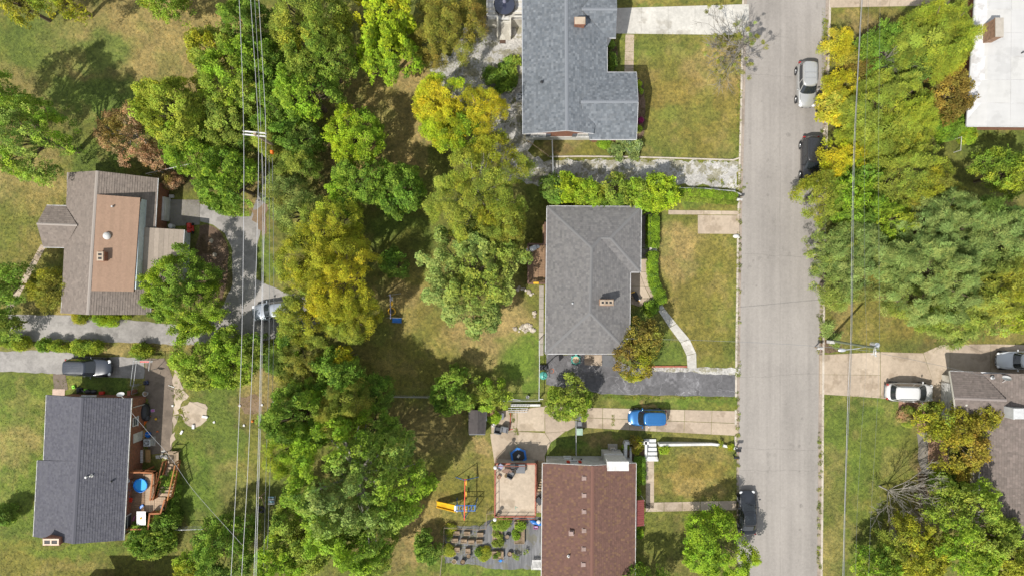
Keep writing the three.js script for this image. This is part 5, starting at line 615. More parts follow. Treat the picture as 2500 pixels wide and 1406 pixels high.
  tree(2352, 1074, 70, 6, 'tiny', 'gold', 'orange', 0.2, 'yellow-orange tree before the mauve-roofed house', { scale: 1.6, gap: 0.1, sz: 1.15 }); tree(2300, 1035, 42, 5, 'tiny', 'gold', 'moss', 0.3, 'yellow-green tree by the garage of the mauve-roofed house', { scale: 1.6 }); tree(2400, 1020, 46, 5, 'tiny', 'gold', 'orange', 0.35, 'orange-tipped tree leaning over the mauve roof', { scale: 1.6 });
  shrub(2222, 1018, 24, 1.2, 'tiny', 'moss', 'rust', 0.45, 'green and red shrub at the corner of the brick path'); shrub(2247, 1012, 6, 0.5, 'tiny', 'bright', 'lime', 0.4, 'tiny bright green ball plant on the brick path'); shrub(2298, 1180, 26, 1.4, 'fine', 'lime', 'sage', 0.4, 'pale green shrub where the grey walk meets the house'); shrub(2340, 1200, 34, 2.2, 'broad', 'dark', 'deep', 0.3, 'dark shrub against the west wall of the mauve-roofed house');
  tree(2385, 1300, 110, 9, 'broad', 'bright', 'moss', 0.4, 'largest green tree in the bottom right corner'); tree(2245, 1345, 74, 7, 'broad', 'moss', 'gold', 0.3, 'green-gold tree at the bottom edge left of the largest corner tree'); tree(2160, 1385, 50, 6, 'broad', 'bright', 'green', 0.4, 'bright green tree at the bottom edge beside the right lawn'); tree(2470, 1370, 62, 8, 'broad', 'gold', 'moss', 0.5, 'yellow-green tree in the bottom right corner');
  bare(2148, 1186, [[2200, 1190, 3.5], [2235, 1165, 3], [2265, 1195, 3], [2255, 1230, 3.2], [2225, 1255, 3], [2190, 1265, 2.6], [2160, 1275, 2.4], [2240, 1265, 3], [2210, 1225, 4], [2175, 1235, 3.6], [2255, 1250, 3.2]], 5, 'leafless pale tree leaning east on the right-hand lawn', { r: 0.09, fork: 0.9, lean: [0.4, 0.2] });
  // front of the brown-roofed house
  hedge([[1565, 1120], [1564, 1180]], 0.8, 1.5, 'deep', 'bright', 'tall dark hedge between the brown-roofed house and its front walk'); shrub(1562, 1198, 12, 1.4, 'tiny', 'bright', 'lime', 0.3, 'bright round bush south of the tall dark hedge', { scale: 1 }); shrub(1562, 1300, 10, 1.6, 'tiny', 'bright', 'deep', 0.3, 'round bush below the red awning', { sz: 1.6 }); shrub(1560, 1395, 16, 1.8, 'broad', 'bright', 'deep', 0.3, 'leafy bush at the bottom edge beside the brown roof', { scale: 0.9 });
  shrub(1556, 1088, 18, 1.7, 'tiny', 'gold', 'bronze', 0.4, 'golden-brown shrub left of the white steps', { sz: 1.2, scale: 1 }); shrub(1624, 1097, 10, 1.4, 'tiny', 'cedar', 'bright', 0.3, 'clipped ball bush right of the white steps', { scale: 1 }); shrub(1757, 1084, 11, 0.8, 'tiny', 'gold', 'moss', 0.4, 'yellowing small shrub along the white retaining wall'); shrub(1785, 1092, 8, 0.6, 'tiny', 'gold', 'lime', 0.4, 'yellow small shrub at the street end of the white wall'); shrub(1530, 1090, 7, 0.9, 'broad', 'lime', 'bright', 0.4, 'lime plant in the white corner planter'); shrub(1205, 1020, 14, 1.0, 'broad', 'bright', 'lime', 0.3, 'weedy plant between the shed and the patio'); shrub(1195, 1003, 13, 1.2, 'tiny', 'bronze', 'rust', 0.4, 'reddish dry plant right of the shed');
}
// ---------- vehicles
const paint = (c, metal = 0.25) => phys(c, 0.32, metal, { clearcoat: 1, clearcoatRoughness: 0.06 });
const LAMP = phys([0.75, 0.76, 0.78], 0.1, 0, { clearcoat: 1 }), TAIL = phys([0.35, 0.01, 0.01], 0.2, 0, { clearcoat: 1 });
// d: length, width, height, belt height, x of windscreen foot, windscreen top, rear glass top, rear glass foot, bonnet height, tail height
function car(name, label, category, px, py, heading, body, d, o = {}) {
  const c = at(px, py, 0.9), t = T(name, label, category, V(c.x, o.y ?? -0.1, c.z), o.group, heading), { L, W, H, belt, a, b, r0, r1, hood, tail } = d, hw = (x) => { const q = abs(x) / (L / 2); return W / 2 * pow(max(0, 1 - pow(q, x > 0 ? 4.5 : 6)), 1 / 3.4) * (1 - (x > 0 ? 0.05 : 0.03) * q * q); };
  // body: cross-sections from tail to nose
  const N = 36, rows = []; for (let i = 0; i <= N; i++) {
    const x = L / 2 * sin((i / N - 0.5) * PI) * 0.999, w = max(0.04, hw(x)), e = 1 - pow(abs(x) / (L / 2), 9);
    let y = x > a ? mix(belt - 0.03, hood, sm(a, a + 0.25, x)) - 0.14 * pow(clamp((x - a) / (L / 2 - a)), 3) : x < r1 ? mix(belt, tail, sm(r1, r1 - 0.2, x)) : belt; y = 0.55 + (y - 0.55) * pow(e, 0.35); const bot = 0.55 + (0.24 - 0.55) * pow(e, 0.5);
    const half = [[0, bot], [w * 0.86, bot], [w * 0.97, bot + 0.08], [w, 0.58], [w * 0.985, mix(0.58, y, 0.7)], [w * 0.93, y - 0.045], [w * 0.8, y - 0.005], [w * 0.4, y + 0.025], [0, y + 0.03]];
    rows.push([...half.map(([z, yy]) => V(x, yy, z)), ...half.slice(1, -1).reverse().map(([z, yy]) => V(x, yy, -z))]);
  }
  const grid = (rws, closed = true) => { const m = rws[0].length, pos = [], idx = []; rws.forEach((q) => q.forEach((p) => pos.push(p.x, p.y, p.z))); for (let i = 0; i < rws.length - 1; i++) for (let j = 0; j < (closed ? m : m - 1); j++) { const k = (j + 1) % m, A = i * m + j, B = i * m + k, C = A + m, D = B + m; idx.push(A, B, D, A, D, C); } const g = new THREE.BufferGeometry(); g.setAttribute('position', new THREE.Float32BufferAttribute(pos, 3)); g.setIndex(idx); g.computeVertexNormals(); return metric(g); };
  P(t, 'body', grid(rows), body);
  // cabin: rounded outlines narrowing from the belt to the roof
  const wb = W / 2 * 0.93, wr = W / 2 * (d.wr ?? 0.74), V0 = 9, skin = (u, v, off = 0) => { // u: angle, v: 0 belt .. 1 roof edge
    const xf = mix(a, b, v), xr = mix(r1, r0, v), z = mix(wb, wr, pow(v, 1.15)), cx = (xf + xr) / 2, ex = (xf - xr) / 2, n = 5.5, cu = cos(u), su = sin(u), bow = 0.09 * (cu > 0 ? 1 : 0.6) * (1 - pow(abs(su), 2)); const sx = Math.sign(cu) * pow(abs(cu), 2 / n), sz = Math.sign(su) * pow(abs(su), 2 / n);
    return V(cx + (ex + off) * sx + bow * Math.sign(cu) * (1 - sz * sz) * 0.9, mix(belt - 0.02, H - 0.07, v), (z + off) * sz); };
  const M2 = 56, lay = []; for (let j = 0; j <= V0; j++) lay.push([...Array(M2)].map((_, i) => skin(i / M2 * 2 * PI, j / V0))); const top = lay[V0], cx = (b + r0) / 2; for (const [s, y] of [[0.965, H - 0.03], [0.9, H - 0.008], [0.6, H + 0.012], [0.3, H + 0.02], [0.01, H + 0.022]]) lay.push(top.map((p) => V(cx + (p.x - cx) * s, y, p.z * s)));
  P(t, 'cabin', grid(lay), body);
  const patch = (u0, u1, v0, v1, off = 0.008) => { const q = []; for (let j = 0; j <= 6; j++) q.push([...Array(15)].map((_, i) => skin(mix(u0, u1, i / 14), mix(v0, v1, j / 6), off))); return grid(q, false); }, D = PI / 180;
  P(t, 'windscreen', patch(-41 * D, 41 * D, 0.08, 0.93, 0.035), M.glass); P(t, 'rear_window', patch(143 * D, 217 * D, d.van ? 0.3 : 0.15, 0.9, 0.03), M.glass);
  for (const s of [-1, 1]) { const wins = o.sides ?? [[52, 84], [87, 117], [120, 130]]; for (const [p, q] of wins) P(t, 'side_window', patch(s * p * D, s * q * D, 0.14, 0.86), M.glass); }
  for (const s of [-1, 1]) {
    P(t, 'mirror', [rbox(0.12, 0.13, 0.2, 0.04, a - 0.38, belt + 0.0, s * (W / 2 + 0.1)), bar(V(a - 0.36, belt + 0.02, s * (W / 2 - 0.1)), V(a - 0.38, belt + 0.05, s * (W / 2 + 0.06)), 0.025)], o.trim ?? body);
    P(t, 'headlight', ball(0.17, L / 2 - 0.24, hood - 0.2, s * (W / 2 - 0.3), 1, 0.45, 1.1), LAMP); P(t, 'tail_light', rbox(0.12, 0.3, 0.22, 0.04, -L / 2 + 0.13, tail - 0.4, s * (W / 2 - 0.24)), TAIL);
    for (const x of d.handles ?? [a - 1.15, a - 2.1]) P(t, 'door_handle', rbox(0.2, 0.035, 0.05, 0.015, x, belt - 0.16, s * (hw(x) * 0.985)), o.trim ?? body);
    for (const x of [L / 2 - 0.92, -L / 2 + 0.92]) { const R = o.wheel ?? 0.34, w = lathe([[R * 0.6, -0.11], [R * 0.94, -0.11], [R, -0.07], [R, 0.07], [R * 0.94, 0.11], [R * 0.6, 0.11]], 0, 0, 0, 24).rotateX(PI / 2).translate(x, R, s * (W / 2 - 0.085)), wl = P(t, 'wheel', w, M.rubber); P(wl, 'rim', [lathe([[0.01, 0.05], [0.06, 0.06], [R * 0.5, 0.04], [R * 0.62, 0.07]], 0, 0, 0, 20).rotateX(s * PI / 2).translate(x, R, s * (W / 2 - 0.05)), ...[0, 1, 2, 3, 4].map((k) => box(0.05, R * 0.52, 0.03, 0, R * 0.06, 0).rotateZ(k * PI * 0.4).translate(x, R, s * (W / 2 + 0.015)))], M.steel); P(t, 'wheel_arch', lathe([[R + 0.06, 0], [R + 0.08, 0.03], [R + 0.05, 0.04], [R + 0.04, 0]], 0, 0, 0, 24).rotateX(s * PI / 2).translate(x, R, s * (W / 2 - 0.03)), M.plasticBlack); }
    if (o.rails) P(t, 'roof_rail', [tube([V(b - 0.1, H - 0.03, s * wr * 0.86), V(b - 0.3, H + 0.06, s * wr * 0.86), V(r0 + 0.3, H + 0.06, s * wr * 0.86), V(r0 + 0.1, H - 0.03, s * wr * 0.86)], 0.028, 6)], o.rails);
    P(t, 'wiper', bar(V(a + 0.06, belt + 0.02, s * 0.1 - 0.1), V(a - 0.12, belt + 0.17, s * 0.1 + 0.42), 0.012), M.plasticBlack);
  }
  if (o.cross) for (const x of o.cross) P(t, 'cross_bar', rbox(0.07, 0.035, wr * 1.75, 0.015, x, H + 0.055, 0), M.galv);
  if (o.ribs) for (let i = -3; i <= 3; i++) P(t, 'roof_rib', rbox((b - r0) * 0.78, 0.02, 0.05, 0.01, cx - 0.05, H + 0.008 - abs(i) * 0.002, i * wr * 0.22), body);
  if (o.sunroof) P(t, 'sunroof', rbox(0.75, 0.02, 0.85, 0.01, b - 0.65, H + 0.008, 0), M.glass);
  P(t, 'bonnet_seam', [...[-1, 1].map((s) => tube([V(a + 0.05, hood + 0.0, s * W * 0.40), V(a + 0.6, hood - 0.005, s * W * 0.385), V(L / 2 - 0.32, hood - 0.1, s * W * 0.33)], 0.012, 4))], M.plasticBlack);
  P(t, 'number_plate', [rbox(0.02, 0.12, 0.32, 0.005, -L / 2 - 0.005, 0.62, 0)], M.whitePlastic); P(t, 'grille', rbox(0.06, 0.16, W * 0.5, 0.03, L / 2 - 0.045, 0.52, 0), M.plasticBlack); P(t, 'bumper', rbox(0.12, 0.14, W * 0.72, 0.05, -L / 2 + 0.045, 0.34, 0), o.trim ?? M.plasticGrey);
  return t;
}
const SUV = { L: 4.75, W: 1.9, H: 1.72, belt: 1.02, a: 1.0, b: 0.3, r0: -2.0, r1: -2.2, hood: 1.0, tail: 1.0, wr: 0.76 }, VAN = { L: 4.5, W: 1.8, H: 1.62, belt: 1.0, a: 1.1, b: 0.45, r0: -1.9, r1: -2.1, hood: 0.95, tail: 0.98, wr: 0.78, van: true }, SEDAN = { L: 4.7, W: 1.83, H: 1.45, belt: 0.92, a: 0.95, b: 0.2, r0: -1.05, r1: -1.75, hood: 0.88, tail: 0.95, wr: 0.72 };
car('parked_car', 'silver SUV with roof bars parked by the golden trees on the street', 'car', 1973, 204, -PI / 2, paint([0.5, 0.5, 0.49], 0.5), { ...SUV, L: 4.7, W: 1.88 }, { rails: M.galv, cross: [-0.35, -0.9], ribs: true });
car('parked_car', 'black SUV parked on the street half under a yellow tree', 'car', 1984, 388, -PI / 2, paint([0.02, 0.02, 0.023], 0), { ...SUV, L: 4.8 }, { rails: M.plasticBlack, ribs: true });
car('parked_car', 'silver car on the loop drive, tail hidden under trees', 'car', 668, 758, PI + 0.13, paint([0.3, 0.33, 0.38], 0.4), { ...SEDAN, L: 4.6, r0: -1.4, r1: -2.1 }, { y: 0.02 });
car('parked_car', 'dark slate SUV on the narrow lower left drive', 'car', 212, 897, -0.02, paint([0.025, 0.032, 0.048], 0.05), { ...SUV, L: 4.75, W: 1.86, b: 0.1, a: 0.85 }, { y: 0.02, rails: M.plasticBlack, ribs: true });
car('parked_car', 'bright blue car with a ribbed roof on the concrete driveway', 'car', 1582, 1020, PI, paint([0.012, 0.13, 0.36], 0.3), { ...VAN, L: 3.95, W: 1.66, a: 0.95, b: 0.4, r0: -1.65, r1: -1.85 }, { y: 0.02, ribs: true });
car('parked_car', 'white SUV on the right-hand concrete drive', 'car', 2224, 958, -0.03, paint([0.58, 0.58, 0.58], 0), { ...SUV, L: 4.75, W: 1.92, a: 1.5, b: 0.42, r0: -1.75, r1: -2.1, wr: 0.72 }, { y: 0.02, rails: M.galv });
car('parked_car', 'pale silver car cut by the right edge on the shaded drive', 'car', 2494, 880, PI, paint([0.58, 0.6, 0.63], 0), { ...SEDAN, L: 4.7, W: 1.85, a: 0.75 }, { y: 0.02 });
car('parked_car', 'black sedan parked at the left kerb near the bottom', 'car', 1829, 1254, PI / 2 + 0.03, paint([0.01, 0.013, 0.02], 0), { ...SEDAN, L: 4.55, W: 1.8 }, { sunroof: true, sides: [[52, 86], [89, 124]] });

// ---------- wires and poles
function wire(label, list, r, m, group) {       // list: [px, py, height]
  const p = list.map(([x, y, h]) => at(x, y, h)), t = T('power_line', label, 'wire', V(p[0].x, 0, p[0].z), group); P(t, 'strand', hose(p, r, 40), m); return t;
}
const WG = 'wires along the back fence line', hw0 = 10.9;
wire('westernmost bright wire of the back power line', [[578, -90, 10.4], [583, 0, 10.2], [590, 170, 10.3], [594, 327, hw0], [594, 500, 10.1], [589, 840, 9.6], [577, 1150, 9.8], [563, 1406, 10.2], [556, 1520, 10.5]], 0.0208, M.wire);
wire('second bright wire of the back power line, tied left of the crossarm middle', [[606, -90, 10.4], [611, 0, 10.2], [622, 170, 10.3], [630, 327, hw0], [626, 600, 10], [617, 840, 9.6], [604, 1150, 9.8], [589, 1406, 10.2], [583, 1520, 10.5]], 0.0200, M.wire);
wire('easternmost bright wire on the crossarm ends', [[627, -90, 10.4], [631, 0, 10.2], [641, 170, 10.3], [648, 327, hw0], [641, 680, 10], [636, 840, 9.6], [629, 1120, 9.8], [619, 1406, 10.2], [615, 1520, 10.5]], 0.0208, M.wire);
wire('twisted grey wire close beside the easternmost bright one', [[617, -90, 9.4], [621, 0, 9.2], [632, 200, 9.2], [637, 345, 9.7], [641, 420, 9.5], [638, 700, 9], [636.5, 900, 8.8], [632, 1120, 9], [625, 1406, 9.2], [621, 1520, 9.4]], 0.0128, M.wire);
wire('thin grey wire just east of the twisted one below the crossarms', [[638, 372, 8.9], [642, 600, 8.4], [640, 840, 8.2], [634, 1100, 8.3], [622, 1406, 8.8]], 0.0112, M.wire);
wire('faint western telephone cable of the lower pair by the trees', [[656, 380, 7.2], [657, 600, 6.7], [656, 840, 6.5], [650, 1100, 6.6], [642, 1406, 7]], 0.018, M.dullWire); wire('faint eastern telephone cable of the lower pair by the trees', [[664, 385, 7], [667, 600, 6.4], [667, 840, 6.2], [660, 1100, 6.3], [650, 1406, 6.8]], 0.018, M.dullWire);
{ const c = at(622, 328, 11), t = T('utility_pole', 'wooden power pole with twin pale crossarms among the left trees', 'pole', V(c.x, 0, c.z)); P(t, 'pole', cyl(0.17, 0.12, 11.2, c.x, 0, c.z, 10), M.oldWood);
  const a0 = at(593, 320.5, 10.8), b0 = at(650, 326, 10.8), a1 = at(592, 328, 10.8), b1 = at(649.5, 333.5, 10.8); P(t, 'crossarm', beam(a0, b0, 0.11, 0.12), M.white); P(t, 'crossarm', beam(a1, b1, 0.11, 0.12), M.white);
  for (const [x, y] of [[594, 320.5], [594, 328], [630, 324], [630, 331.5], [648, 326], [648, 333.5]]) { const p = at(x, y, 10.86); P(t, 'insulator', lathe([[0.02, 0.12], [0.06, 0.1], [0.03, 0.06], [0.07, 0.03], [0.05, 0]], p.x, 10.86, p.z, 10), M.whitePlastic); } P(t, 'junction_box', [rbox(0.22, 0.5, 0.3, 0.04, at(664, 372, 7).x, 6.8, at(664, 372, 7).z)], M.orange); P(t, 'bracket', bar(V(c.x, 7, c.z), at(664, 372, 7), 0.035), M.galv); }
{ const c = at(2023, 830), t = T('street_lamp_pole', 'leaning-looking lamp pole with transformer by the right-hand drive', 'street lamp', V(c.x, 0, c.z)), h = 9.6, top = V(c.x, h, c.z), ln = at(2058, 854, 7.8); P(t, 'pole', cyl(0.14, 0.09, h, c.x, 0, c.z, 12), wood([0.16, 0.19, 0.13]));
  P(t, 'lamp_arm', tube([V(c.x, 7.5, c.z), V(mix(c.x, ln.x, 0.4), 8.1, mix(c.z, ln.z, 0.4)), V(ln.x, 8, ln.z)], 0.035, 6), M.alu); const lh = P(t, 'lamp_head', ball(0.3, ln.x - 0.15, 8.02, ln.z, 1.25, 0.4, 0.55), M.alu); P(lh, 'lens', ball(0.2, ln.x - 0.2, 7.94, ln.z, 1, 0.5, 0.7), M.whitePlastic);
  P(t, 'transformer', [cyl(0.24, 0.24, 0.85, c.x + 0.3, 8.0, c.z - 0.22, 16), ball(0.24, c.x + 0.3, 8.85, c.z - 0.22, 1, 0.3, 1)], M.alu); P(t, 'crossarm', [beam(V(c.x - 0.05, 9.2, c.z - 0.1), V(c.x - 0.05, 9.2, c.z + 0.75), 0.09, 0.1)], M.white); for (const z of [0.3, 0.7]) P(t, 'insulator', lathe([[0.02, 0.14], [0.06, 0.1], [0.03, 0.06], [0.07, 0.03], [0.05, 0]], c.x - 0.05, 9.26, c.z + z, 10), M.whitePlastic); P(t, 'switch_arm', [bar(V(c.x, 8.9, c.z), V(c.x - 0.1, 8.9, c.z + 0.6), 0.03), bar(V(c.x - 0.3, 8.9, c.z + 0.6), V(c.x + 0.15, 8.9, c.z + 0.6), 0.035)], M.whitePlastic);
  P(t, 'meter_box', rbox(0.45, 0.9, 0.3, 0.04, c.x - 0.22, 0.6, c.z + 0.1), M.whitePlastic); }
wire('thick pale cable along the east side of the street', [[2114, -90, 7.4], [2105, 0, 7.2], [2094, 200, 6.9], [2085, 380, 6.8], [2080, 640, 6.9], [2079, 780, 7.1], [2077, 860, 7.3], [2072, 950, 7.1], [2067, 1110, 6.8], [2062, 1280, 6.8], [2059, 1406, 7], [2057, 1500, 7.2]], 0.0160, M.wire);
wire('dark cable beside the thick pale street cable', [[2116, -90, 6.9], [2107, 0, 6.7], [2088, 380, 6.3], [2083, 700, 6.5], [2080, 858, 6.8], [2074, 1000, 6.5], [2066, 1200, 6.3], [2062, 1406, 6.6]], 0.024, M.dullWire);
wire('thin wire over the lamp pole top, west strand', [[2122, 0, 9], [2112, 400, 8.7], [2113, 700, 8.9], [2117, 858, 9.2], [2105, 1050, 8.8], [2094, 1250, 8.7], [2090, 1406, 8.9]], 0.007, M.dullWire); wire('thin wire over the lamp pole top, east strand', [[2150, 0, 9.2], [2146, 400, 9], [2148, 860, 9.4], [2140, 1050, 9.1], [2128, 1250, 9], [2122, 1406, 9.2]], 0.007, M.dullWire);
wire('service wire from the lamp pole to the mauve-roofed house', [[2148, 862, 9.2], [2240, 880, 6.9], [2330, 900, 5.2], [2420, 921, 3.9]], 0.014, M.dullWire); wire('service wire from the street pole to the hip-roofed house', [[2148, 858, 9.3], [1950, 842, 7.2], [1750, 832, 5.4], [1527, 826, 4.2]], 0.014, M.dullWire); wire('pale twisted service wire to the dark grey house', [[318, 1005, 3.5], [365, 1060, 4.3], [410, 1110, 5.2], [466, 1190, 6.6], [590, 1330, 9.5]], 0.0128, M.wire);

// ---------- fences, walls
function railFence(name, label, category, list, h, nPost, m, rails = [1], o = {}) {
  const p = list.map(([x, y]) => at(x, y)), t = T(name, label, category, p[0].clone()); const r = o.r ?? 0.03;
  for (let i = 0; i < p.length - 1; i++) { const n = max(1, round(p[i].distanceTo(p[i + 1]) / nPost)); for (let k = 0; k <= n - (i < p.length - 2 ? 1 : 0); k++) { const q = p[i].clone().lerp(p[i + 1], k / n); P(t, 'post', cyl(r * 1.25, r * 1.25, h + 0.03, q.x, 0, q.z, 8), m); } for (const f of rails) P(t, 'rail', bar(p[i].clone().setY(h * f), p[i + 1].clone().setY(h * f), r), m);
    if (o.mesh) { const w = [], L = p[i].distanceTo(p[i + 1]), st = 0.22; for (let s = -h; s < L; s += st) for (const dir of [1, -1]) { const s0 = dir > 0 ? s : s + h, s1 = dir > 0 ? s + h : s, A = clamp(s0, 0, L), B = clamp(s1, 0, L); if (abs(A - B) < 0.02) continue; const ya = h * abs(A - s0) / h, yb = h - h * abs(B - s1) / h; w.push(bar(p[i].clone().lerp(p[i + 1], A / L).setY(ya), p[i].clone().lerp(p[i + 1], B / L).setY(yb), 0.005, 0.005, 3)); } if (w.length) P(t, 'wire_mesh', w, M.galv, { kind: 'stuff' }); } }
  return t;
}
railFence('chain_link_fence', 'pale top-railed chain-link fence beside the teal toys and the grass', 'fence', [[1316, 830], [1316, 900], [1315, 972]], 1.2, 2.4, M.alu, [1], { mesh: true, r: 0.035 }); railFence('chain_link_fence', 'chain-link fence line behind the patio trees', 'fence', [[960, 965], [1060, 966], [1180, 972], [1250, 975], [1316, 974]], 1.2, 2.6, M.galv, [1], { mesh: true, r: 0.025 });
railFence('metal_fence', 'pale rail fence from the grey house wall down over the gravel lane', 'fence', [[1347, 347], [1348, 384], [1349, 425]], 1.2, 1.6, M.alu, [1, 0.5], { r: 0.04 }); railFence('timber_rail', 'pale timber rail slanting away from the grey house corner', 'rail', [[1290, 347], [1338, 382]], 0.5, 2.4, M.paleWood, [1], { r: 0.05 });
railFence('plot_fence', 'thin wire fence around the vegetable plot', 'fence', [[1075, 1406], [1083, 1330], [1086, 1282], [1170, 1286], [1187, 1284], [1189, 1248], [1206, 1246]], 0.9, 2.2, M.oldWood, [1], { mesh: true, r: 0.025 }); railFence('chain_link_fence', 'pale chain-link fence along the trees below the dark grey house', 'fence', [[405, 1286], [505, 1283]], 1.1, 2.2, M.galv, [1], { mesh: true });
railFence('white_rail_fence', 'white dashed-looking rail fence behind the brick garage', 'fence', [[368, 428], [484, 402]], 1.0, 0.6, M.white, [1], { r: 0.03 }); railFence('grey_post_fence', 'grey wall-side fence rail between the bins and the patio', 'fence', [[1404, 1010], [1405, 1106]], 1.1, 1.8, M.galv, [1], { mesh: true });
railFence('wire_fence', 'thin fence along the top of the wooded lot below the white house', 'fence', [[2332, 340], [2330, 372]], 1.1, 1.2, M.whitePlastic, [1]); railFence('garden_fence', 'low dark kerb fence along the south side of the gravel lane', 'fence', [[1645, 460], [1720, 462], [1790, 468], [1806, 476]], 0.45, 2, M.galv, [1], { r: 0.06 });
{ const t = T('pipe_gateway', 'open metal pipe frame of an old gate over the dark drive', 'frame', at(345, 930)), m = M.galv, p = (x, y, h) => at(x, y, h); for (const [x, y] of [[346, 876], [353, 877], [338, 936], [345, 938], [384, 877], [382, 900]]) P(t, 'post', bar(p(x, y, 0), at(x, y, 0).setY(1.6), 0.03), m); P(t, 'rail', bar(p(346, 876).setY(1.6), p(338, 936).setY(1.6), 0.028), M.galv); P(t, 'rail', bar(p(353, 877).setY(1.6), p(345, 938).setY(1.6), 0.03), M.galv); P(t, 'rail', bar(p(346, 876).setY(1.6), p(392, 877).setY(1.6), 0.028), M.galv); P(t, 'rail', bar(p(353, 882).setY(1.2), p(386, 881).setY(1.2), 0.03), M.galv); P(t, 'rail', bar(p(384, 877).setY(1.6), p(382, 900).setY(1.6), 0.03), M.galv); P(t, 'board', box(0.9, 0.1, 0.18, at(368, 879).x, 1.2, at(368, 879).z), M.red); railFence('chain_link_fence', 'short wire fence running from the pipe frame to the brick wall', 'fence', [[338, 937], [335, 958]], 1.2, 1, M.galv, [1], { mesh: true }); }
{ const t = T('retaining_wall', 'white retaining wall along the south side of the concrete driveway', 'wall', at(1650, 1080)), c = [[1606, 1081], [1660, 1081], [1735, 1082], [1760, 1085], [1799, 1095]], hs = [1.0, 0.85, 0.5, 0.4, 0.2]; for (let i = 0; i < 4; i++) { const a = at(...c[i]), b = at(...c[i + 1]), d = V(b.x - a.x, 0, b.z - a.z).normalize(), n = V(-d.z * 0.12, 0, d.x * 0.12), q = [a.clone().sub(n).setY(hs[i]), b.clone().sub(n).setY(hs[i + 1]), b.clone().add(n).setY(hs[i + 1]), a.clone().add(n).setY(hs[i])]; P(t, 'wall_section', thick(q, hs[i] + 0.05), M.white); }
  P(t, 'wall_section', box(2.15, 0.95, 0.22, at(1549, 0).x, 0, at(0, 1076).z), M.white); P(t, 'wall_section', box(0.26, 0.95, 2.3, at(1524, 0).x, 0, at(0, 1104).z), M.white); P(t, 'wall_section', box(0.2, 0.85, 2.0, at(1537, 0).x, 0, at(0, 1110).z), M.white);
  for (let i = 0; i < 9; i++) P(t, 'coping_block', box(0.27, 0.07, 0.3, at(1526 + i * 6.3, 0).x, 0.95, at(0, 1076).z), M.white); for (let i = 0; i < 8; i++) P(t, 'coping_block', box(0.3, 0.07, 0.25, at(1524, 0).x, 0.953, at(0, 1082 + i * 6.3).z), M.white); }
{ const t = T('white_steps', 'white concrete steps between the concrete driveway and the front walk', 'steps', at(1587, 1090)), x = at(1588, 0).x; for (let i = 0; i < 5; i++) P(t, 'step', box(1.05, 0.19 * (i + 1), 0.42, x + 0.02, 0, at(0, 1076 + i * 9.5).z), M.white); P(t, 'cheek_wall', box(0.2, 1.02, 1.9, x - 0.63, 0, at(0, 1094).z), M.white); P(t, 'landing', box(1.3, 0.8, 0.3, x, 0, at(0, 1117.5).z), M.white); }

// ---------- decks and stairs
function boards(t, q, h, n, th, mats, alongU = true, seed = 5, name = 'deck_board') { const f = rng(seed), L = (u, v) => V(mix(mix(q[0].x, q[1].x, u), mix(q[3].x, q[2].x, u), v), 0, mix(mix(q[0].z, q[1].z, u), mix(q[3].z, q[2].z, u), v)); for (let i = 0; i < n; i++) { const a = (i + 0.03) / n, b = (i + 0.97) / n; P(t, name, slab(alongU ? [L(0, a), L(1, a), L(1, b), L(0, b)] : [L(a, 0), L(b, 0), L(b, 1), L(a, 1)], h + f() * 0.004, th), mats[floor(f() * mats.length)]); } }
function railing(t, list, h, H, m, o = {}) { const p = list.map((q) => Array.isArray(q) ? at(q[0], q[1]).setY(q[2] ?? h) : q); for (let i = 0; i < p.length - 1; i++) { const a = p[i], b = p[i + 1], up = V(0, H, 0), L = a.distanceTo(b), n = max(1, round(L / 1.5)); for (let k = 0; k <= n; k++) { const q = a.clone().lerp(b, k / n); P(t, 'post', box(0.09, H, 0.09, q.x, q.y, q.z), m); } P(t, 'handrail', beam(a.clone().add(up), b.clone().add(up), o.w ?? 0.14, 0.04), m); P(t, 'rail', beam(a.clone().add(V(0, 0.12, 0)), b.clone().add(V(0, 0.12, 0)), 0.05, 0.08), m); const nb = max(1, round(L / (o.gap ?? 0.13))), g = []; for (let k = 1; k < nb; k++) { const q = a.clone().lerp(b, k / nb); if (o.balusters !== false) g.push(box(0.04, H - 0.1, 0.04, q.x, q.y + 0.08, q.z)); } if (g.length) P(t, 'balusters', g, m, { kind: 'stuff' }); } }
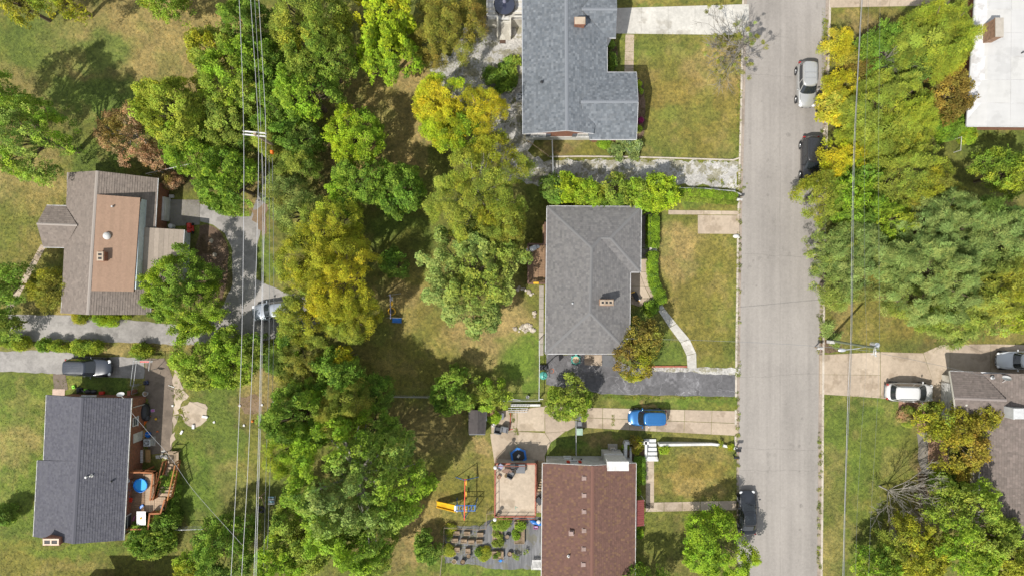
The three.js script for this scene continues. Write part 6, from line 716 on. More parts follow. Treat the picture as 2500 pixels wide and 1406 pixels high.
{ // timber deck behind the dark grey house
  const h = 1.7, t = T('timber_deck', 'raised red-brown timber deck with stairs behind the dark grey house', 'deck', at(365, 1220)), k = (x, y) => at(x, y, h), m = [M.tanDeck ?? M.deckWood[0], ...M.deckWood];
  boards(t, [k(304, 1146), k(352, 1146), k(352, 1284), k(304, 1284)], h, 26, 0.05, M.deckWood.slice(0, 1).concat(M.deckWood[2]), true, 4); boards(t, [k(353, 1158), k(375, 1158), k(375, 1250), k(353, 1250)], h, 5, 0.05, M.deckBoardsPale, false, 6); boards(t, [k(375, 1214), k(402, 1214), k(402, 1246), k(375, 1246)], h - 0.04, 6, 0.05, M.deckBoardsPale, false, 7);
  const hp = (x, y) => { const q = k(x, y); return V(q.x, h, q.z); }; railing(t, [hp(305, 1148), hp(352, 1147), hp(384, 1149), hp(377, 1214)], h, 0.95, M.redWood); railing(t, [hp(375, 1247), hp(402, 1246), hp(412, 1214)], h, 0.95, M.redWood); railing(t, [hp(376, 1248), hp(372, 1284), hp(304, 1285)], h, 0.95, M.redWood);
  for (let i = 0; i < 11; i++) { const y = 1212 - i * 8.0, hh = h - (i + 1) * 0.155, xl = 384 + i * 2.5, xr = 417 + i * 2.1; const q = [[xl, y], [xr, y], [xr, y - 7.6], [xl, y - 7.6]].map(([a, b]) => at(a, b, hh)); P(t, 'tread', slab(q, hh, 0.05), M.deckBoardsPale[i % 2]); }
  for (const [x0, x1] of [[382, 409], [418, 440]]) { const A = at(x0, 1214, h).setY(h - 0.15), B = at(x1, 1122, 0).setY(0.05); P(t, 'stringer', beam(A, B, 0.06, 0.26), M.redWood); railing(t, [A.clone().add(V(0, 0.1, 0)), B.clone().add(V(0, 0.1, 0))], 0, 0.92, x0 > 400 ? M.orangeWood : M.redWood, { gap: 0.3, w: 0.12, balusters: x0 > 400 }); }
  for (const [x, y] of [[312, 1150], [352, 1150], [375, 1216], [400, 1242], [372, 1280], [312, 1280]]) { const q = at(x, y, h); P(t, 'deck_leg', box(0.14, h - 0.05, 0.14, q.x, 0, q.z), M.redWood); }
  const l = T('timber_landing', 'weathered square timber platform at the foot of the deck stairs', 'platform', at(425, 1110)); boards(l, pp([[414, 1099], [440, 1099], [440, 1128], [414, 1128]]), 0.45, 5, 0.05, [M.oldWood], false, 9); for (const [x, y] of [[415, 1100], [439, 1100], [439, 1127], [415, 1127]]) P(l, 'leg', box(0.1, 0.42, 0.1, at(x, y).x, 0, at(x, y).z), M.oldWood); P(l, 'rail', [beam(at(414, 1099).setY(1.2), at(440, 1099).setY(1.2), 0.06, 0.08), beam(at(440, 1099).setY(1.2), at(440, 1128).setY(1.2), 0.06, 0.08)], M.oldWood); for (const [x, y] of [[414, 1099], [440, 1099], [440, 1127]]) P(l, 'post', box(0.08, 1.2, 0.08, at(x, y).x, 0.4, at(x, y).z), M.oldWood);
  const pc = k(345, 1183), pl = T('paddling_pool', 'round bright blue paddling pool on the timber deck', 'pool', V(pc.x, h, pc.z)); P(pl, 'pool_wall', [lathe([[0.6, 0], [0.68, 0.02], [0.7, 0.32], [0.67, 0.34], [0.63, 0.32], [0.61, 0.03], [0.02, 0.03]], pc.x, h + 0.01, pc.z, 32)], M.poolBlue); P(pl, 'water', cyl(0.615, 0.62, 0.02, pc.x, h + 0.12, pc.z, 32), M.water);
  const tc = k(353, 1259), tb = T('white_table', 'white rectangular folding table on the timber deck', 'table', V(tc.x, h, tc.z)); P(tb, 'table_top', rbox(0.9, 0.05, 1.35, 0.02, tc.x, h + 0.7, tc.z), M.whitePlastic); for (const [a, b] of [[-1, -1], [1, -1], [1, 1], [-1, 1]]) P(tb, 'leg', cyl(0.025, 0.025, 0.7, tc.x + a * 0.36, h, tc.z + b * 0.56, 8), M.galv);
  const fl = T('table_ornament', 'small orange ornament in the centre of the white table', 'ornament', V(tc.x, h + 0.75, tc.z)); P(fl, 'bowl', lathe([[0.02, 0], [0.07, 0.02], [0.1, 0.07], [0.09, 0.08], [0.02, 0.03]], tc.x, h + 0.752, tc.z, 14), M.yellow);
  const ch = (label, x, y, m2, ry, n2 = 'folding_chair') => { const c = k(x, y), g = T(n2, label, 'chair', V(c.x, h, c.z), undefined, ry); P(g, 'seat', rbox(0.45, 0.04, 0.45, 0.015, 0, 0.4, 0), m2); P(g, 'backrest', box(0.45, 0.5, 0.04, 0, 0.45, -0.24, 0, -0.2), m2); for (const a of [-1, 1]) for (const b of [-1, 1]) P(g, 'leg', bar(V(a * 0.2, 0, b * 0.22), V(a * 0.2, 0.42, b * 0.16), 0.016), M.steel); };
  ch('blue folding chair against the house wall on the timber deck, nearer the pool', 315, 1196, M.blue, 1.2); ch('second blue folding chair against the wall, beside the red seat', 315, 1207, M.blue, 1.7); ch('red and navy folding seat south of the blue chairs on the deck', 322, 1217, M.red, 1.4); ch('dark chair in the corner of the deck landing', 401, 1235, M.plasticBlack, -1.2);
  { const c = k(318, 1168), g = T('barbecue', 'covered round barbecue against the house wall on the deck', 'barbecue', V(c.x, h, c.z)); P(g, 'lid', lathe([[0.3, 0], [0.27, 0.12], [0.12, 0.22], [0.01, 0.24]], c.x, h + 0.75, c.z, 20), M.white); P(g, 'bowl', lathe([[0.02, 0], [0.2, 0.05], [0.3, 0.2]], c.x, h + 0.55, c.z, 20), M.iron); for (let i = 0; i < 3; i++) P(g, 'leg', bar(V(c.x + 0.15 * cos(i * 2.1), h + 0.6, c.z + 0.15 * sin(i * 2.1)), V(c.x + 0.3 * cos(i * 2.1), h, c.z + 0.3 * sin(i * 2.1)), 0.02), M.iron); }
  { const c = k(318, 1177), g = T('garden_hose', 'pale hose coil on the deck boards by the wall', 'hose', V(c.x, h, c.z)); P(g, 'coil', [torus(0.22, 0.025, c.x, h + 0.03, c.z), torus(0.17, 0.025, c.x + 0.04, h + 0.075, c.z + 0.03), torus(0.25, 0.022, c.x + 0.1, h + 0.03, c.z + 0.18)], M.galv); }
  { const c = k(345, 1236), g = T('blue_cushion', 'crumpled blue cushion on the deck north of the white table', 'cushion', V(c.x, h, c.z)); P(g, 'pad', rbox(0.5, 0.12, 0.26, 0.05, c.x, h + 0.004, c.z, 0.7), M.blue); } { const c = k(326, 1264), g = T('pink_toy', 'pink plastic toy lying on the deck left of the white table', 'toy', V(c.x, h, c.z)); P(g, 'handle', rbox(0.08, 0.06, 0.4, 0.02, c.x, h + 0.004, c.z, -0.4), M.pink); P(g, 'head', rbox(0.2, 0.07, 0.1, 0.03, c.x - 0.09, h + 0.005, c.z + 0.24, -0.4), M.pink); }
  for (const [x, n] of [[314, 'black storage box at the south end of the deck, nearest the house'], [337, 'black storage box at the south end of the deck, nearest the white table']]) { const c = at(x, 1293, 0.5), g = T('storage_box', n, 'box', V(c.x, 0, c.z)); P(g, 'body', rbox(0.8, 0.55, 0.5, 0.03, c.x, 0, c.z), M.plasticBlack); P(g, 'lid', rbox(0.84, 0.07, 0.54, 0.02, c.x, 0.55, c.z), M.plasticGrey); }
  { const c = at(408, 1262), g = T('garden_chair', 'white plastic garden chair tipped in the weeds below the deck', 'chair', V(c.x, 0, c.z), undefined, 0.7); P(g, 'seat', rbox(0.5, 0.05, 0.5, 0.02, 0, 0.4, 0), M.whitePlastic); P(g, 'backrest', box(0.5, 0.5, 0.05, 0, 0.43, -0.27, 0, -0.25), M.whitePlastic); for (const a of [-1, 1]) { P(g, 'armrest', rbox(0.06, 0.04, 0.5, 0.015, a * 0.26, 0.62, 0), M.whitePlastic); for (const b of [-1, 1]) P(g, 'leg', bar(V(a * 0.22, 0, b * 0.24), V(a * 0.22, 0.42, b * 0.2), 0.025), M.whitePlastic); } }
}
{ // white deck and stairs, top centre
  const h = 1.9, t = T('white_deck', 'white painted deck with a white stair behind the grey house', 'deck', at(1230, 20)), k = (x, y) => { const q = at(x, y, h); return V(q.x, h, q.z); };
  boards(t, [k(1188, -80), k(1276, -80), k(1276, 48), k(1188, 48)], h, 34, 0.05, [M.cream, M.white], true, 11); railing(t, [k(1189, -80), k(1190, 48), k(1215, 49)], h, 0.95, M.cream); railing(t, [k(1246, 49), k(1276, 49)], h, 0.95, M.cream); P(t, 'skirt', [box(1.0, h, 0.08, k(1201, 0).x, 0, k(0, 47).z), box(1.2, h, 0.08, k(1262, 0).x, 0, k(0, 47).z)], M.cream);
  for (let i = 0; i < 11; i++) { const y = 50 + i * 4.2, hh = h - 0.16 * (i + 1), q = [[1216, y], [1245, y], [1245, y + 5.0], [1216, y + 5.0]].map(([a, b]) => at(a, b, hh)); P(t, 'tread', slab(q, hh, 0.05), M.cream); }
  for (const x of [1215, 1246]) { const A = k(x, 50).setY(h - 0.1), B = at(x, 97, 0).setY(0.06); P(t, 'stringer', beam(A, B, 0.06, 0.26), M.cream); railing(t, [A, B], 0, 0.95, M.cream, { gap: 0.18 }); } for (const [x, y] of [[1190, 44], [1190, -20], [1272, 44]]) P(t, 'deck_leg', box(0.15, h - 0.05, 0.15, k(x, y).x, 0, k(x, y).z), M.cream);
  const c = k(1232, 18), g = T('glass_table', 'round dark glass patio table on the white deck at the top edge', 'table', V(c.x, h, c.z)); P(g, 'table_top', cyl(1.0, 1.0, 0.025, c.x, h + 0.7, c.z, 36), M.smokeGlass); P(g, 'rim', torus(1.0, 0.03, c.x, h + 0.712, c.z, true, 36), M.iron); for (let i = 0; i < 4; i++) P(g, 'leg', bar(V(c.x + 0.7 * cos(i * PI / 2 + 0.8), h, c.z + 0.7 * sin(i * PI / 2 + 0.8)), V(c.x + 0.5 * cos(i * PI / 2 + 0.8), h + 0.7, c.z + 0.5 * sin(i * PI / 2 + 0.8)), 0.025), M.iron);
  for (const [i, n] of [[0, 'east'], [1, 'south-east'], [2, 'south-west'], [3, 'west'], [4, 'north-west'], [5, 'north-east']]) { const a = i * PI / 3 + 0.3, x = c.x + cos(a) * 0.78, z = c.z + sin(a) * 0.78, q = T('patio_chair', 'dark sling patio chair tucked under the ' + n + ' side of the glass table', 'chair', V(x, h, z), undefined, PI / 2 - a + PI); P(q, 'seat', rbox(0.5, 0.04, 0.48, 0.015, 0, 0.42, 0), M.cloth); P(q, 'backrest', box(0.5, 0.26, 0.04, 0, 0.43, -0.25), M.iron); for (const s of [-1, 1]) for (const b of [-1, 1]) P(q, 'leg', bar(V(s * 0.22, 0, b * 0.22), V(s * 0.22, 0.42, b * 0.2), 0.016), M.iron); }
  const u = T('closed_parasol', 'folded lavender parasol standing in the glass table', 'parasol', V(c.x, h, c.z - 0.1)); P(u, 'pole', cyl(0.025, 0.025, 2.4, c.x, h, c.z - 0.1, 8), M.iron); P(u, 'canopy', [lathe([[0.19, 0], [0.16, 0.3], [0.1, 0.9], [0.03, 1.2], [0.01, 1.22]], c.x, h + 1.2, c.z - 0.1, 9)], M.cloth);
  const dm = T('door_mat', 'brown door mat at the foot of the white stair', 'mat', at(1227, 101)); P(dm, 'mat', rbox(0.62, 0.03, 0.38, 0.01, at(1227, 0).x, 0.012, at(0, 101).z), M.darkWood); P(dm, 'border', [box(0.7, 0.02, 0.04, at(1227, 0).x, 0.012, at(0, 101).z - 0.21), box(0.7, 0.02, 0.04, at(1227, 0).x, 0.012, at(0, 101).z + 0.21)], M.rubber);
}
{ // brown deck west of the hip-roofed house
  const h = 1.2, t = T('brown_deck', 'brown timber deck along the west wall of the hip-roofed house', 'deck', at(1312, 620)), k = (x, y) => { const q = at(x, y, h); return V(q.x, h, q.z); }; boards(t, [k(1290, 598), k(1336, 598), k(1336, 690), k(1290, 690)], h, 14, 0.05, M.deckWood, false, 21); railing(t, [k(1330, 545), k(1330, 598), k(1289, 597), k(1289, 692), k(1336, 692)], h, 0.95, M.darkRail, { w: 0.16 }); boards(t, [k(1325, 548), k(1336, 548), k(1336, 597), k(1325, 597)], h, 3, 0.05, M.deckWood, false, 22); for (const [x, y] of [[1291, 600], [1291, 690], [1330, 690]]) P(t, 'deck_leg', box(0.14, h - 0.04, 0.14, k(x, y).x, 0, k(x, y).z), M.darkWood);
  const g = T('yellow_towel', 'yellow towel hung over the south rail of the brown deck', 'towel', k(1308, 691)); P(g, 'cloth', [rbox(0.52, 0.02, 0.2, 0.008, k(1308, 0).x, h + 0.98, k(0, 691).z), box(0.52, 0.4, 0.015, k(1308, 0).x, h + 0.57, k(0, 691).z + 0.1)], M.yellow);
  const c = k(1301, 607), b = T('gas_barbecue', 'grey hooded barbecue in the north corner of the brown deck', 'barbecue', V(c.x, h, c.z), undefined, 0.4); P(b, 'hood', rbox(0.75, 0.3, 0.5, 0.12, 0, 0.75, 0), M.galv); P(b, 'cart', [box(0.6, 0.7, 0.42, 0, 0.05, 0)], M.iron); for (const s of [-1, 1]) P(b, 'side_shelf', rbox(0.28, 0.03, 0.42, 0.01, s * 0.52, 0.8, 0), M.galv); P(b, 'handle', bar(V(-0.25, 0.95, 0.27), V(0.25, 0.95, 0.27), 0.015), M.steel);
}
{ // raised concrete terrace beside the brown-roofed house
  const h = 2.3, t = T('concrete_terrace', 'raised pale concrete terrace with a red railing west of the brown roof', 'terrace', at(1258, 1190)), k = (x, y) => { const q = at(x, y, h); return V(q.x, h, q.z); };
  P(t, 'terrace_floor', slab([k(1210, 1132), k(1307, 1132), k(1306, 1260), k(1209, 1260)], h, 0.2), M.concTan[1]); P(t, 'wall', slab([k(1211, 1134), k(1306, 1134), k(1305, 1258), k(1210, 1258)], h - 0.2, h - 0.2), M.concGrey[0]); P(t, 'edge_beam', [beam(k(1209, 1132).setY(h), k(1308, 1132).setY(h), 0.14, 0.2), beam(k(1308, 1132).setY(h), k(1307, 1261).setY(h), 0.14, 0.2), beam(k(1307, 1261).setY(h), k(1208, 1261).setY(h), 0.14, 0.2), beam(k(1208, 1261).setY(h), k(1209, 1132).setY(h), 0.14, 0.2)], M.railRed);
  for (const q of [[k(1209, 1133), k(1283, 1133)], [k(1208, 1133), k(1208, 1260)], [k(1208, 1261), k(1306, 1261)], [k(1307, 1133), k(1306, 1240)]]) { const n = round(q[0].distanceTo(q[1]) / 1.0); for (let i = 0; i <= n; i++) { const p = q[0].clone().lerp(q[1], i / n); P(t, 'post', bar(p, p.clone().setY(h + 0.85), 0.028), M.railRed); } for (const f of [0.85]) P(t, 'rail', bar(q[0].clone().setY(h + f), q[1].clone().setY(h + f), 0.028), M.railRed); }
  for (let i = 0; i < 12; i++) { const y = 1200 - i * 6.2, hh = h - 0.18 * (i + 1), q = [[1311, y], [1327, y], [1327, y - 5.8], [1311, y - 5.8]].map(([a, b]) => at(a, b, hh)); P(t, 'tread', slab(q, hh, 0.06), M.paleWood); } P(t, 'stringer', beam(at(1310, 1202, h).setY(h - 0.1), at(1312, 1124).setY(0.05), 0.07, 0.25), M.darkWood); P(t, 'landing', slab(pp([[1308, 1202], [1330, 1202], [1328, 1252], [1308, 1252]], 2.3), h - 0.02, 0.15), M.concTan[2]); P(t, 'stair_rail', [bar(at(1311, 1200, h).setY(h + 0.8), at(1311, 1126).setY(0.9), 0.03), bar(at(1311, 1126).setY(0), at(1311, 1126).setY(0.9), 0.03)], M.railRed);
  for (const [x, y, n] of [[1209, 1141, 'north-west'], [1208, 1268, 'south-west']]) { const p = at(x, y, 3.6), g = T('globe_lamp', 'white globe lamp on a thin post at the ' + n + ' corner of the concrete terrace', 'lamp', V(p.x, 0, p.z)); P(g, 'post', cyl(0.04, 0.035, 3.5, p.x, 0, p.z, 10), M.railRed); P(g, 'globe', ball(0.19, p.x, 3.65, p.z), M.whitePlastic); }
  const put = (x, y) => { const q = at(x, y, h + 0.4); return V(q.x, h, q.z); };
  { const c = put(1240, 1149), g = T('oval_table', 'oval wooden table in a pale corner seat on the terrace', 'table', c); P(g, 'table_top', [lathe([[0.01, 0.04], [0.5, 0.04], [0.52, 0.02], [0.5, 0], [0.01, 0]], 0, 0, 0, 26).scale(1.0, 1, 0.42).translate(c.x - 0.08, h + 0.5, c.z)], wood([0.2, 0.13, 0.1])); P(g, 'leg', [cyl(0.05, 0.05, 0.5, c.x - 0.35, h, c.z), cyl(0.05, 0.05, 0.5, c.x + 0.2, h, c.z)], M.darkWood); }
  { const c = put(1271, 1144), g = T('wicker_ottoman', 'square dark wicker table on the concrete terrace', 'table', c); P(g, 'table_top', rbox(0.88, 0.06, 0.88, 0.02, c.x, h + 0.42, c.z), M.plasticGrey); for (const a of [-1, 1]) for (const b of [-1, 1]) P(g, 'leg', box(0.08, 0.42, 0.08, c.x + a * 0.37, h, c.z + b * 0.37), M.iron); for (let i = -3; i <= 3; i++) P(g, 'slat', box(0.86, 0.01, 0.08, c.x, h + 0.48, c.z + i * 0.118), M.galvDark); }
  const seat = (n, x, y, ry, m) => { const c = put(x, y), g = T('lounge_chair', n, 'chair', c, undefined, ry); P(g, 'seat', rbox(0.55, 0.2, 0.55, 0.05, 0, 0.2, 0), m); P(g, 'backrest', box(0.55, 0.45, 0.1, 0, 0.35, -0.28, 0, -0.2), M.plasticBlack); for (const s of [-1, 1]) P(g, 'armrest', rbox(0.08, 0.1, 0.55, 0.03, s * 0.3, 0.45, 0), M.plasticBlack); };
  seat('dark lounge chair right of the oval table on the terrace', 1253, 1139, -1.4, M.plasticBlack); seat('dark tilted lounge chair below the oval table on the terrace', 1247, 1158, 2.6, M.plasticGrey); seat('blue-cushioned lounge chair left of the oval table on the terrace', 1222, 1139, 1.0, M.cloth);
  const pot = (n, x, y, hh, R2, m) => { const c = at(x, y, hh), g = T('plant_pot', n, 'pot', V(c.x, hh, c.z)); P(g, 'pot', lathe([[R2 * 0.65, 0], [R2 * 0.7, 0.02], [R2, R2 * 1.4], [R2 * 1.08, R2 * 1.45], [R2 * 1.05, R2 * 1.55], [R2 * 0.9, R2 * 1.5], [R2 * 0.85, R2 * 1.2]], c.x, hh, c.z, 18), m); P(g, 'soil', cyl(R2 * 0.86, R2 * 0.86, 0.03, c.x, hh + R2 * 1.2, c.z, 16), M.soil); return c; };
  pot('terracotta pot left of the oval table on the terrace', 1218, 1163, h, 0.18, M.railRed); pot('brown pot below the oval table on the terrace', 1236, 1160, h, 0.17, wood([0.3, 0.17, 0.07])); pot('black barrel pot in the south-west corner of the terrace', 1216, 1254, h, 0.22, M.iron); M.pot = pot;
  { const c = at(1316, 1220, h + 0.1), g = T('storage_chest', 'black trunk set diagonally on the terrace landing', 'box', V(c.x, h, c.z), undefined, 0.7); P(g, 'body', rbox(0.5, 0.5, 0.7, 0.03, 0, 0, 0), M.plasticBlack); P(g, 'lid', rbox(0.54, 0.06, 0.74, 0.02, 0, 0.5, 0), M.plasticBlack); }
  { const c = at(1261, 1240, h), g = T('chalk_toy', 'tiny pale green triangle toy on the terrace floor', 'toy', V(c.x, h, c.z)); P(g, 'frame', [bar(V(c.x - 0.15, h + 0.02, c.z - 0.15), V(c.x + 0.15, h + 0.02, c.z), 0.014), bar(V(c.x - 0.15, h + 0.02, c.z - 0.15), V(c.x - 0.05, h + 0.02, c.z + 0.2), 0.014)], M.teal); }
}
// ---------- play equipment
{ const t = T('swing_and_slide', 'swing set with a red bar, blue ladder and yellow slide on the lower lawn', 'play set', at(1130, 1220)), H = 2.2, p = (x, y, h) => { const q = at(x, y, h); return V(q.x, h, q.z); }, B = phys([0.03, 0.16, 0.5], 0.35, 0.1, {}), Rd = phys([0.62, 0.06, 0.025], 0.35, 0.1, {});
  P(t, 'top_bar', bar(p(1135, 1172, H), p(1133.5, 1270, H), 0.05, 0.05, 10), Rd); P(t, 'leg', bar(p(1135, 1172, H), p(1113, 1165, 0), 0.04), B); P(t, 'leg', bar(p(1135, 1172, H), p(1168, 1164, 0), 0.04), B); P(t, 'brace', bar(p(1128, 1170, 1.7), p(1143, 1170, 1.7), 0.035), Rd); P(t, 'leg', bar(p(1133.5, 1266, H), p(1124, 1240, 0), 0.04), B); P(t, 'leg', bar(p(1133.5, 1266, H), p(1152, 1238, 0), 0.04), B);
  const fr = [[1112, 1234], [1160, 1234]], fs = [[1112, 1247], [1160, 1247]]; for (const q of [fr, fs]) P(t, 'ladder_rail', bar(p(...q[0], 1.7), p(...q[1], 1.7), 0.045), B); for (let i = 0; i < 7; i++) { const x = 1114 + i * 7.4; P(t, 'rung', bar(p(x, 1234, 1.7), p(x, 1247, 1.7), 0.025), i % 3 ? B : M.blueLight); }
  for (const x of [1115, 1160]) { for (const y of [1234, 1247]) { const q = p(x, y, 1.7); P(t, 'ladder_leg', bar(q, V(q.x + (x < 1130 ? -0.1 : 0.15), 0, q.z + (y < 1240 ? -0.25 : 0.1)), 0.04), B); } P(t, 'crawl_rung', [0.5, 1.0, 1.4].map((h) => { const a = p(x, 1235, 1.7), b = p(x, 1246, 1.7); return bar(a.clone().setY(h), b.clone().setY(h), 0.022); }), B); }
  const a = [p(1112, 1233, 1.55), p(1113, 1249, 1.55)], b = [p(1066, 1223, 0.12), p(1066, 1237, 0.12)], sl = P(t, 'slide', thick([a[0], a[1], b[1], b[0]], 0.05), M.yellow); for (const s of [0, 1]) P(sl, 'slide_side', beam(a[s].clone().setY(1.66), b[s].clone().setY(0.24), 0.07, 0.18), M.yellow); P(t, 'slide_top', rbox(0.35, 0.12, 0.75, 0.05, (a[0].x + a[1].x) / 2 + 0.02, 1.5, (a[0].z + a[1].z) / 2), M.whitePlastic);
  for (const y of [1178, 1206, 1244]) { const q = p(1137, y, 0.5), tp = p(1134.6, y, H); P(t, 'swing_seat', rbox(0.2, 0.05, 0.55, 0.02, q.x, 0.5, q.z, 0.1), M.yellow); P(t, 'swing_chain', [bar(V(q.x, 0.55, q.z - 0.24), V(tp.x, H, q.z - 0.2), 0.012), bar(V(q.x, 0.55, q.z + 0.24), V(tp.x, H, q.z + 0.2), 0.012)], M.galv); } }
{ const t = T('small_swing_set', 'old swing set with a yellow ring seat and blue slide by the middle trees', 'play set', at(955, 750)), H = 2.0, p = (x, y, h) => { const q = at(x, y, h); return V(q.x, h, q.z); }; P(t, 'top_bar', bar(p(952, 718, H), p(953, 778, H), 0.045), mat([0.3, 0.3, 0.48], 0.5)); P(t, 'leg', bar(p(952, 720, H), p(978, 716, 0), 0.035), M.galv); P(t, 'leg', bar(p(952, 720, H), p(944, 722, 0), 0.035), M.galv); P(t, 'leg', bar(p(953, 775, H), p(944, 775, 0), 0.035), M.alu); P(t, 'leg', bar(p(953, 775, H), p(982, 776, 0), 0.035), M.alu);
  const c = p(956, 760, 0.6); P(t, 'ring_seat', torus(0.35, 0.055, c.x, 0.6, c.z), M.yellow); P(t, 'ring_hub', [cyl(0.12, 0.12, 0.1, c.x, 0.55, c.z), bar(V(c.x - 0.33, 0.6, c.z), V(c.x + 0.33, 0.6, c.z), 0.025), bar(V(c.x, 0.6, c.z - 0.33), V(c.x, 0.6, c.z + 0.33), 0.025)], M.iron); P(t, 'swing_chain', [bar(V(c.x, 0.6, c.z - 0.33), p(953, 752, H), 0.012), bar(V(c.x, 0.6, c.z + 0.33), p(953, 768, H), 0.012)], M.galv);
  for (const [y, m] of [[729, M.whitePlastic], [741, M.yellow]]) { const q = p(956, y, 0.5); P(t, 'swing_seat', rbox(0.2, 0.06, 0.4, 0.02, q.x, 0.5, q.z), m); P(t, 'swing_chain', [bar(V(q.x, 0.55, q.z - 0.18), p(952.5, y - 4, H), 0.012), bar(V(q.x, 0.55, q.z + 0.18), p(952.5, y + 4, H), 0.012)], M.galv); }
  const s0 = at(961, 780), s1 = at(980, 782); P(t, 'slide', [thick([V(s0.x, 0.9, s0.z - 0.22), V(s1.x, 0.15, s1.z - 0.22), V(s1.x, 0.15, s1.z + 0.22), V(s0.x, 0.9, s0.z + 0.22)], 0.05), beam(V(s0.x, 1.0, s0.z - 0.22), V(s1.x, 0.25, s1.z - 0.22), 0.05, 0.15), beam(V(s0.x, 1.0, s0.z + 0.22), V(s1.x, 0.25, s1.z + 0.22), 0.05, 0.15)], M.blue); }
{ const c = at(1266, 1113, 0.7), t = T('trampoline', 'blue-rimmed black hexagonal trampoline in the shade of the terrace', 'trampoline', V(c.x, 0, c.z)), hex = (r, k) => V(c.x + r * cos(k * PI / 3 + 0.35), 0.72, c.z + r * sin(k * PI / 3 + 0.35)); for (let k = 0; k < 6; k++) { P(t, 'rim_pad', thick([hex(0.68, k), hex(0.9, k), hex(0.9, k + 1), hex(0.68, k + 1)].map((p) => p.setY(0.76)), 0.05), M.blue); const q = hex(0.82, k); P(t, 'leg', bar(q, q.clone().setY(0), 0.028), M.galv); } P(t, 'mat', slab([0, 1, 2, 3, 4, 5].map((k) => hex(0.69, k)), 0.74, 0.02), M.plasticBlack); P(t, 'mat_patch', box(0.22, 0.006, 0.34, c.x, 0.741, c.z, -0.6), M.whitePlastic); for (const k of [3, 4]) { const q = hex(0.92, k); P(t, 'net_pole', bar(q.clone().setY(0), q.clone().setY(1.2), 0.03), M.teal); } }
{ const mk = (n, x, y, sandy) => { const c = at(x, y, 0.15), t = T('turtle_sandbox', n, 'sandbox', V(c.x, 0.02, c.z)); P(t, 'shell', lathe([[0.34, 0.2], [0.38, 0.24], [0.44, 0.22], [0.46, 0.1], [0.4, 0.02], [0.3, 0]], c.x, 0.02, c.z, 22), M.teal); for (const [a, r, q] of [[-1.5, 0.5, 0.14], [1.6, 0.47, 0.08], [0.6, 0.47, 0.1], [2.5, 0.47, 0.1], [-0.6, 0.47, 0.1], [-2.5, 0.47, 0.1]]) P(t, a === -1.5 ? 'head' : 'foot', ball(q, c.x + cos(a) * r, 0.12, c.z + sin(a) * r, 1, 0.6, 1), M.teal); if (sandy) P(t, 'sand', cyl(0.36, 0.36, 0.02, c.x, 0.17, c.z, 20), M.sand); return t; };
  mk('teal turtle sandbox full of sand on the black driveway', 1406, 878, true); const c = at(1327, 917, 0.15), t = T('sandbox_lid', 'round teal shell lid leaning on the chain-link fence', 'lid', V(c.x, 0, c.z)); P(t, 'shell', lathe([[0.42, 0], [0.38, 0.1], [0.2, 0.2], [0.01, 0.23]], c.x, 0.02, c.z, 22), M.teal); P(t, 'handle', [bar(V(c.x, 0.25, c.z), V(c.x + 0.25, 0.2, c.z + 0.2), 0.03)], M.plasticBlack); }
{ const c = at(1336, 905), t = T('basketball_hoop', 'portable basketball hoop at the west end of the black driveway', 'basketball hoop', V(c.x, 0, c.z)); P(t, 'base', rbox(0.8, 0.3, 0.55, 0.08, at(1326, 896).x, 0.02, at(1326, 896).z), M.plasticBlack); const b = at(1326, 898), top = at(1330, 905).setY(2.6); P(t, 'pole', tube([V(b.x, 0.2, b.z), V(b.x + 0.1, 2.2, b.z), V(b.x + 0.35, 2.7, b.z)], 0.05, 8), M.iron); P(t, 'backboard', box(0.05, 0.75, 1.1, b.x + 0.45, 2.35, b.z, 0.1), M.plasticBlack); P(t, 'rim', torus(0.22, 0.02, b.x + 0.72, 2.5, b.z), M.orange); P(t, 'back_frame', [bar(V(b.x - 0.35, 0.3, b.z + 0.2), V(b.x + 0.05, 1.6, b.z), 0.03)], M.iron); }
// ---------- air conditioners, bins, yard things
const ac = (n, x, y, m, s = 0.85) => { const c = at(x, y, 0.8), t = T('air_conditioner', n, 'air conditioner', V(c.x, 0, c.z)); P(t, 'case', [rbox(s, 0.78, s, 0.06, c.x, 0.06, c.z)], m); P(t, 'fan_well', cyl(s * 0.4, s * 0.4, 0.02, c.x, 0.835, c.z, 24), M.iron); for (const r of [0.14, 0.24, 0.34]) P(t, 'grille_ring', torus(s * r, 0.012, c.x, 0.87, c.z), m); for (let i = 0; i < 5; i++) P(t, 'fan_blade', box(s * 0.3, 0.01, s * 0.14, s * 0.2, 0, 0).rotateY(i * PI * 0.4).translate(c.x, 0.857, c.z), M.galv); P(t, 'hub', cyl(0.07, 0.07, 0.04, c.x, 0.85, c.z, 12), m); P(t, 'pad', box(s + 0.25, 0.06, s + 0.25, c.x, 0.005, c.z), M.concGrey[0]); };
ac('grey air conditioner beside the brick wall of the dark grey house', 357, 1081, M.galvPaint, 0.72); ac('beige air conditioner by the white wall of the brown-roofed house', 1497, 1100, M.beige, 0.55); ac('pale air conditioner against the west wall of the grey house', 1269, 237, M.galvPaint, 0.72);
slabs('ac_pad', pp([[1484, 1083], [1508, 1083], [1508, 1098], [1484, 1098]]), 1, 1, 0.03, 0.06, [M.concGrey[1]]);
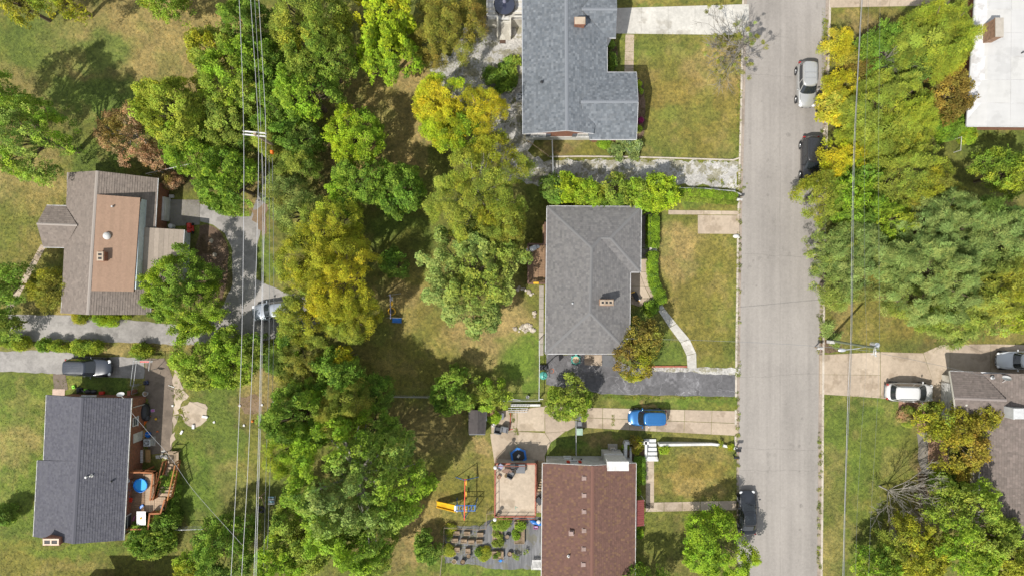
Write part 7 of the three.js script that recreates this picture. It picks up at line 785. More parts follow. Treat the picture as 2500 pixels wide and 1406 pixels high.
const bin = (n, x, y, m, ry = 0) => { const c = at(x, y, 0.9), t = T('wheelie_bin', n, 'bin', V(c.x, 0.02, c.z), undefined, ry); const g = new THREE.CylinderGeometry(0.42, 0.34, 0.9, 4); g.rotateY(PI / 4); g.translate(0, 0.52, 0); P(t, 'body', metric(g), m); P(t, 'lid', rbox(0.64, 0.07, 0.68, 0.03, 0, 0.97, 0.02), m); P(t, 'lid_panel', rbox(0.42, 0.03, 0.42, 0.01, 0, 1.035, 0.02), m === M.plasticBlack ? M.galvDark : m); P(t, 'handle', bar(V(-0.25, 0.95, -0.36), V(0.25, 0.95, -0.36), 0.02), M.plasticBlack); for (const s of [-1, 1]) P(t, 'wheel', cyl(0.1, 0.1, 0.06, 0, 0, 0, 14).rotateZ(PI / 2).translate(s * 0.27, 0.1, -0.28), M.rubber); };
bin('grey wheelie bin under the tree by the patio fence, northernmost of three', 1415, 1017, M.plasticGrey); bin('black wheelie bin in the middle of the three by the patio fence', 1415, 1033, M.plasticBlack); bin('pale green wheelie bin, southernmost of the three by the patio fence', 1415, 1053, M.greenBin);
{ const mk = (n, x, y, ry, dark) => { const c = at(x, y, 0.4), t = T('wicker_armchair', n, 'chair', V(c.x, 0.03, c.z), undefined, ry); P(t, 'seat', rbox(0.62, 0.32, 0.6, 0.05, 0, 0, 0), M.plasticGrey); P(t, 'cushion', rbox(0.5, 0.1, 0.5, 0.04, 0, 0.33, 0.02), dark ? M.plasticBlack : M.galvDark); P(t, 'backrest', rbox(0.72, 0.5, 0.12, 0.04, 0, 0.3, -0.33), M.plasticGrey); for (const s of [-1, 1]) P(t, 'armrest', rbox(0.1, 0.3, 0.62, 0.04, s * 0.35, 0.3, 0), M.plasticGrey); }; mk('dark wicker armchair with a black cushion on the patio', 1216, 1049, PI - 0.2, true); mk('dark wicker armchair without cushion beside the other on the patio', 1231, 1049, -0.2, false); }
{ const c = at(1227, 1016, 0.4), t = T('bench', 'narrow grey bench standing on the patio near the shed', 'bench', V(c.x, 0.03, c.z)); P(t, 'seat', rbox(0.24, 0.05, 0.65, 0.015, c.x, 0.42, c.z), M.galvDark); for (const s of [-1, 1]) P(t, 'leg', box(0.2, 0.42, 0.05, c.x, 0.03, c.z + s * 0.26), M.galvDark); }
{ const t = T('red_pole', 'thin red metal post lying on the patio with a cross foot', 'pole', at(1245, 1030)); P(t, 'shaft', bar(at(1247, 1005).setY(0.1), at(1245, 1046).setY(0.1), 0.03), M.red); P(t, 'foot', bar(at(1238, 1047).setY(0.07), at(1252, 1047).setY(0.07), 0.025), M.red); P(t, 'foot', bar(at(1245, 1042).setY(0.07), at(1245, 1051).setY(0.07), 0.025), M.red); }
{ const t = T('planter_wall', 'whitewashed timber retaining beam at the north edge of the patio', 'wall', at(1280, 988)); P(t, 'beam', box(3.0, 0.35, 0.22, at(1283, 0).x, 0, at(0, 988).z), M.white); const r = T('metal_rack', 'weathered metal plant rack against the whitewashed beam', 'rack', at(1263, 998)); for (const y of [993, 999, 1005]) P(r, 'shelf', [bar(at(1241, y).setY(0.3 + (1005 - y) * 0.04), at(1287, y).setY(0.3 + (1005 - y) * 0.04), 0.03)], M.alu); for (let i = 0; i < 8; i++) { const x = 1242 + i * 6.4; P(r, 'upright', bar(at(x, 1005).setY(0), at(x + 1, 992).setY(0.85), 0.022), i % 2 ? M.alu : M.iron); } }
{ const c = at(1195, 1015, 1), t = T('white_board', 'white plastic panel standing against the east side of the shed', 'panel', V(c.x, 0, c.z)); P(t, 'panel', [box(0.06, 1.3, 0.9, c.x - 0.3, 0.0, c.z), box(0.12, 0.06, 0.9, c.x - 0.3, 1.3, c.z)], M.whitePlastic); const g = at(1206, 1035), s = T('white_ornaments', 'pair of white garden ornaments by the shed plant', 'ornament', g); for (const [dx, dz] of [[0, 0], [-0.1, 0.18]]) P(s, 'ornament', ball(0.11, g.x + dx, 0.13, g.z + dz, 1, 1.1, 1), M.whitePlastic); P(s, 'plinth', box(0.4, 0.05, 0.45, g.x - 0.05, 0.01, g.z + 0.08), M.concGrey[0]); }
{ const tube2 = (n, x0, y0, x1, y1, m) => { const t = T('pipe_length', n, 'pipe', at(x0, y0)); P(t, 'pipe', bar(at(x0, y0).setY(0.06), at(x1, y1).setY(0.06), 0.05, 0.05, 8), m); P(t, 'end_cap', ball(0.06, at(x1, y1).x, 0.06, at(x1, y1).z), m); }; tube2('white pipe lying beside the foot of the chain-link fence', 1316, 974, 1325, 974, M.whitePlastic); tube2('pale blue pipe lying behind the patio rack', 1247, 974, 1270, 976, M.alu); tube2('white pipe elbow on the concrete edge by the brown drive', 411, 940, 424, 945, M.whitePlastic);
  const b = at(1288, 968), t = T('white_bucket', 'small white bucket in the weeds behind the patio', 'bucket', b); P(t, 'bucket', lathe([[0.12, 0], [0.16, 0.3], [0.17, 0.32], [0.15, 0.3], [0.11, 0.03], [0.01, 0.03]], b.x, 0, b.z, 16), M.whitePlastic); P(t, 'handle', torus(0.15, 0.01, b.x, 0.32, b.z), M.galv); }
{ // litter of the left yard
  const bit = (name, n, cat2, x, y, parts) => { const c = at(x, y), t = T(name, n, cat2, V(c.x, 0.02, c.z)); parts.forEach(([pn, g, m]) => P(t, pn, g.translate(c.x, 0.025, c.z), m)); };
  const R0 = (w, h, d, ry = 0, x = 0, y = 0, z = 0) => rbox(w, h, d, min(w, h, d) * 0.3, x, y, z, ry);
  bit('plastic_bag', 'white plastic bag on the east rim of the broken slab', 'bag', 500, 1017, [['bag', R0(0.6, 0.14, 0.24, -0.15), M.whitePlastic], ['knot', ball(0.08, 0.28, 0.1, 0.02), M.whitePlastic]]); bit('plastic_bag', 'white crumpled bag at the south tip of the broken slab', 'bag', 472, 1041, [['bag', R0(0.28, 0.16, 0.45), M.whitePlastic], ['knot', ball(0.09, 0, 0.12, -0.2), M.galv]]); bit('plastic_bag', 'white bent bag on the grass left of the broken slab', 'bag', 443, 1055, [['bag', R0(0.22, 0.12, 0.42, -0.5), M.whitePlastic], ['knot', ball(0.07, 0.1, 0.08, -0.16), M.whitePlastic]]);
  for (const [x, y, n] of [[585, 990, 'white scrap on the bare patch under the wires'], [639, 988, 'white scrap by the thicket edge right of the wires'], [668, 980, 'second white scrap right of the wires'], [595, 1038, 'pale scrap in the lawn under the wires'], [421, 990, 'white scrap on the edge of the brown drive'], [522, 1030, 'white scrap in the grass right of the broken slab']]) bit('litter', n, 'litter', x, y, [['scrap', R0(0.22, 0.08, 0.18, x), M.whitePlastic], ['fold', R0(0.1, 0.05, 0.12, y, 0.06, 0.06, 0.05), M.whitePlastic]]);
  bit('toy_block', 'orange toy in the lawn under the wires', 'toy', 616, 1028, [['block', R0(0.2, 0.15, 0.2), M.orange], ['knob', ball(0.05, 0, 0.18, 0), M.yellow]]); bit('ball', 'small yellow ball on the dark drive', 'ball', 381, 1022, [['ball', ball(0.13, 0, 0.13, 0), M.yellow], ['valve', ball(0.02, 0, 0.255, 0), M.iron]]); bit('toy_shovel', 'small orange toy on the dark drive below the weeds', 'toy', 383, 1053, [['blade', R0(0.18, 0.06, 0.12, 0.4), M.orange], ['handle', bar(V(0.05, 0.04, 0), V(0.2, 0.05, 0.06), 0.02), M.orange]]);
  bit('orange_board', 'orange plank leaning on the house wall', 'board', 359, 1025, [['board', box(0.2, 0.05, 1.2, 0, 0.1, 0, -0.65, 0.12), M.orange], ['batten', box(0.28, 0.04, 0.06, 0, 0.16, 0, -0.65), M.orange]]); bit('tarp_heap', 'black tarpaulin heap against the wall of the dark grey house', 'heap', 354, 1003, [['tarp', ball(0.75, 0, 0.25, 0, 0.8, 0.8, 1.2), M.plasticBlack], ['fold', ball(0.4, 0.25, 0.3, 0.6, 1, 0.7, 1), M.plasticBlack]]); bit('purple_mat', 'lavender square mat on the dark drive', 'mat', 372, 1002, [['mat', box(0.4, 0.02, 0.28, 0, 0, 0, 0.1), M.lav], ['border', box(0.3, 0.012, 0.18, 0, 0.02, 0, 0.1), M.pink]]);
  bit('wooden_crate', 'open tan wooden crate by the wall north of the air conditioner', 'crate', 352, 1058, [['side', box(0.35, 0.5, 0.05, 0, 0, -0.4), M.tanWood], ['side', box(0.05, 0.5, 0.8, 0.17, 0, 0), M.tanWood], ['side', box(0.35, 0.5, 0.05, 0, 0, 0.4), M.tanWood], ['floor', box(0.35, 0.05, 0.8, 0, 0, 0), M.tanWood]]); bit('blue_tub', 'blue plastic tub beside the tan crate', 'tub', 364, 1059, [['tub', lathe([[0.2, 0], [0.28, 0.3], [0.31, 0.32], [0.27, 0.3], [0.19, 0.04], [0.01, 0.04]], 0, 0, 0, 18), M.blue], ['handle', bar(V(-0.3, 0.3, 0), V(0.3, 0.3, 0), 0.015), M.whitePlastic]]);
  bit('plywood_sheet', 'tan plywood sheet leaning beside slatted white boards', 'board', 363, 1111, [['sheet', box(0.6, 0.05, 1.3, 0.05, 0.3, 0, 0, 0, 0.3), M.tanWood], ['prop', box(0.08, 0.6, 0.08, 0.2, 0, 0.4), M.oldWood]]); bit('slatted_panel', 'white slatted panel against the brick wall by the deck', 'panel', 352, 1111, [...[0, 1, 2, 3, 4, 5, 6, 7].map((i) => ['slat', box(0.24, 0.04, 0.13, 0, 0.55, -0.6 + i * 0.165), M.whitePlastic]), ['frame', box(0.08, 0.5, 1.3, -0.05, 0, 0), M.oldWood]]);
  for (const [x, y, n, a] of [[398, 1103, 'topmost of the pale paving squares below the crate', 0.2], [394, 1113, 'middle pale paving square near the deck', 0.6], [384, 1115, 'leftmost pale paving square near the deck', 0.1], [404, 1115, 'small white paving piece next to the blue bottle', 0.7]]) bit('paving_square', n, 'paving stone', x, y, [['stone', R0(0.38, 0.06, 0.34, a), M.concPale[0]], ['chip', R0(0.1, 0.04, 0.1, a, 0.2, 0, 0.16), M.concPale[1]]]); bit('bottle', 'blue and white bottle beside the paving squares', 'bottle', 411, 1118, [['body', cyl(0.07, 0.07, 0.22, 0, 0, 0), M.poolBlue], ['cap', cyl(0.03, 0.03, 0.06, 0, 0.22, 0), M.whitePlastic]]);
  bit('mower', 'black and green lawn mower by the north wall of the dark grey house', 'mower', 196, 951, [['deck', R0(0.6, 0.2, 0.5, 0, 0, 0.08, 0), M.plasticBlack], ['engine', R0(0.3, 0.2, 0.3, 0, 0, 0.28, 0), M.iron], ['handle', bar(V(0.25, 0.25, 0), V(0.9, 0.9, 0.1), 0.02), M.galv], ['wheel', cyl(0.12, 0.12, 0.06, 0, 0, 0).rotateX(PI / 2).translate(-0.25, 0.12, 0.28), M.rubber], ['wheel', cyl(0.12, 0.12, 0.06, 0, 0, 0).rotateX(PI / 2).translate(-0.25, 0.12, -0.28), M.rubber]]);
  bit('neon_toy', 'lime-green toy in the grass left of the mower', 'toy', 180, 944, [['body', R0(0.3, 0.2, 0.36, 0.3), M.neon], ['knob', ball(0.08, 0, 0.24, 0.05), M.neon]]); bit('neon_toy', 'lime-green toy right beside the mower', 'toy', 209, 951, [['body', R0(0.36, 0.16, 0.18, 0.1), M.neon], ['knob', ball(0.06, 0.1, 0.18, 0), M.plasticBlack]]); bit('tyre_stack', 'pile of black bags along the north wall right of the mower', 'bags', 222, 955, [['bag', ball(0.32, -0.2, 0.2, 0, 1.1, 0.8, 0.8), M.plasticBlack], ['bag', ball(0.3, 0.35, 0.18, 0.02, 1.1, 0.7, 0.8), M.plasticBlack]]); bit('red_crate', 'red plastic crate against the north brick wall', 'crate', 251, 958, [['crate', R0(0.45, 0.35, 0.3), M.red], ['lid', R0(0.47, 0.05, 0.32, 0, 0, 0.35, 0), M.red]]); bit('grey_sack', 'grey sack by the north wall under the dish', 'sack', 292, 961, [['sack', ball(0.22, 0, 0.14, 0, 1.2, 0.7, 0.8), M.galv], ['tie', ball(0.07, 0.22, 0.16, 0), M.galv]]); bit('brick_pillar', 'narrow terracotta pillar on the fence by the house corner', 'pillar', 331, 955, [['pillar', box(0.24, 1.3, 0.45, 0, 0, 0), M.railRed], ['cap', box(0.3, 0.06, 0.5, 0, 1.3, 0), M.railRed]]);
  bit('toy_car', 'small navy ride-on toy on the dark drive by the frame', 'toy', 358, 933, [['body', R0(0.5, 0.25, 0.35, 0.2, 0, 0.08, 0), mat([0.02, 0.03, 0.09], 0.4)], ['seat', R0(0.2, 0.12, 0.25, 0.2, -0.05, 0.33, 0), M.plasticBlack], ['wheel', cyl(0.1, 0.1, 0.05, 0, 0, 0).rotateX(PI / 2).translate(0.15, 0.1, 0.2), M.rubber], ['wheel', cyl(0.1, 0.1, 0.05, 0, 0, 0).rotateX(PI / 2).translate(-0.15, 0.1, 0.2), M.rubber]]); bit('white_planter', 'white planter by the corner of the dark grey house', 'planter', 357, 960, [['pot', lathe([[0.18, 0], [0.25, 0.35], [0.27, 0.36], [0.22, 0.3], [0.01, 0.3]], 0, 0, 0, 16), M.whitePlastic], ['soil', cyl(0.2, 0.2, 0.02, 0, 0.3, 0), M.soil]]);
  bit('mower', 'red riding mower at the end of the lean-to by the brick garage', 'mower', 466, 558, [['bonnet', R0(0.42, 0.4, 0.55, 0.1, 0, 0.25, -0.25), M.red], ['seat', R0(0.4, 0.35, 0.25, 0.1, 0, 0.35, 0.35), M.red], ['deck', R0(0.7, 0.16, 0.6, 0.1, 0, 0.1, 0.05), M.red], ...[[-1, -1], [1, -1], [1, 1], [-1, 1]].map(([a, b]) => ['wheel', cyl(0.16, 0.16, 0.12, 0, 0, 0).rotateZ(PI / 2).translate(a * 0.3, 0.16, b * 0.4), M.rubber])]); bit('white_bin', 'white drum against the lean-to wall by the garage', 'drum', 422, 553, [['drum', cyl(0.22, 0.22, 0.6, 0, 0, 0, 18), M.whitePlastic], ['lid', cyl(0.23, 0.23, 0.04, 0, 0.6, 0, 18), M.whitePlastic]]); bit('stone_block', 'pale stone block at the north foot of the brick garage wall', 'block', 420, 480, [['block', R0(0.45, 0.2, 0.3), M.concPale[1]], ['cap', R0(0.48, 0.05, 0.32, 0, 0, 0.2, 0), M.concPale[0]]]); bit('blue_tarp', 'blue tarpaulin scrap at the thicket edge', 'tarp', 722, 944, [['tarp', R0(0.5, 0.08, 0.3, -0.4), M.poolBlue], ['fold', R0(0.3, 0.07, 0.16, 0.3, 0.15, 0.06, 0.1), M.poolBlue]]); bit('deck_chair', 'striped pale blue lounger at the thicket edge below the wires', 'chair', 664, 1220, [...[0, 1, 2, 3].map((i) => ['slat', box(0.6, 0.04, 0.14, 0, 0.3, -0.35 + i * 0.22), i % 2 ? M.whitePlastic : M.poolPale]), ['frame', [bar(V(-0.32, 0, -0.4), V(-0.32, 0.32, 0.4), 0.02), bar(V(0.32, 0, -0.4), V(0.32, 0.32, 0.4), 0.02)].reduce((a, b) => mergeGeometries([a, b])), M.alu]]); bit('tyre', 'old tyre lying under the wires by the timber post', 'tyre', 638, 1243, [['tread', torus(0.27, 0.1, 0, 0.1, 0), M.rubber], ['bead', torus(0.18, 0.02, 0, 0.14, 0), M.iron]]);
  { const a = at(650, 1200), t = T('timber_post', 'grey timber post standing by the thicket under the wires', 'post', a); P(t, 'post', box(0.12, 2.0, 0.12, a.x, 0, a.z), M.oldWood); P(t, 'rail', beam(a.clone().setY(1.5), at(650, 1235).setY(0.4), 0.08, 0.1), M.oldWood); }
}
{ // stones and rubble by the middle lawn
  const f = rng(91), heap = (n, list) => { const c = at(...list[0]), t = T('stone_heap', n, 'stones', c); list.forEach(([x, y, r], i) => { const q = at(x, y), g = new THREE.IcosahedronGeometry(r ?? 0.18, 1), p = g.attributes.position; for (let k = 0; k < p.count; k++) { const s = 0.75 + 0.5 * hash(round(p.getX(k) * 50), round(p.getZ(k) * 50) + round(p.getY(k) * 37), i); p.setXYZ(k, p.getX(k) * s, p.getY(k) * s * 0.6, p.getZ(k) * s); } g.computeVertexNormals(); g.translate(q.x, 0.05, q.z); P(t, 'stone', metric(g), M.stone[i % 3]); }); };
  heap('rubble heap on the green grass left of the chain-link fence', [...Array(26)].map(() => [1278 + (f() - 0.5) * 50, 801 + (f() - 0.5) * 16, 0.08 + f() * 0.16])); heap('white stones scattered under the brown deck', [...Array(10)].map((_, i) => [1262 + i * 4.2 + f() * 4, 703 + i * 1.6 + (f() - 0.5) * 9, 0.08 + f() * 0.13])); heap('two pale flat stones on the lawn beside the concrete strip', [[1305, 764, 0.26], [1305, 772, 0.16]]); heap('stepping stones in the shaded bed beside the loop drive', [[515, 588, 0.22], [523, 622, 0.22]]); heap('pale rubble in the dry bank between the two cedars and the street', [...Array(8)].map(() => [2013 + f() * 6, 290 + f() * 50, 0.06 + f() * 0.1])); heap('single tan stone on the front lawn of the brown-roofed house', [[1647, 1212, 0.2]]);
}
// ---------- vegetable plot
{ const planter = (n, x, y, w, d, h, plantR, pal) => { const c = at(x, y, h), t = T('planter_box', n, 'planter', V(c.x, 0.01, c.z)), W = w / 24, D = d / 24, m = M.oldWood; for (const s of [-1, 1]) { P(t, 'side_board', box(W, h, 0.05, c.x, 0.01, c.z + s * (D / 2 - 0.025)), m); P(t, 'side_board', box(0.05, h, D - 0.1, c.x + s * (W / 2 - 0.025), 0.01, c.z), m); } P(t, 'soil', box(W - 0.1, 0.04, D - 0.1, c.x, h - 0.1, c.z), M.soil); if (plantR) crown(t, 'plants', [...Array(max(2, round(W * D * 2.2)))].map((_, i) => [c.x + (hash(i, 1, x) - 0.5) * (W - 0.3), h + 0.05, c.z + (hash(i, 2, y) - 0.5) * (D - 0.3), plantR]), 'tiny', pal, 'green', 0.3, x, 9); };
  const rows = [[1114, 1302, 'leftmost in the top row'], [1140, 1303, 'middle one in the top row'], [1172, 1306, 'rightmost in the top row'], [1110, 1320, 'leftmost in the second row'], [1132, 1322, 'second from left in the second row'], [1150, 1324, 'third from left in the second row'], [1170, 1323, 'rightmost in the second row'], [1116, 1343, 'leftmost in the third row'], [1142, 1346, 'middle one in the third row'], [1168, 1347, 'rightmost in the third row, under weeds']]; rows.forEach(([x, y, n], i) => planter('small wooden planter box, ' + n + ' of the vegetable plot', x, y, i < 7 ? 15 : 12, i < 7 ? 9 : 11, 0.42, i === 9 ? 0.3 : 0, 'moss'));
  planter('long raised bed with mixed plants, west one of two in the plot', 1214, 1302, 24, 62, 0.3, 0.26, 'moss'); planter('long raised bed full of green plants, east one of two in the plot', 1268, 1301, 25, 54, 0.35, 0.32, 'bright'); planter('dark square raised bed with a few seedlings in the lower plot', 1215, 1356, 28, 18, 0.4, 0.1, 'moss');
  for (const [x, y, n, m] of [[1130, 1369, 'brown half barrel at the south edge of the plot', M.darkWood], [1109, 1368, 'pale round pot at the south-west of the plot', M.stone[0]], [1144, 1355, 'dark round pot below the third row of planters', M.plasticBlack], [1244, 1350, 'round half barrel right of the square raised bed', M.darkWood], [1238, 1308, 'dark pot beside the east raised bed', M.plasticBlack]]) M.pot(n, x, y, 0.01, 0.24, m);
  shrub(1268, 1352, 17, 0.7, 'tiny', 'bright', 'moss', 0.3, 'round spreading green plant in the lower right of the plot', { scale: 1 }); shrub(1225, 1276, 18, 0.8, 'fine', 'moss', 'green', 0.4, 'bushy plant at the north end of the west raised bed', { scale: 0.9 }); for (const [x, y, r, n] of [[1096, 1345, 13, 'dry weeds along the west fence of the plot'], [1100, 1292, 12, 'grey-green weeds in the north-west corner of the plot'], [1182, 1352, 14, 'tall yellowing weeds right of the planter rows'], [1092, 1312, 8, 'dry tan weed clump by the west fence, north']]) shrub(x, y, r, 0.5, 'fine', 'moss', 'gold', 0.4, n, { scale: 0.7 });
  { const c = at(1222, 1367), t = T('watering_can', 'blue watering can beside the square raised bed', 'watering can', c); P(t, 'body', cyl(0.14, 0.13, 0.26, c.x, 0.01, c.z, 16), M.poolBlue); P(t, 'spout', bar(V(c.x + 0.1, 0.08, c.z), V(c.x + 0.35, 0.3, c.z), 0.025), M.poolBlue); P(t, 'handle', torus(0.11, 0.015, c.x - 0.14, 0.2, c.z, false), M.poolBlue); }
  { const t = T('white_pallet', 'white slatted pallet leaning beside the brown-roofed house', 'pallet', at(1312, 1378)); for (let i = 0; i < 9; i++) P(t, 'slat', beam(at(1300 + i * 3.1, 1362).setY(0.5), at(1298 + i * 3.1, 1390).setY(0.12), 0.07, 0.03), M.whitePlastic); for (const y of [1365, 1387]) P(t, 'crosspiece', beam(at(1300, y).setY(y < 1370 ? 0.42 : 0.1), at(1326, y).setY(y < 1370 ? 0.42 : 0.1), 0.08, 0.06), M.whitePlastic); }
  { const c = at(1310, 1275), t = T('blue_tarpaulin', 'crumpled blue tarpaulin against the brown-roofed house', 'tarpaulin', c); for (const [dx, dz, sx, sz, y] of [[0, 0, 1.1, 0.4, 0.12], [-0.4, -0.15, 0.6, 0.3, 0.1], [0.35, 0.12, 0.7, 0.35, 0.16]]) P(t, 'fold', ball(0.5, c.x + dx, y, c.z + dz, sx, 0.3, sz), M.blue); P(t, 'white_bundle', ball(0.22, c.x + 0.2, 0.3, c.z - 0.15, 1, 0.7, 1), M.whitePlastic); const p = at(1308, 1287), b = T('pink_basket', 'pink basket on the weed mat below the blue tarpaulin', 'basket', p); P(b, 'basket', [box(0.42, 0.14, 0.03, p.x, 0.02, p.z - 0.13, 0), box(0.42, 0.14, 0.03, p.x, 0.02, p.z + 0.13), box(0.03, 0.14, 0.24, p.x - 0.2, 0.02, p.z), box(0.03, 0.14, 0.24, p.x + 0.2, 0.02, p.z)], M.pink); P(b, 'floor', box(0.38, 0.02, 0.24, p.x, 0.02, p.z), M.lav); }
}
// ---------- street side
{ const mb = (n, x, y, m, pm = M.oldWood) => { const c = at(x, y, 1.1), t = T('mailbox', n, 'mailbox', V(c.x, 0, c.z)); P(t, 'post', box(0.1, 1.05, 0.1, c.x, 0, c.z), pm); const g = new THREE.CylinderGeometry(0.13, 0.13, 0.5, 16, 1, false, 0, PI); g.rotateZ(PI / 2); g.rotateX(-PI / 2); P(t, 'box', [metric(g.translate(c.x, 1.15, c.z)), box(0.5, 0.12, 0.26, c.x, 1.04, c.z)], m); P(t, 'door', box(0.02, 0.2, 0.22, c.x + 0.255, 1.06, c.z), m); P(t, 'flag', box(0.12, 0.03, 0.02, c.x, 1.25, c.z + 0.14), M.red); };
  mb('white mailbox at the kerb below the gravel lane', 1806, 487, M.whitePlastic); mb('black mailbox at the kerb before the brown-roofed house, northern', 1803, 1100, M.plasticBlack, M.iron); mb('black mailbox at the kerb before the brown-roofed house, southern', 1799, 1117, M.plasticBlack, M.iron); mb('tan mailbox under the sage trees at the street edge', 1991, 623, M.beige); mb('white mailbox at the corner of the right-hand drive', 2003, 850, M.whitePlastic); }
{ const c = at(1797, 577), t = T('white_stone', 'white painted stone at the corner of the parking pad', 'stone', c); P(t, 'stone', ball(0.3, c.x, 0.08, c.z, 1.1, 0.6, 0.7), M.white); P(t, 'chip', ball(0.1, c.x + 0.3, 0.04, c.z + 0.1, 1, 0.7, 1), M.white); }
{ const t = T('garden_steps', 'short grey stone steps cutting through the hedge before the hip-roofed house', 'steps', at(1596, 609)); for (let i = 0; i < 3; i++) { const c = at(1588 + i * 6.5, 609); P(t, 'step', box(0.24, 0.3 - i * 0.08, 0.42, c.x, 0, c.z), M.concPale[0]); } for (const y of [604, 615]) P(t, 'side_rail', bar(at(1585, y).setY(0.7), at(1606, y).setY(0.55), 0.025), M.iron); }
{ const t = T('porch_bench', 'yellow-backed garden seat and table on the hip-roofed house porch', 'bench', at(1550, 724)), c = at(1556, 728); P(t, 'seat', rbox(0.5, 0.05, 0.9, 0.02, c.x - 0.2, 0.45, c.z - 0.2, 0.5), M.iron); P(t, 'backrest', rbox(0.5, 0.5, 0.08, 0.02, at(1541, 714).x, 0.45, at(1541, 714).z, 0.3), M.yellow); for (const [a, b] of [[-0.3, -0.4], [0, -0.5], [0.1, 0.1], [-0.4, 0.1]]) P(t, 'leg', cyl(0.02, 0.02, 0.45, c.x - 0.15 + a, 0.05, c.z - 0.1 + b, 6), M.iron); const p = at(1560, 732), s = T('porch_statue', 'small white and yellow ornament at the edge of the porch', 'ornament', p); P(s, 'body', lathe([[0.16, 0], [0.17, 0.2], [0.1, 0.4], [0.02, 0.44]], p.x, 0.06, p.z, 12), M.yellow); P(s, 'head', ball(0.1, p.x, 0.56, p.z), M.whitePlastic); const e = at(1582, 660), g = T('iron_arch', 'thin black iron arch over the shaded side path', 'arch', at(1575, 560)); P(g, 'hoop', hose([at(1567, 529).setY(0.05), at(1567, 529).setY(1.8), at(1575, 526).setY(2.2), at(1583, 530).setY(1.8), at(1583, 530).setY(0.05)], 0.03), M.iron); P(g, 'rail', [bar(at(1583, 530).setY(1), at(1584, 590).setY(1), 0.02), bar(at(1583, 590).setY(0.05), at(1583, 590).setY(1.0), 0.02)], M.iron); }
{ const c = at(1275, 237); const t = T('vent_cover', 'small drain cover on the gravel yard by the grey house', 'cover', at(1262, 208)); P(t, 'cover', cyl(0.16, 0.16, 0.04, at(1243, 258).x, 0.01, at(1243, 258).z), M.whitePlastic); P(t, 'ring', torus(0.17, 0.02, at(1243, 258).x, 0.03, at(1243, 258).z), M.galv); }
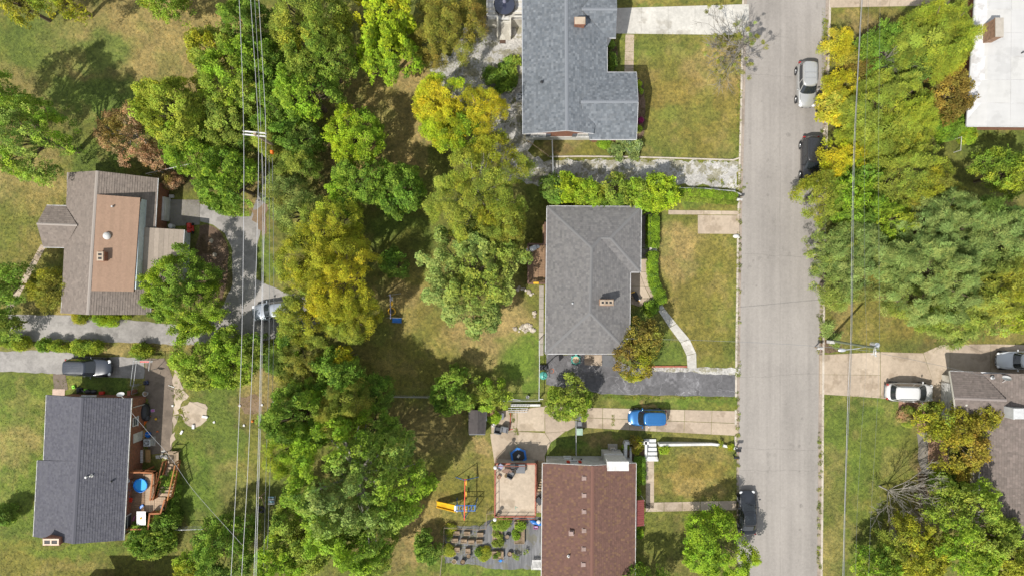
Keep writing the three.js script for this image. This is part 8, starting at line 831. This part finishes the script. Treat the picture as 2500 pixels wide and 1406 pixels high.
// fallen leaves, grass tufts: nobody could count them
{ const geo = leafCluster(77, 7, 0.12, 0.11, 0.03, 1.2, 0.04), f = rng(555), m = new THREE.Matrix4(), q = new THREE.Quaternion(), up = V(0, 1, 0), c = new THREE.Color(), list = [];
  const poly = [[0, 0, 1180, 1406], [1330, 840, 1800, 1000], [1490, 80, 1808, 390], [1600, 520, 1805, 895], [2008, 20, 2330, 860], [2008, 965, 2290, 1406], [1600, 1090, 1800, 1220], [1560, 1240, 1800, 1406]];
  const bad = (x, y) => (x > 1335 && x < 1800 && y > 865 && y < 968) || (y > 990 && y < 1068 && x > 1190 && x < 1810) || (x > 1635 && y > 510 && y < 526) || (x > 1702 && y > 512 && y < 574 && x < 1808) || (y > 766 && y < 838 && x < 690) || (x > 486 && x < 690 && y > 500 && y < 780) || (y > 852 && y < 924 && x < 353) || (x > 350 && x < 426 && y > 870 && y < 1110) || (x > 420 && x < 508 && y > 978 && y < 1044);
  for (const [x0, y0, x1, y1] of poly) { const n = round((x1 - x0) * (y1 - y0) / 15); for (let i = 0; i < n; i++) { const x = mix(x0, x1, f()), y = mix(y0, y1, f()); if (bad(x, y) || vn(x / 40, y / 40, 6) < 0.3 * f()) continue; const p = at(x, y), z = x > 1545 && x < 1800 && y > 1085 ? TERR(x) : 0; p.y = z + 0.03; list.push([p, 0.55 + f() * 0.7, f() * 6.28]); } }
  const im = new THREE.InstancedMesh(geo, phys([1, 1, 1], 0.9, 0, { transmission: 0.25, thickness: 0 }), list.length); list.forEach(([p, s, a], i) => { q.setFromAxisAngle(up, a); m.compose(p, q, V(s * 0.7, s * 0.7, s * 0.7)); im.setMatrixAt(i, m); const t = turf(p.x, p.z), b = 0.8 + 0.5 * hash(i, 1, 4); im.setColorAt(i, c.setRGB(t[0] * b * 1.7, t[1] * b * 1.7, t[2] * b * 1.6)); });
  im.name = 'grass_tufts'; im.castShadow = im.receiveShadow = true; im.userData = { kind: 'stuff', label: 'tufts of dry and green grass over the lawns', category: 'grass' }; scene.add(im); }
{ const geo = KIND.tiny[0], f = rng(808), list = [], m = new THREE.Matrix4(), q = new THREE.Quaternion(), up = V(0, 1, 0), c = new THREE.Color(); const strips = [[[1806, 30], [1800, 1390], 5, 260], [[2016, 20], [2002, 860], 5, 220], [[2004, 970], [2001, 1400], 5, 90], [[1345, 388], [1800, 396], 4, 70], [[1310, 430], [1810, 452], 22, 260], [[1480, 970], [1795, 972], 3, 90], [[1245, 995], [1262, 1060], 4, 30], [[1660, 860], [1690, 960], 8, 0], [[384, 1042], [414, 1044], 3, 26], [[430, 940], [455, 1060], 16, 60], [[1205, 150], [1265, 300], 40, 150], [[1580, 1003], [1584, 1060], 3, 14], [[1496, 1000], [1497, 1050], 2, 10], [[1528, 960], [1533, 930], 4, 0], [[350, 960], [362, 1000], 6, 30]];
  for (const [a, b, w, n] of strips) for (let i = 0; i < n; i++) { const t = f(), p = at(mix(a[0], b[0], t) + (f() - 0.5) * w * 2, mix(a[1], b[1], t) + (f() - 0.5) * w); if (vn(p.x, p.z, 44) < 0.42) continue; p.y = 0.03; list.push([p, 0.35 + f() * 0.5, f() * 6.28]); }
  const im = new THREE.InstancedMesh(geo, LEAF, list.length); list.forEach(([p, s, a], i) => { q.setFromAxisAngle(up, a); m.compose(p, q, V(s, s, s)); im.setMatrixAt(i, m); const k = hash(i, 3, 2), pl = PAL[k < 0.5 ? 'moss' : k < 0.75 ? 'olive' : 'gold']; im.setColorAt(i, c.setRGB(...pl[0].map((v, j) => mix(v, pl[1][j], hash(i, 5, 5) * 0.7)))); }); im.name = 'weeds'; im.castShadow = im.receiveShadow = true; im.userData = { kind: 'stuff', label: 'weeds along kerbs, cracks and gravel', category: 'weeds' }; scene.add(im); }
renderer.render(scene, camera);
